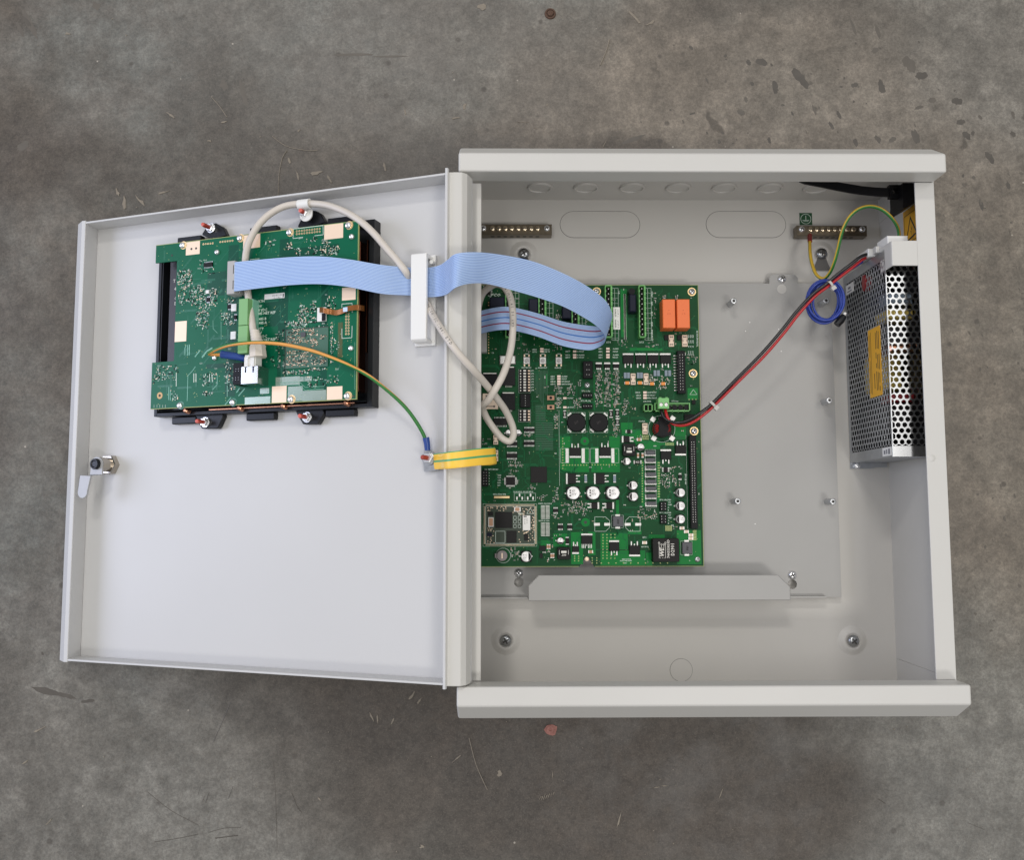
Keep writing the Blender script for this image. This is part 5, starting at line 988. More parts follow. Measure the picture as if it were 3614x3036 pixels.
for k, x0, y0, x1, y1 in CL:
    gx, gy = 17, 15
    if random.random() < .22: continue
    x = x0 + gx * round(random.uniform(0, (x1 - x0) / gx)); y = y0 + gy * round(random.uniform(0, (y1 - y0) / gy)); a = bp(k, x, y)
    if not (BX0 + 2 < a[0] < BX1 - 2 and BY0 + 3 < a[1] < BY1 - 3) or not free(a[0], a[1], .3): continue
    L_, W2 = random.choice(((.75, .38), (.75, .38), (1.05, .5), (.5, .3))); v_ = random.random() < .5; d = (W2, L_) if v_ else (L_, W2); mm = random.choice((m1, m2, m3, m3))
    mm.box(a[0] - d[0] * .55, a[0] + d[0] * .55, a[1] - d[1] * .55, a[1] + d[1] * .55, ZB, ZB + .55)
    e1 = (d[0], d[0] * .55) if not v_ else None
    if v_: m1.box(a[0] - d[0], a[0] + d[0], a[1] + d[1] * .55, a[1] + d[1], ZB, ZB + .45).box(a[0] - d[0], a[0] + d[0], a[1] - d[1], a[1] - d[1] * .55, ZB, ZB + .45)
    else: m1.box(a[0] + d[0] * .55, a[0] + d[0], a[1] - d[1], a[1] + d[1], ZB, ZB + .45).box(a[0] - d[0], a[0] - d[0] * .55, a[1] - d[1], a[1] + d[1], ZB, ZB + .45)
put('small_component', m1, SOLDER, bd, kind='stuff'); put('small_component', m2, BROWN, bd, kind='stuff'); put('small_component', m3, CHIP, bd, kind='stuff')
m = MB(); m2 = MB()
for _ in range(900):
    x, y = random.uniform(BX0 + 2, BX1 - 2), random.uniform(BY0 + 4, BY1 - 3)
    if free(x, y, .2): (m if random.random() < .45 else m2).cyl(x, y, ZB, ZB + .19, random.choice((.22, .3)), 6)
for k, x0, y0, nx_, ny_, dx, dy in (('F', 985, -130, 1, 16, 0, 46), ('F', 1265, -130, 2, 14, 20, 46), ('F', 290, 1140, 4, 9, 70, 52), ('E', 1690, 1400, 2, 6, 70, 40), ('C', 1480, 1140, 1, 12, 0, 48), ('F', 100, 1550, 2, 3, 80, 45), ('F', 260, 1640, 10, 1, 130, 0), ('F', 1400, 990, 5, 4, 24, 24), ('F', 1885, 1070, 3, 7, 22, 26), ('D', 990, 1090, 5, 3, 24, 30), ('D', 1400, 1200, 6, 3, 26, 26), ('C', 1500, 1610, 9, 1, 50, 0), ('D', 100, 1605, 9, 1, 50, 0), ('B', 1810, 2150, 3, 1, 60, 0)):
    for i in range(nx_):
        for j in range(ny_):
            a = bp(k, x0 + dx * i, y0 + dy * j)
            if free(a[0], a[1], .0): m.ring(a[0], a[1], ZB, ZB + .2, .25, .55, 8)
put('via', m, mat('via_gold', (0.42, 0.46, 0.20), .4, metal=.4), board, kind='stuff'); put('via', m2, TRACE, board, kind='stuff')
m = MB()
for _ in range(420):                                   # fine tracks under the mask
    x, y = random.uniform(BX0 + 3, BX1 - 12), random.uniform(BY0 + 8, BY1 - 6); d = random.choice(((1, 0), (0, 1), (1, 0), (0, -1))); L_ = random.uniform(5, 26); bend = random.choice((-1, 1)); n_ = random.choice((1, 2, 4))
    for q in range(n_):
        o_ = q * .55; P3 = [(x + d[1] * o_, y + d[0] * o_)]; P3.append((P3[0][0] + d[0] * L_ * .6, P3[0][1] + d[1] * L_ * .6)); P3.append((P3[1][0] + (d[0] + d[1] * bend) * 3, P3[1][1] + (d[1] + d[0] * bend) * 3)); P3.append((P3[2][0] + d[0] * L_ * .4, P3[2][1] + d[1] * L_ * .4))
        for a, b in zip(P3[:-1], P3[1:]):
            if all(BX0 < p_[0] < BX1 and BY0 + .5 < p_[1] < BY1 for p_ in (a, b)):
                dd = Vector((b[0] - a[0], b[1] - a[1])).normalized(); nn = Vector((-dd.y, dd.x)) * .13; zz = ZB + .122; m.add([(a[0] + nn.x, a[1] + nn.y, zz), (a[0] - nn.x, a[1] - nn.y, zz), (b[0] - nn.x, b[1] - nn.y, zz), (b[0] + nn.x, b[1] + nn.y, zz)], [(0, 1, 2, 3)])
put('track', m, TRACE, board, kind='stuff')
for x, y in ((BX1 - 4.5, BY1 - 5), (BX1 - 4.5, 250), (BX1 - 4.5, 132), (20, 134), (20, 366)):
    m = MB(); m.cyl(x, y, ZP, ZB - 1.6, 2.75, 14); put('standoff', m, CHROME, pl, smooth=50)


# ------------------------------------------------------------------ display unit on the door
WP = 22.0
du = empty('display_unit', (-172, 331, 0), 'black framed display unit with its green circuit board facing up on the door', 'display unit', basis=DM)
def dp(k, x, y, w_=WP):
    q = dr(*zp(k, x, y), w_); return q.x, q.y
def drect(k, x0, y0, x1, y1, w_=WP):
    a = dp(k, x0, (y0 + y1) / 2, w_)[0]; b = dp(k, x1, (y0 + y1) / 2, w_)[0]; c_ = dp(k, (x0 + x1) / 2, y0, w_)[1]; d_ = dp(k, (x0 + x1) / 2, y1, w_)[1]
    return min(a, b), max(a, b), min(c_, d_), max(c_, d_)
TAKEN = []
HX0, HX1, HY0, HY1 = -281.0, -69.0, 255.4, 407.8
m = MB(); m.box(HX0 + 1, HX1 - 1, HY0 + 1, HY1 - 1, 0.3, 2.5)
for a in ((HX0, HX0 + 3.2, HY0, HY1), (HX1 - 4.6, HX1, HY0, HY1), (HX0 + 3.2, HX1 - 4.6, HY0, HY0 + 3.0), (HX0 + 3.2, HX1 - 4.6, HY1 - 3.0, HY1)): m.box(*a, 0.3, 11.0)
m.box(HX0 + 4.6, HX0 + 5.6, HY0 + 5, HY1 - 5, 2.5, 11.5)
m.box(HX0 + 5.6, HX1 - 5, HY0 + 4.2, HY0 + 4.8, 2.5, 13.5)
hs = put('display_frame', m, BLACKM, du, bevel=0.6)
m = MB(); q = drect('G', 395, 945, 700, 2400, 8); m.box(q[0], -90, 266, 392, 2.5, 9.5, 0, .6); sp_ = put('screen_back', m, mat('screen_back_metal', (0.045, 0.042, 0.042), 0.35, metal=0.7), du)
m = MB()
for s_, y in (('T', 1165), ('4', 1300), ('C', 1470), ('E', 1560)): a = dp('G', 455 if s_ == 'T' else 475, y, 9.6); letters(m, s_, a[0], a[1], 4.2, 0, 9.56)
put('screen_print', m, PRINT_W, sp_)
m = MB(); m.box(-84, -80.5, 268, 390, 2.5, 13, 0, .4).box(-77.2, -76.2, 300, 392, 2.5, 8); put('copper_shield', m, mat('copper_dark', (0.20, 0.075, 0.045), 0.3, metal=1.0), du)
m = MB(); m.box(HX0 + 60, HX1 - 14, 258.3, 259.2, 9, 14.6); put('copper_strip', m, COPPER, du)
m = MB()
for x in (-244, -190, -148, -90): m.lathe(x, 259.0, [(3, 12), (2.2, 16.2), (1.2, 17)], 9)
put('copper_clip', m, COPPER, du, kind='stuff')
# four lugs with red-tipped studs, six snap bars round the frame
for k, P8 in (('G', ((955, 340), (1060, 160), (1200, 132), (1330, 205), (1400, 350), (1180, 420))), ('H', ((595, 500), (690, 300), (780, 200), (920, 215), (1010, 265), (1090, 420), (800, 520))), ('K', ((835, 1050), (900, 1220), (955, 1315), (1228, 1315), (1260, 1280), (1335, 1110), (1335, 1040))), ('L', ((550, 985), (620, 1120), (690, 1238), (960, 1238), (1075, 1035), (1040, 955)))):
    m = MB(); m.prism([dp(k, *q, 6) for q in P8], .3, 6); put('mounting_lug', m, BLACKM, du, bevel=.8)
for k, a in (('G', (545, 375, 960, 455)), ('G', (1820, 200, 2300, 300)), ('H', (1140, 330, 1640, 420)), ('K', (445, 1150, 870, 1235)), ('K', (1757, 1080, 2255, 1170)), ('L', (1105, 1020, 1622, 1105))):
    q = drect(k, *a, 5); m = MB(); m.box(q[0], q[1], q[2] - (0 if k in 'KL' else 2), q[3] + (2 if k in 'KL' else 0), .3, 6.2); put('snap_bar', m, BLACKM, du, bevel=.9)
STUD = []
for px, py in ((738, 802), (1080, 754), (718, 1490), (1078, 1472)):
    c = dr(px, py, 9); STUD.append(c); m = MB(); m.lathe(c.x, c.y, [(4.3, 6), (4.3, 7)], 20).lathe(c.x, c.y, [(3.7, 7), (3.7, 9.6), (3.2, 10)], 6); n_ = put('stud_nut', m, CHROME, du, smooth=25)
    m = MB(); m.lathe(c.x, c.y, [(1.9, 9.6), (1.9, 16.6), (1.5, 17.2)], 12); put('stud', m, REDTHR, n_, smooth=40); m = MB(); m.lathe(c.x, c.y, [(1.75, 17.0), (1.6, 17.9), (.7, 18.2)], 12); put('stud_tip', m, REDPIN, n_, smooth=40)
PB = [(-275.2, 260.5), (-77.2, 260.5), (-77.2, 404.2), (-275.2, 403.6), (-275.2, 388.0), (-252.6, 388.0), (-252.4, 300.9), (-275.2, 300.7)]
m = MB(); m.prism(PB, WP - 1.6, WP); db = put('circuit_board', m, PCB_D, du)
m = MB(); m.box(-77.6, -77.1, 260.4, 404.2, WP - 1.65, WP + .04).box(-275.2, -77.6, 260.4, 260.9, WP - 1.65, WP + .04).box(-275.2, -77.6, 403.4, 403.9, WP - 1.65, WP + .04); put('board_edge', m, EDGE, db)
def dput(name, k, a, h, mt, c=0.0, w0=0.0, g=.6):
    q = drect(k, *a, WP + h + w0); m = MB(); m.box(*q, WP + w0, WP + w0 + h, 0, c); keep(q, g); return put(name, m, mt, db), q
m = MB()
for x in ((-200, -190), (-150, -141), (-110, -104)): m.box(x[0], x[1], 268, 396, WP, WP + .05)
for a in ((('G', 1060, 1000, 1390, 1420)), ('J', 0, 130, 330, 560), ('I', 1040, 920, 1370, 1000), ('H', 380, 850, 1330, 1010)): q = drect(*a); m.box(q[0], q[1], q[2], q[3], WP, WP + .06)
put('copper_pour', m, mat('pour_dark_display', (0.002, 0.070, 0.038), .28, spec=.2), db, kind='stuff')
for i, a in enumerate((('L', 215, 400, 640, 555), ('L', 430, 570, 690, 830), ('L', 690, 640, 1105, 820), ('K', 1720, 755, 2170, 880), ('K', 1990, 600, 2150, 700), ('J', 490, 525, 770, 548), ('L', 640, 395, 860, 480))): 
    q = drect(*a); m = MB(); m.box(*q, WP, WP + .07); put('sheen_pour', m, MASK_SHINE, db)  # pours with their whitish sheen painted into the colour
for a in (('G', 682, 462, 925, 692), ('G', 1692, 338, 1990, 578), ('H', 1072, 455, 1405, 712), ('I', 486, 170, 690, 528), ('H', 1386, 1570, 1626, 1795), ('L', 148, 565, 405, 855), ('L', 1117, 572, 1390, 802)):
    dput('ground_pad', a[0], a[1:], .12, CREAM)
for x in (780, 862): c = dp('G', x, 592 if x < 800 else 582); m = MB(); m.cyl(c[0], c[1], WP + .1, WP + .2, 1.0, 14); put('hole', m, DARK, db)
for k, x, y, gr in (('G', 612, 525, 1), ('G', 1625, 398, 1), ('G', 1226, 648, 0), ('H', 448, 597, 1), ('H', 1490, 472, 1), ('H', 1552, 675, 0), ('I', 1183, 815, 0), ('K', 566, 907, 1), ('K', 1495, 852, 1), ('L', 475, 797, 1), ('L', 1470, 738, 1), ('J', 1538, 945, 0)):
    c = dp(k, x, y, WP + 1)
    if gr: m = MB(); m.cyl(c[0] + .7, c[1] + .1, WP, WP + .15, 3.5, 22); put('pad_ring', m, GOLD if k not in 'K' else POUR_D, db)
    screw(db, c[0], c[1], WP + .15, 2.7 if gr else 2.3, 2.2, CHROME); keep((c[0] - 4, c[0] + 4, c[1] - 4, c[1] + 4))
c = dp('K', 220, 733); m = MB(); m.ring(c[0], c[1], WP, WP + .12, 1.2, 2.9, 24); put('pad_ring', m, mat('ring_brown', (0.38, 0.24, 0.10), .4, metal=.6), db); m = MB(); m.cyl(c[0], c[1], WP, WP + .13, 1.2, 14).cyl(*dp('G', 435, 706), WP, WP + .13, .9, 12).cyl(*dp('L', 1590, 746), WP, WP + .13, .9, 12); put('hole', m, DARK, db, kind='stuff'); keep((c[0] - 5, c[0] + 5, c[1] - 5, c[1] + 5))
m = MB(); m2 = MB()
for k, x0, y0, nx_, ny_, dx, dy in (('G', 990, 508, 5, 1, 41, -4), ('G', 1288, 470, 6, 1, 43, -5), ('H', 588, 580, 10, 2, 45, -5), ('J', 1458, 330, 2, 8, 44, 52)):
    for i in range(nx_):
        for j in range(ny_):
            a = dp(k, x0 + dx * i, y0 + (dy * i + 50 * j if k != 'J' else dy * j)); m.ring(a[0], a[1], WP, WP + .14, .42, .85, 10); m2.cyl(a[0], a[1], WP, WP + .1, .42, 8)
    a, b = dp(k, x0 - 30, y0 - 40), dp(k, x0 + (dx * nx_ if k == 'H' or k == 'G' else 90), y0 + (80 if k != 'J' else 400)); keep((a[0], b[0], b[1], a[1]))
put('pin_hole', m, GOLD, db, kind='stuff'); put('pin_hole', m2, DARK, db, kind='stuff')
# grey ribbon connector, green plug, network jack, black header
q = drect('G', 1400, 800, 1535, 1390, WP + 14); m = MB(); m.box(q[0], q[1], q[2], q[3], WP + 3, WP + 14, 0, .5); m.box(q[0] + 3, q[1] + 1.2, q[2] + 1.5, q[3] - 1.5, WP, WP + 8); rc = put('ribbon_connector', m, IDC, db, bevel=.4); keep(q)
m = MB(); yc = (q[2] + q[3]) / 2
for s_ in (-1, 1): m.box(q[1] - 1.4, q[1] - .7, yc + s_ * 6.4 - 3.6, yc + s_ * 6.4 + 3.6, WP + 14, WP + 14.06)
put('slot', m, DARK, rc)
q = drect('I', 1596, -230, 1768, 735, WP + 14); keep(q)
mid_ = dp('I', 1680, 240, WP + 14)[1]
for ya, yb in ((q[2], mid_ - .2), (mid_ + .2, q[3])):
    m = MB(); m.box(q[0] + .3, q[1], ya, yb, WP + 4, WP + 14, 0, .3); put('terminal_plug', m, GREEN_D, db, bevel=.3)
m = MB(); m.box(q[0] - .8, q[1] + .6, q[2] - .5, q[3] + .5, WP, WP + 8); n = 6
for j in range(n): m.box(q[0] - 1.3, q[0] - .7, q[2] + (q[3] - q[2]) * (j + .3) / n, q[2] + (q[3] - q[2]) * (j + .7) / n, WP + 2, WP + 9)
put('terminal_header', m, mat('header_pale_green', (0.22, 0.50, 0.36), .4), db)
q = drect('I', 1652, 962, 1945, 1275, WP + 15); keep((q[0] - 8, q[1] + 3, q[2] - 1, q[3] + 4)); JX = (q[0] + q[1]) / 2; JY1 = q[3]
m = MB(); m.box(q[0], q[1], q[2], q[3], WP, WP + 15, 0, .25); jk = put('network_jack', m, mat('jack_shield', (0.52, 0.52, 0.52), .16, metal=1.0), db)
m = MB()
for s_ in (-1, 1): m.box(JX + s_ * 3.6 - .7, JX + s_ * 3.6 + .7, q[3] - 5.2, q[3] - .2, WP + 15, WP + 15.05).box(JX + s_ * 3.6 - 1.1, JX + s_ * 3.6 + 1.1, q[3] - .9, q[3] - .1, WP + 15, WP + 15.06)
put('spring_finger', m, BLACK, jk)
q2 = drect('I', 1512, 905, 1648, 1288, WP + 12); m = MB(); m.box(q2[0], q2[1] + 1.4, q2[2], q2[3], WP, WP + 12, 0, .2); keep(q2); bh = put('pin_header', m, BLACK, db); m = MB()
for x in (.35, .7):
    for y in (.22, .32, .62, .72): m.box(q2[0] + (q2[1] - q2[0]) * x - .2, q2[0] + (q2[1] - q2[0]) * x + .2, q2[2] + (q2[3] - q2[2]) * y - .2, q2[2] + (q2[3] - q2[2]) * y + .2, WP + 12, WP + 12.06)
put('pin', m, TIN, bh, kind='stuff')
# chips, white squares, flat-flex connector with its amber flex
def dsoic(k, a, n, mt=CHIP, four=False):
    o, q = dput('chip', k, a, 1.4, mt, .15, g=1.4); m = MB()
    for j in range(n):
        x = q[0] + (q[1] - q[0]) * (j + .5) / n; m.box(x - .22, x + .22, q[2] - 1.2, q[2], WP, WP + .4).box(x - .22, x + .22, q[3], q[3] + 1.2, WP, WP + .4)
        if four: y = q[2] + (q[3] - q[2]) * (j + .5) / n; m.box(q[1], q[1] + 1.2, y - .2, y + .2, WP, WP + .4).box(q[0] - 1.2, q[0], y - .2, y + .2, WP, WP + .4)
    put('pin_row', m, TIN, o)
dsoic('G', (990, 832, 1142, 900), 7); dsoic('G', (1035, 1450, 1090, 1520), 4, four=True); dsoic('G', (1410, 1575, 1472, 1640), 3); dsoic('I', (1520, 60, 1570, 130), 3)
for a in (('G', 1478, 1562, 1565, 1690), ('I', 1466, 350, 1556, 486), ('G', 1030, 1318, 1082, 1378)): dput('shield_can', a[0], a[1:], 1.2, mat('can_white', (0.80, 0.79, 0.78), .45) if 'can_white' not in bpy.data.materials else bpy.data.materials['can_white'], .1)
dput('flex_connector', 'J', (945, 225, 1098, 470), 1.6, WHITE, .1); q = drect('J', 1030, 330, 1096, 462, WP + 1.7); m = MB(); m.box(*q, WP + 1.6, WP + 1.9); put('flex_latch', m, BLACK, db)
P_ = [dr(*zp('J', *a), wz) for a, wz in (((990, 270), WP + 2.2), ((1060, 275), WP + 5.5), ((1110, 290), WP + 4.5), ((1200, 305), WP + 2.4), ((1290, 318), WP + 2.2), ((1390, 290), WP + 2.6), ((1500, 245), WP + 2.8), ((1640, 225), WP + 2.5), ((1700, 230), WP + 1), ((1780, 245), WP - 8))]
P_ = spline([tuple(p_) for p_ in P_], 5); m = MB()
for i in range(len(P_) - 1):
    a, b = P_[i], P_[i + 1]; h = 2.1; vs = []
    for p_ in (a, b): vs += [(p_.x, p_.y - h, p_.z), (p_.x, p_.y + h, p_.z), (p_.x, p_.y + h, p_.z + .25), (p_.x, p_.y - h, p_.z + .25)]
    m.add(vs, [(0, 1, 5, 4), (1, 2, 6, 5), (2, 3, 7, 6), (3, 0, 4, 7)])
put('flex_strip', m, FLEX, du)
q = drect('J', 1402, 222, 1478, 300, WP + 3.4); m = MB(); m.box(*q, WP + 3.1, WP + 3.3); put('flex_sticker', m, mat('sticker_pale_blue', (0.55, 0.68, 0.85), .4), du)
q = drect('J', 1312, 490, 1395, 1110); m = MB(); m.box(*q, WP, WP + .08); put('bare_strip', m, mat('olive_strip', (0.06, 0.075, 0.012), .35), db)
# processor module in its window
q = drect('J', 392, 600, 1138, 1285, WP + .9); keep(q); m = MB(); m.box(*q, WP + .1, WP + .9); pm = put('processor_module', m, mat('module_green', (0.045, 0.13, 0.082), .35, noise=.2, nscale=80), db); dsoic_ = None
m = MB(); q3 = drect('J', 655, 662, 738, 742, WP + 2); m.box(*q3, WP + .9, WP + 2, 0, .1); put('chip', m, mat('chip_grey', (0.06, .06, .065), .4), pm)
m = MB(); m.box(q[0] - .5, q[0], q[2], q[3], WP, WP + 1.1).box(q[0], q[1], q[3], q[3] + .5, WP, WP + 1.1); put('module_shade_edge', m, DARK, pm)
ma, mb2, mc = MB(), MB(), MB()
for k, x0, y0, x1, y1, nn in (('J', 410, 640, 640, 860, 90), ('J', 640, 760, 900, 860, 40), ('J', 410, 1000, 790, 1040, 34), ('J', 410, 1070, 790, 1110, 40), ('J', 410, 1130, 790, 1260, 90), ('J', 830, 1060, 1110, 1230, 60), ('J', 840, 780, 960, 940, 40), ('J', 780, 640, 960, 720, 24), ('J', 1000, 700, 1120, 800, 18), ('J', 520, 610, 890, 640, 30)):
    for _ in range(nn):
        a = dp(k, x0 + 19 * round(random.uniform(0, (x1 - x0) / 19)), y0 + 19 * round(random.uniform(0, (y1 - y0) / 19)), WP + 1); s_ = random.choice((.3, .36, .45)); random.choice((ma, ma, mb2, mc)).box(a[0] - s_, a[0] + s_, a[1] - s_ * .7, a[1] + s_ * .7, WP + .9, WP + 1.3)
put('small_component', ma, CREAM, pm, kind='stuff'); put('small_component', mb2, CHIP, pm, kind='stuff'); put('small_component', mc, BROWN, pm, kind='stuff')
q = drect('H', 0, 1655, 385, 1735); q = (-189.5, -171.0, 0, 0); a = dr(934, 1063, WP); b = dr(1005, 1031, WP)
m = MB(); m.box(a.x, b.x, a.y + 1.2, b.y - .4, WP + .1, WP + .35); lb = put('board_label', m, LABELW, db); keep((a.x, b.x, a.y, b.y)); m = MB(); letters(m, '532.855.173', a.x + 7.5, b.y - 2.2, 1.9, 0, WP + .38); letters(m, '1 A 110821', a.x + 8, b.y - 4.2, 1.6, 0, WP + .38); m.box(b.x - 1.6, b.x - .7, a.y + 1.8, b.y - 1.2, WP + .36, WP + .38); put('label_print', m, PRINT_K, lb)
sd = MB(); ZD = WP + .14
def dtx(s_, px, py, size, bold=.05): a = dr(px, py, WP); letters(sd, s_, a.x, a.y, size, 0, ZD, bold=bold, sx=1.0)
for s_, px, py in (('EARTH', 899, 1066), ('0V', 912, 1082), ('+24 VDC', 899, 1097), ('RS485 NET REF', 898, 1109), ('RS485 B', 902, 1128), ('RS485 A', 902, 1142), ('FTY', 912, 1162), ('0V', 912, 1176), ('+24 VDC', 898, 1190), ('RS485 NET REF', 898, 1203), ('B', 933, 1224), ('A', 933, 1239)): dtx(s_, px, py, 3.1)
for s_, k, x, y in (('XP10', 'H', 620, 712), ('C94', 'G', 1000, 795), ('R155', 'G', 890, 940), ('TP12', 'H', 1060, 750), ('XP7', 'H', 340, 1585), ('U3', 'H', 735, 1600), ('XP5', 'J', 690, 540), ('TEST', 'I', 1420, 665), ('BAT', 'J', 1270, 1320), ('Q25', 'I', 920, 915), ('R90', 'I', 1190, 1010), ('D2', 'I', 180, 970), ('D1', 'I', 265, 970), ('XP3', 'J', 1030, 515), ('SW1', 'J', 860, 120)): a = dp(k, x, y); letters(sd, s_, a[0], a[1], 1.7, 0, ZD)
def dline(k, P2, t=.22, mb=None):
    Q = [Vector(dp(k, *p_)) for p_ in P2]
    for a, b in zip(Q[:-1], Q[1:]):
        d = (b - a).normalized(); nn = Vector((-d.y, d.x)) * t; (mb or sd).add([(a.x + nn.x, a.y + nn.y, ZD), (a.x - nn.x, a.y - nn.y, ZD), (b.x - nn.x, b.y - nn.y, ZD), (b.x + nn.x, b.y + nn.y, ZD)], [(0, 1, 2, 3)])
dline('H', ((700, 685), (522, 708), (530, 540), (1052, 478), (1055, 640), (900, 660))); dline('J', ((1565, 320), (1565, 152), (1385, 165), (1385, 230))); dline('J', ((1565, 550), (1560, 760), (1385, 772), (1385, 600))); dline('G', ((1820, 800), (1820, 775), (1980, 765)))
for x in (120, 172, 222, 272, 320): dline('I', ((x, 1645), (x, 1695)), .15)
for k, a in (('I', ((512, 1080), (512, 1320))), ('I', ((822, 1090), (822, 1250))), ('I', ((860, 1090), (860, 1245))), ('I', ((1100, 1100), (1100, 1240))), ('I', ((1140, 1110), (1150, 1240)))): dline(k, a, .35)
put('silkscreen', sd, SILK, db, kind='stuff')
m = MB()
dline('I', ((705, 1578), (718, 1130), (800, 1045), (850, 970)), .3, m); dline('I', ((1412, 1510), (1412, 1110)), .3, m); dline('I', ((1150, 1380), (1235, 1290), (1235, 1100)), .3, m); dline('J', ((1610, 1680), (1612, 840)), .2, m); dline('I', ((380, 1560), (380, 1330)), .35, m); dline('I', ((408, 1570), (408, 1400)), .3, m); dline('I', ((665, 770), (665, 640), (690, 590)), .35, m); dline('I', ((710, 780), (712, 590)), .4, m); dline('I', ((740, 770), (745, 580)), .5, m); dline('I', ((840, 800), (935, 680)), .5, m); dline('I', ((965, 810), (1050, 700), (1150, 640)), .7, m); dline('K', ((1370, 900), (1480, 765)), .4, m); dline('K', ((1575, 680), (1630, 600)), .5, m); dline('K', ((1610, 740), (1720, 610)), .5, m); dline('J', ((220, 1560), (640, 1545), (740, 1640), (1060, 1620), (1120, 1560)), .25, m); dline('J', ((220, 1600), (620, 1590), (740, 1690), (1070, 1660)), .25, m); dline('I', ((1160, 150), (1162, 300), (1240, 380)), .2, m); dline('I', ((1305, 180), (1305, 500)), .2, m)
put('wide_track', m, mat('track_pale', (0.12, 0.30, 0.20), .3, metal=.2), db, kind='stuff')
def dfree(x, y, g=.3):
    if not (-274 < x < -78.5 and 262 < y < 402.5): return False
    if x < -251.5 and 299.5 < y < 389: return False
    return free(x, y, g)
ma, mb2, mc, md = MB(), MB(), MB(), MB()
for k, x0, y0, x1, y1, nn in (('G', 530, 980, 800, 1240, 120), ('G', 560, 1240, 800, 1580, 90), ('G', 790, 1240, 1010, 1600, 110), ('G', 1010, 1300, 1230, 1620, 110), ('G', 880, 1600, 1090, 1750, 40), ('I', 860, 0, 1080, 300, 70), ('I', 1300, 20, 1560, 230, 60), ('G', 1400, 1480, 1570, 1560, 20), ('G', 930, 780, 1180, 1050, 26), ('I', 150, 950, 540, 1210, 70), ('I', 90, 1100, 200, 1300, 10), ('I', 1370, 900, 1640, 1400, 90), ('I', 980, 1090, 1240, 1300, 40), ('I', 980, 1400, 1180, 1490, 24), ('I', 420, 1380, 540, 1560, 16),
    ('H', 410, 780, 500, 910, 22), ('H', 720, 680, 960, 780, 22), ('H', 1020, 730, 1180, 830, 22), ('H', 1010, 850, 1340, 1010, 80), ('H', 540, 870, 960, 1010, 40), ('H', 0, 740, 220, 850, 14), ('J', 600, 190, 800, 490, 90), ('J', 820, 100, 940, 480, 40), ('J', 370, 480, 760, 540, 60), ('J', 780, 470, 1110, 500, 40), ('J', 1190, 480, 1220, 1200, 44), ('J', 230, 640, 300, 1300, 40), ('J', 350, 1340, 800, 1400, 60), ('J', 800, 1300, 1090, 1340, 40), ('L', 760, 400, 940, 600, 30), ('L', 950, 380, 1340, 540, 30), ('J', 1090, 0, 1270, 280, 30), ('J', 60, 1100, 200, 1280, 18), ('J', 1220, 780, 1330, 980, 14), ('J', 340, 560, 370, 1280, 24), ('J', 400, 560, 1150, 590, 26)):
    for _ in range(nn):
        x = x0 + 15 * round(random.uniform(0, (x1 - x0) / 15)); y = y0 + 15 * round(random.uniform(0, (y1 - y0) / 15)); a = dp(k, x, y - (x - x0) * .07 if k in 'GH' else y)
        if not dfree(*a): continue
        L_, W2 = random.choice(((.7, .28), (.5, .3), (1.0, .3), (.34, .26), (.34, .34))); 
        if random.random() < .4: L_, W2 = W2, L_
        random.choice((ma, ma, mb2, mb2, mc, md)).box(a[0] - L_, a[0] + L_, a[1] - W2, a[1] + W2, WP, WP + random.choice((.16, .5)))
put('small_component', ma, mat('pad_greygreen', (0.30, 0.37, 0.31), .4, metal=.3), db, kind='stuff'); put('small_component', mb2, CHIP, db, kind='stuff'); put('small_component', mc, CREAM, db, kind='stuff'); put('small_component', md, SILK, db, kind='stuff')
m, m2 = MB(), MB()
for _ in range(700):
    x, y = random.uniform(-274, -79), random.uniform(262, 402)
    if dfree(x, y, .2): (m if random.random() < .5 else m2).cyl(x, y, WP, WP + .18, random.choice((.25, .34)), 6)
put('via', m, bpy.data.materials['via_gold'], db, kind='stuff'); put('via', m2, SOLDER if False else TRACE, db, kind='stuff')
m = MB()
for _ in range(260):
    x, y = random.uniform(-270, -90), random.uniform(268, 398); dx, dy = random.choice(((1, 0), (0, 1), (.7, .7))); L_ = random.uniform(4, 18)
    for q in range(random.choice((1, 1, 3))):
        a = (x - dy * .6 * q, y + dx * .6 * q); b = (a[0] + dx * L_, a[1] + dy * L_)
        if dfree(*a, 0) and dfree(*b, 0): nn = Vector((-dy, dx)).normalized() * .13; zz = WP + .11; m.add([(a[0] + nn.x, a[1] + nn.y, zz), (a[0] - nn.x, a[1] - nn.y, zz), (b[0] - nn.x, b[1] - nn.y, zz), (b[0] + nn.x, b[1] + nn.y, zz)], [(0, 1, 2, 3)])
put('track', m, mat('track_display', (0.010, 0.17, 0.09), .28), db, kind='stuff')

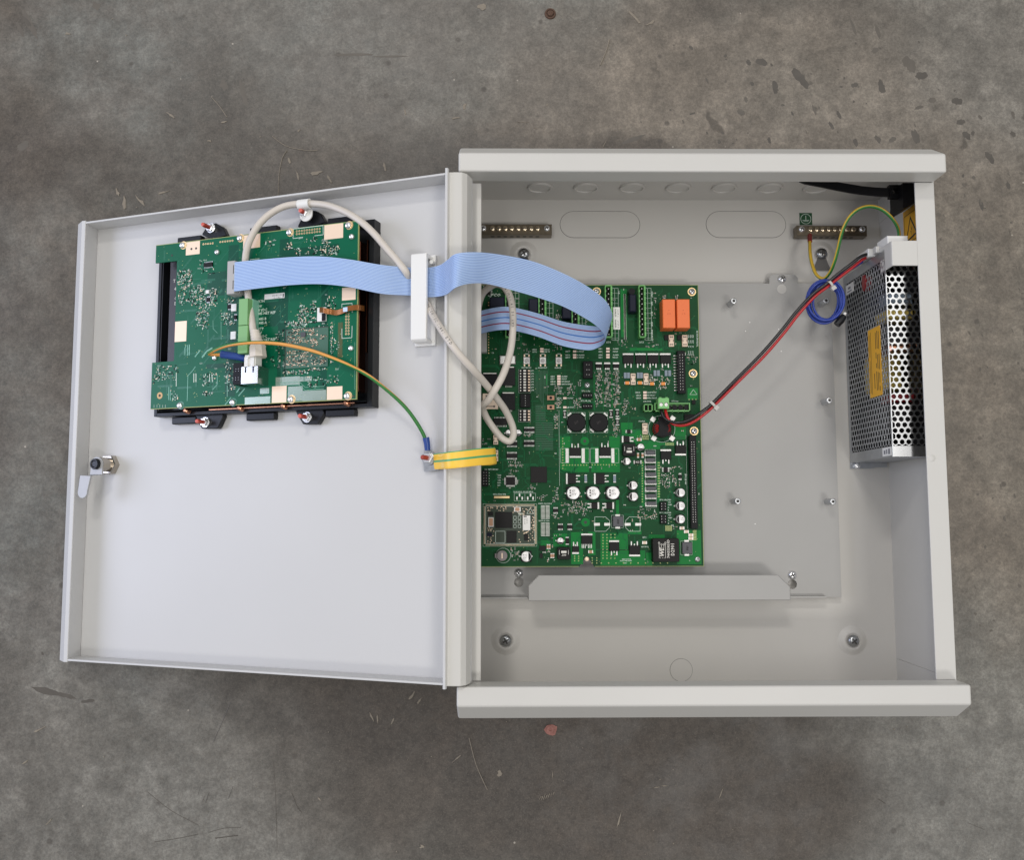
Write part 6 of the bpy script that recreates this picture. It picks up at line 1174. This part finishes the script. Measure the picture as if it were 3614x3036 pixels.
# ------------------------------------------------------------------ cables
def strip(name, TB, label, cat, n, prof, mats, matf, per=7, thick=.45, group=None):
    """flat band through pairs of edge points; prof(u)->half thickness, matf(u, side)->material index"""
    A = spline([t for t, b in TB], per); B = spline([b for t, b in TB], per); N = len(A); m = MB(); us = [i / n for i in range(n + 1)]
    for i in range(N):
        t = ((A[min(i + 1, N - 1)] + B[min(i + 1, N - 1)]) - (A[max(i - 1, 0)] + B[max(i - 1, 0)])).normalized(); s_ = (B[i] - A[i]).normalized(); nn = s_.cross(t).normalized() * -1
        for sd_ in (1, -1):
            for u in us: m.v.append(tuple(A[i].lerp(B[i], u) + nn * sd_ * prof(u) * thick))
    w2 = 2 * (n + 1)
    for i in range(N - 1):
        for j in range(n):
            a = i * w2 + j; m.face((a, a + 1, a + w2 + 1, a + w2), matf((j + .5) / n, 1)); a += n + 1; m.face((a, a + w2, a + w2 + 1, a + 1), matf((j + .5) / n, -1))
        a = i * w2; m.face((a, a + w2, a + w2 + n + 1, a + n + 1), matf(0, 0)); a += n; m.face((a, a + n + 1, a + w2 + n + 1, a + w2), matf(1, 0))
    m.face(list(range(n + 1)) + list(range(2 * n + 1, n, -1))); e = (N - 1) * w2; m.face(list(range(e, e + n + 1))[::-1] + list(range(e + n + 1, e + 2 * n + 2)))
    return put(name, m, mats, None, label=label, cat=cat, group=group, smooth=60)
def W(px, py, z): return tuple(at(px, py, z))
def Dw(px, py, w_): return tuple(dw(px, py, w_))
RB = [(Dw(816, 927, 35), Dw(816, 1029, 35)), (Dw(840, 924, 35.5), Dw(840, 1027, 35.5)), (Dw(930, 915, 36), Dw(930, 1016, 36)), (Dw(1030, 907, 35), Dw(1030, 1006, 35)), (Dw(1130, 905, 34), Dw(1130, 1003, 34)), (Dw(1230, 915, 31), Dw(1230, 1013, 31)), (Dw(1348, 935, 22), Dw(1348, 1037, 22)), (Dw(1446, 944, 9), Dw(1446, 1043, 9)), (Dw(1506, 945, 8.5), Dw(1506, 1049, 8.5)), (Dw(1552, 936, 14), Dw(1552, 1046, 14)),
      (W(1580, 917, 145), W(1580, 1037, 145)), (W(1609, 896, 160), W(1609, 1015, 157)), (W(1664, 890, 160), W(1660, 1001, 150)), (W(1740, 895, 152), W(1725, 1003, 138)), (W(1857, 916, 142), W(1836, 1032, 130)), (W(1943, 945, 134), W(1913, 1055, 124)), (W(2029, 985, 125), W(1985, 1081, 117)), (W(2093, 1024, 115), W(2045, 1112, 108)), (W(2136, 1060, 104), W(2095, 1143, 99)), (W(2156, 1095, 92), W(2122, 1168, 89)), (W(2159, 1120, 80), W(2135, 1190, 78)), (W(2148, 1142, 68), W(2130, 1212, 68)), (W(2118, 1152, 59), W(2108, 1228, 62)), (W(2071, 1149, 54), W(2071, 1236, 60)), (W(1986, 1135, 50), W(1986, 1221, 58)), (W(1900, 1107, 47), W(1900, 1189, 57)), (W(1814, 1086, 46), W(1814, 1167, 56)), (W(1763, 1084, 45), W(1763, 1165, 54)), (W(1703, 1096, 43), W(1703, 1176, 50)), (W(1660, 1112, 39), W(1660, 1192, 43))]
NC = 20
def rprof(u): return .30 + .70 * abs(sin(pi * u * NC)) ** .7 if 0 < u < 1 else .5
def rmat(u, sd_):
    f = (u * NC) % 1; c = int(u * NC)
    if sd_ == 1 and c in (4, 9, 14): return 2 if c != 9 else 3
    return 1 if (f < .17 or f > .83) else 0
rb = strip('ribbon_cable', RB, 'wide pale blue ribbon cable looping from the door to the main circuit board', 'ribbon cable', NC * 6, rprof, [RIB, RIB_D, RIB_R, RIB_B], rmat, 7, .5)
# white clip that holds the ribbon to the door
rcl = empty('cable_clip', (-27, 339, 0), 'long white clip bar pressing the ribbon cable onto the door', 'cable clip', basis=DM)
q = (-36.6, -18.6, 302.8, 375.6); m = MB(); m.box(*q, .1, 3.2); put('clip_base', m, WHITE, rcl, bevel=.6)
m = MB(); m.extrude([(304.2, 12.5), (306, 15.6), (372, 16.2), (374.2, 15.5), (374.2, 13), (372.5, 12.2)], 'x', -34.2, -20.6); m.box(-34, -21, 371, 374, 3.2, 13).box(-34, -21, 304.4, 307, 3.2, 13.5); put('clip_bar', m, WHITE, rcl, bevel=.9)
m = MB(); m.cyl(-20.2, 368.6, 3.2, 8, 1.7, 14); put('clip_latch', m, WHITE, rcl)
# grey network cable
NB = [Dw(905, 1246, 34), Dw(899, 1200, 34), Dw(894, 1169, 33), Dw(884, 1100, 30), Dw(874, 1029, 27.5), Dw(868, 970, 27), Dw(866, 924, 27), Dw(871, 881, 28), Dw(886, 839, 28.5), Dw(911, 796, 27), Dw(950, 757, 23), Dw(1001, 729, 18), Dw(1057, 719, 15), Dw(1109, 719, 15), Dw(1164, 727, 17), Dw(1229, 753, 20), Dw(1280, 787, 21), Dw(1323, 828, 19), Dw(1361, 873, 16.5), Dw(1400, 918, 14.5), Dw(1430, 956, 13.8), Dw(1450, 990, 5.5), Dw(1480, 1035, 5.2), Dw(1510, 1076, 7), Dw(1533, 1122, 16),
      W(1566, 1176, 141), W(1600, 1225, 146), W(1639, 1272, 143), W(1680, 1316, 134), W(1729, 1374, 112), W(1758, 1412, 100), W(1782, 1446, 90), W(1801, 1484, 82), W(1811, 1514, 78), W(1811, 1541, 76), W(1797, 1558, 75), W(1771, 1546, 76), W(1743, 1513, 78), W(1719, 1478, 82), W(1706, 1450, 88), W(1702, 1434, 96), W(1709, 1425, 105), W(1724, 1411, 111), W(1746, 1377, 116), W(1769, 1336, 116), W(1787, 1292, 112), W(1801, 1240, 106), W(1808, 1190, 101), W(1811, 1130, 97), W(1808, 1085, 93), W(1799, 1045, 88), W(1778, 1012, 80), W(1750, 1003, 68), W(1722, 1018, 56), W(1702, 1040, 46), W(1690, 1080, 36), W(1688, 1110, 33)]
pn = spline(NB, 6); m = MB(); m.tube(pn, 2.85, 14); nc = put('network_cable', m, CABLE, label='grey network cable with moulded plug, looped beside the hinge', cat='network cable', smooth=60)
def along(pts, start, txt_, size, up_ref, step, lift, mb):
    """lettering laid on a cable, one letter at a time"""
    d = 0; i = 0; Ls = [(pts[k + 1] - pts[k]).length for k in range(len(pts) - 1)]
    for ch in txt_:
        s_ = start; k = 0
        while k < len(Ls) - 1 and s_ > Ls[k]: s_ -= Ls[k]; k += 1
        p0 = pts[k].lerp(pts[k + 1], s_ / Ls[k]); t = (pts[k + 1] - pts[k]).normalized(); up = (CAM - p0).normalized(); up = (up - t * up.dot(t)).normalized(); sd_ = up.cross(t)
        if ch != ' ': letters(mb, ch, 0, 0, size, M=lambda v, p0=p0, t=t, up=up, sd_=sd_: p0 + up * (lift - .05 - max(0, (v.y * v.y) / (2 * 2.9))) + t * v.x + sd_ * v.y, bold=.02)
        start += step
def arc_to(pts, target):
    d = 0; best = (1e9, 0)
    for k in range(len(pts) - 1):
        l = (pts[k] - Vector(target)).length
        if l < best[0]: best = (l, d)
        d += (pts[k + 1] - pts[k]).length
    return best[1]
m = MB(); along(pn, arc_to(pn, Dw(1512, 1082, 8)), '24 ISO/IEC 11801 ETD', 3.0, None, 2.5, 3.0, m); along(pn, arc_to(pn, W(1811, 1165, 99)), 'CAT 5E 24 ISO/IEC', 2.6, None, 2.5, 3.0, m); put('cable_print', m, PRINT_K, nc)
# moulded boot and clear plug at the display end
m = MB(); jy = dr(905, 1292, 37).y; bx = dr(907, 1250, 33).x
c1, c2, c3 = dw(905, 1246, 33), dw(909, 1268, 33), dw(903, 1215, 34)
def L2W(x, y, z): return DOOR_O + DM @ Vector((x, y, z))
a = dr(900, 1172, 33.5); b = dr(907, 1205, 33)
for j in range(4): 
    t = j / 3; p_ = a.lerp(b, t); m.tube([L2W(p_.x, p_.y + 1.6, p_.z), L2W(p_.x, p_.y - 1.0, p_.z)], [3.6 + .35 * j, 3.9 + .35 * j], 14)
m.tube([L2W(a.x, a.y, a.z), L2W(b.x, b.y - 2, b.z)], [3.1, 4], 12)
p0, p1, p2 = dr(907, 1205, 33), dr(908, 1222, 33), dr(910, 1262, 33)
m.tube([L2W(p0.x, p0.y, p0.z), L2W(p1.x, p1.y, p1.z), L2W(p2.x, p2.y, p2.z)], [4.6, 6.4, 7.2], 8); bt = put('plug_boot', m, BOOT, nc, smooth=30)
m = MB(); x = dr(889, 1278, 35).x; vs = MB(); vs.box(JX - 5.2, JX + 5.2, JY1 - 5, p2.y + 2, WP + 6, WP + 14.5, 0, .4); vs.box(JX - 4.6, JX - 1.2, JY1 - .5, p2.y, WP + 14.5, WP + 15.6).box(JX + 1.2, JX + 4.6, JY1 - .5, p2.y, WP + 14.5, WP + 15.6)
m.v = [tuple(L2W(*v)) for v in vs.v]; m.f = vs.f; m.m = vs.m; put('clear_plug', m, mat('clear_plastic', (0.75, 0.74, 0.70), .12, coat=.5), nc)
# p-clip on the upper stud
pc = empty('cable_clamp', (STUD[1].x, STUD[1].y + 6, 7), 'white plastic p-clip holding the grey cable on the upper door stud', 'cable clamp', basis=DM)
m = MB(); cy = dr(1090, 719, 15).y; cx = STUD[1].x + 2.2
prof = [(cy + 4.3 * cos(a), 15 + 4.3 * sin(a)) for a in [-pi / 2 + k * pi / 10 for k in range(0, 19)]]; inn = [(cy + 3.1 * cos(a), 15 + 3.1 * sin(a)) for a in [-pi / 2 + k * pi / 10 for k in range(18, -1, -1)]]
m.extrude(prof + inn, 'x', cx - 5.2, cx + 5.2); put('clamp_loop', m, WHITE, pc, smooth=35)
m = MB(); sx_, sy_ = STUD[1].x + 1.4, STUD[1].y; m.prism([(cx - 5.0, cy - 3.6), (cx + 5.2, cy - 3.6)] + [(sx_ + 6.0 * cos(a), sy_ - 1.5 + 6.0 * sin(a)) for a in [-k * pi / 10 for k in range(11)]], 10.1, 11.6); put('clamp_tail', m, WHITE, pc, bevel=.4)
m = MB(); m.lathe(STUD[1].x, STUD[1].y, [(3.7, 11.6), (3.7, 14), (3.1, 14.4)], 6); put('clamp_nut', m, CHROME, pc, smooth=25)
# yellow-green earth lead across the display unit
EW = [Dw(866, 1262, 30), Dw(830, 1254, 31), Dw(790, 1252, 31.5), Dw(757, 1252, 33), Dw(738, 1249, 36), Dw(744, 1243, 40), Dw(768, 1231, 43), Dw(805, 1219, 45), Dw(850, 1212, 46), Dw(900, 1209, 45), Dw(960, 1211, 42), Dw(1015, 1218, 38), Dw(1090, 1235, 33), Dw(1150, 1255, 29), Dw(1220, 1284, 27), Dw(1290, 1320, 25), Dw(1340, 1356, 23), Dw(1400, 1407, 19), Dw(1440, 1449, 16), Dw(1470, 1491, 13), Dw(1490, 1525, 10), Dw(1500, 1548, 8), Dw(1506, 1575, 6.5)]
def earth_wire(name, pts, r, label, cat, yel, per=7, twist=.018, split=(1, 2, 3, 4), group=None):
    m = MB(); m.tube(spline(pts, per), r, 10, split=set(split), twist=twist); return put(name, m, [W_GRN, yel], label=label, cat=cat, smooth=60, group=group)
ew = earth_wire('earth_wire', EW, 1.45, 'yellow-green earth wire arching over the display board to the door stud', 'earth wire', W_ORA, twist=-.024, split=(8, 9, 0, 1))
m = MB(); m.tube([Dw(785, 1251, 31), Dw(787, 1251.3, 31), Dw(840, 1259, 30), Dw(868, 1266, 29)], [3.4, 3.1, 3.0, 2.9], 14); put('crimp_sleeve', m, CRIMP, ew, smooth=40)
m = MB(); m.tube([Dw(1503, 1545, 8), Dw(1507, 1566, 7), Dw(1509, 1589, 6)], [2.7, 2.5, 2.3], 14); put('crimp_sleeve', m, CRIMP, ew, smooth=40)
sc_ = dr(1511, 1617, 5); vs = MB(); vs.ring(sc_.x, sc_.y, 3.6, 4.6, 2.4, 5.6, 20); e1 = dr(1508, 1588, 5); vs.box(e1.x - 3, e1.x + 2.4, sc_.y + 4, e1.y + .5, 3.6, 4.8); m = MB(); m.v = [tuple(L2W(*v)) for v in vs.v]; m.f = vs.f; m.m = vs.m; put('ring_lug', m, LUG, ew)
# stud on the door for the earth connection
m = MB(); m.lathe(sc_.x, sc_.y, [(5.6, .1), (5.6, 1.8)], 20); sb = put('earth_stud', m, CHROME, door); m = MB(); m.lathe(sc_.x, sc_.y, [(4.2, 4.8), (4.2, 7.4), (3.6, 7.8)], 6); put('stud_nut', m, CHROME, door, smooth=25); m = MB(); m.lathe(sc_.x, sc_.y, [(1.9, 1.8), (1.9, 15), (1.2, 16)], 12); put('stud_thread', m, REDTHR, door, smooth=40)
# wide sleeved earth strap from the stud over the hinge
ST = [(Dw(1533, 1602, 7), Dw(1537, 1657, 7)), (Dw(1556, 1599, 14), Dw(1560, 1656, 14)), (W(1580, 1596, 143), W(1583, 1655, 143)), (W(1630, 1590, 145), W(1632, 1650, 145)), (W(1690, 1583, 138), W(1693, 1643, 138)), (W(1728, 1580, 128), W(1732, 1639, 128)), (W(1742, 1579, 120), W(1747, 1637, 120)), (W(1743, 1582, 111), W(1748, 1639, 111)), (W(1730, 1588, 104), W(1733, 1642, 104)), (W(1700, 1592, 102), W(1703, 1643, 102)), (W(1680, 1594, 102), W(1683, 1644, 102))]
def smat(u, sd_): return 1 if (u < .07 or .44 < u < .56) else 0
es = strip('earth_strap', ST, 'broad yellow sleeved earth strap with green stripe bridging door and cabinet', 'earth strap', 16, lambda u: .55 + .45 * sqrt(max(0, 1 - (2 * u - 1) ** 4)), [S_YEL, S_GRN], smat, 6, 1.1)
vs = MB(); e2 = dr(1536, 1630, 6); vs.prism([(sc_.x - 5, sc_.y - 2), (sc_.x - 4, sc_.y - 10.5), (sc_.x + 3, sc_.y - 10), (e2.x + 2, e2.y - 6), (e2.x + 2, e2.y + 6), (sc_.x + 5, sc_.y + 4)], 2.2, 3.4); m = MB(); m.v = [tuple(L2W(*v)) for v in vs.v]; m.f = vs.f; m.m = vs.m; put('strap_lug', m, LUG, es)
# thin yellow-green wire between earth bar and power supply
E2 = [W(2858, 836, 16), W(2858, 862, 24), W(2859, 892, 30), W(2865, 928, 34), W(2878, 964, 38), W(2895, 981, 42), W(2912, 981, 46), W(2930, 960, 52), W(2945, 924, 60), W(2957, 880, 66), W(2968, 832, 72), W(2980, 797, 76), W(3000, 763, 80), W(3030, 738, 82), W(3068, 728, 82), W(3108, 737, 81), W(3142, 763, 80), W(3165, 795, 78), W(3173, 824, 76), W(3170, 846, 74), W(3168, 858, 72)]
e2_ = earth_wire('earth_wire', E2, 1.45, 'yellow-green earth wire curving from the brass bar to the power supply', 'earth wire', W_YEL, twist=.006, split=(5, 6, 7, 8, 9, 0, 1))
m = MB(); m.tube([W(2858, 826, 10), W(2858, 838, 18), W(2858.5, 853, 22)], 2.0, 12); put('wire_ferrule', m, mat('ferrule_red', (0.22, 0.02, 0.02), .4), e2_, smooth=50)
# red and black supply pair
BK = [W(2331, 1440, 34), W(2334, 1453, 39), W(2342, 1472, 41), W(2361, 1486, 42), W(2390, 1492, 43), W(2420, 1487, 45), W(2450, 1472, 47), W(2486, 1447, 49), W(2514, 1424, 50), W(2600, 1337, 52), W(2686, 1250, 54), W(2757, 1168, 56), W(2814, 1096, 57), W(2871, 1036, 58), W(2914, 1004, 60), W(2955, 969, 62), W(3006, 930, 64), W(3035, 907, 64), W(3058, 898, 63), W(3076, 897, 60)]
RD = [W(2347, 1440, 34), W(2350, 1455, 40), W(2356, 1474, 42), W(2372, 1494, 41), W(2396, 1502, 41), W(2425, 1499, 43), W(2456, 1484, 45), W(2490, 1459, 47), W(2520, 1432, 48), W(2607, 1346, 50), W(2694, 1260, 52), W(2765, 1178, 54), W(2821, 1106, 55), W(2878, 1044, 56), W(2920, 1012, 58), W(2962, 979, 59), W(3012, 941, 61), W(3042, 917, 61), W(3062, 908, 60), W(3076, 905, 57)]
m = MB(); m.tube(spline(BK, 6), 1.35, 12); put('supply_wire', m, W_BLK, label='black wire of the pair from green plug to power supply', cat='wire', smooth=60, group='supply wires to the circuit board')
m = MB(); m.tube(spline(RD, 6), 1.3, 12); put('supply_wire', m, W_RED, label='red wire of the pair from green plug to power supply', cat='wire', smooth=60, group='supply wires to the circuit board')
def zip_tie(px, py, z, ang, label):
    c = Vector(W(px, py, z)); d = Vector((cos(ang), sin(ang), 0)); s_ = Vector((-sin(ang), cos(ang), 0)); up = Vector((0, 0, 1)); n = 16; m = MB()
    for k in range(n):
        a0, a1 = 2 * pi * k / n, 2 * pi * (k + 1) / n; vs = []
        for a in (a0, a1):
            for rr, h in ((1.0, -1.3), (1.0, 1.3), (1.28, 1.3), (1.28, -1.3)): vs.append(c + s_ * (2.8 * rr * cos(a)) + up * (2.0 * rr * sin(a)) + d * h * .8)
        m.add(vs, [(0, 1, 5, 4), (1, 2, 6, 5), (2, 3, 7, 6), (3, 0, 4, 7)])
    t = put('cable_tie', m, TIE, label=label, cat='cable tie', group='small white cable ties', smooth=40); m = MB(); h = c - s_ * 4.6; P4 = [h + d * a + s_ * b for a, b in ((-2, -1.6), (2, -1.6), (2, 1.6), (-2, 1.6))]
    m.add([p_ - up * 1.4 for p_ in P4] + [p_ + up * 1.6 for p_ in P4], [(3, 2, 1, 0), (4, 5, 6, 7), (0, 1, 5, 4), (1, 2, 6, 5), (2, 3, 7, 6), (3, 0, 4, 7)]); put('tie_head', m, TIE, t)
zip_tie(2514, 1427, 49, .80, 'white cable tie round the red and black wires near the main circuit board'); zip_tie(2930, 1002, 60, .62, 'white cable tie round the red and black wires above the blue coil')
# coil of blue wire
cc = Vector(W(2911, 1066, 46)); pts = []; turns = 6
for k in range(turns * 28 + 9):
    a = 2 * pi * k / 28 - 0.45; j = k / 28; rx, ry = 13.6 + 1.7 * sin(j * 2.4), 17.2 + 1.5 * cos(j * 1.9)
    pts.append(cc + Vector((rx * cos(a) + 1.1 * sin(j * 3), ry * sin(a) + .9 * cos(j * 2.3), (j - 3) * 1.7 + 2.4 * sin(a + .5))))
m = MB(); m.tube(pts, 1.1, 8); bl = put('blue_wire_coil', m, W_BLU, label='coil of spare blue wire hanging beside the power supply', cat='wire coil', smooth=60)
m = MB(); m.tube([Vector(W(2953, 1146, 50)), Vector(W(2968, 1129, 50)), Vector(W(2979, 1115, 50))], [3.0, 3.4, 2.6], 12); put('heat_shrink', m, BLACKM, bl, smooth=50)
m = MB(); m.tube([Vector(W(2979, 1112, 51)), Vector(W(2984, 1104, 51))], [1.4, 1.1], 10); put('wire_end', m, WHITE, bl, smooth=50)
m = MB(); m.tube(spline([tuple(pts[-1]), W(2935, 990, 57), W(2965, 972, 57), W(2990, 956, 55), W(3010, 946, 54), W(3045, 923, 54)], 6), 1.0, 8); put('wire_tail', m, W_BLU, bl, smooth=60)
# black hook-and-strap tie in the top right corner
m = MB(); za, zb2 = 72, 78
up_e = [(2822, 640), (2900, 642), (2957, 642), (3000, 649), (3040, 656), (3090, 661), (3137, 663)]; lo_e = [(2842, 648), (2900, 659), (2957, 671), (3000, 679), (3040, 685), (3090, 690), (3137, 693)]
U_, V_ = [W(*p_, 78) for p_ in up_e], [W(*p_, 78) for p_ in lo_e]; b0 = len(m.v)
for i in range(len(U_)):
    for p_ in (U_[i], V_[i]): m.v += [p_, (p_[0], p_[1], p_[2] - 2.0)]
for i in range(len(U_) - 1):
    a = i * 4; m.face((a, a + 2, a + 6, a + 4)); m.face((a + 1, a + 5, a + 7, a + 3)); m.face((a, a + 4, a + 5, a + 1)); m.face((a + 2, a + 3, a + 7, a + 6))
m.face((0, 1, 3, 2)); e = (len(U_) - 1) * 4; m.face((e, e + 2, e + 3, e + 1))
bt_ = put('strap_tie', m, BLACK, label='broad black strap tie sticking out under the top bar by the yellow sticker', cat='strap tie')
a, b, c_, d_ = W(3137, 653, 78), W(3192, 653, 78), W(3192, 699, 78), W(3137, 699, 78)
m = MB(); i0, i1 = W(3149, 666, 78), W(3184, 684, 78)
for r_ in ((a[0], i0[0], d_[1], a[1]), (i1[0], b[0] + 1, d_[1], a[1]), (i0[0], i1[0], i0[1], a[1]), (i0[0], i1[0], d_[1], i1[1])): m.box(*r_, 74, 79)
m.box(i0[0] + 2.4, i1[0], i1[1] + 1.2, i0[1] - .7, 73, 77)
put('strap_buckle', m, BLACK, bt_)
m = MB(); P6 = [W(*p_, 86) for p_ in ((3186, 645), (3232, 645), (3232, 712), (3197, 733), (3186, 732), (3188, 700))]; m.prism([(p_[0], p_[1]) for p_ in P6], 60, 86); put('strap_base', m, BLACK, bt_)
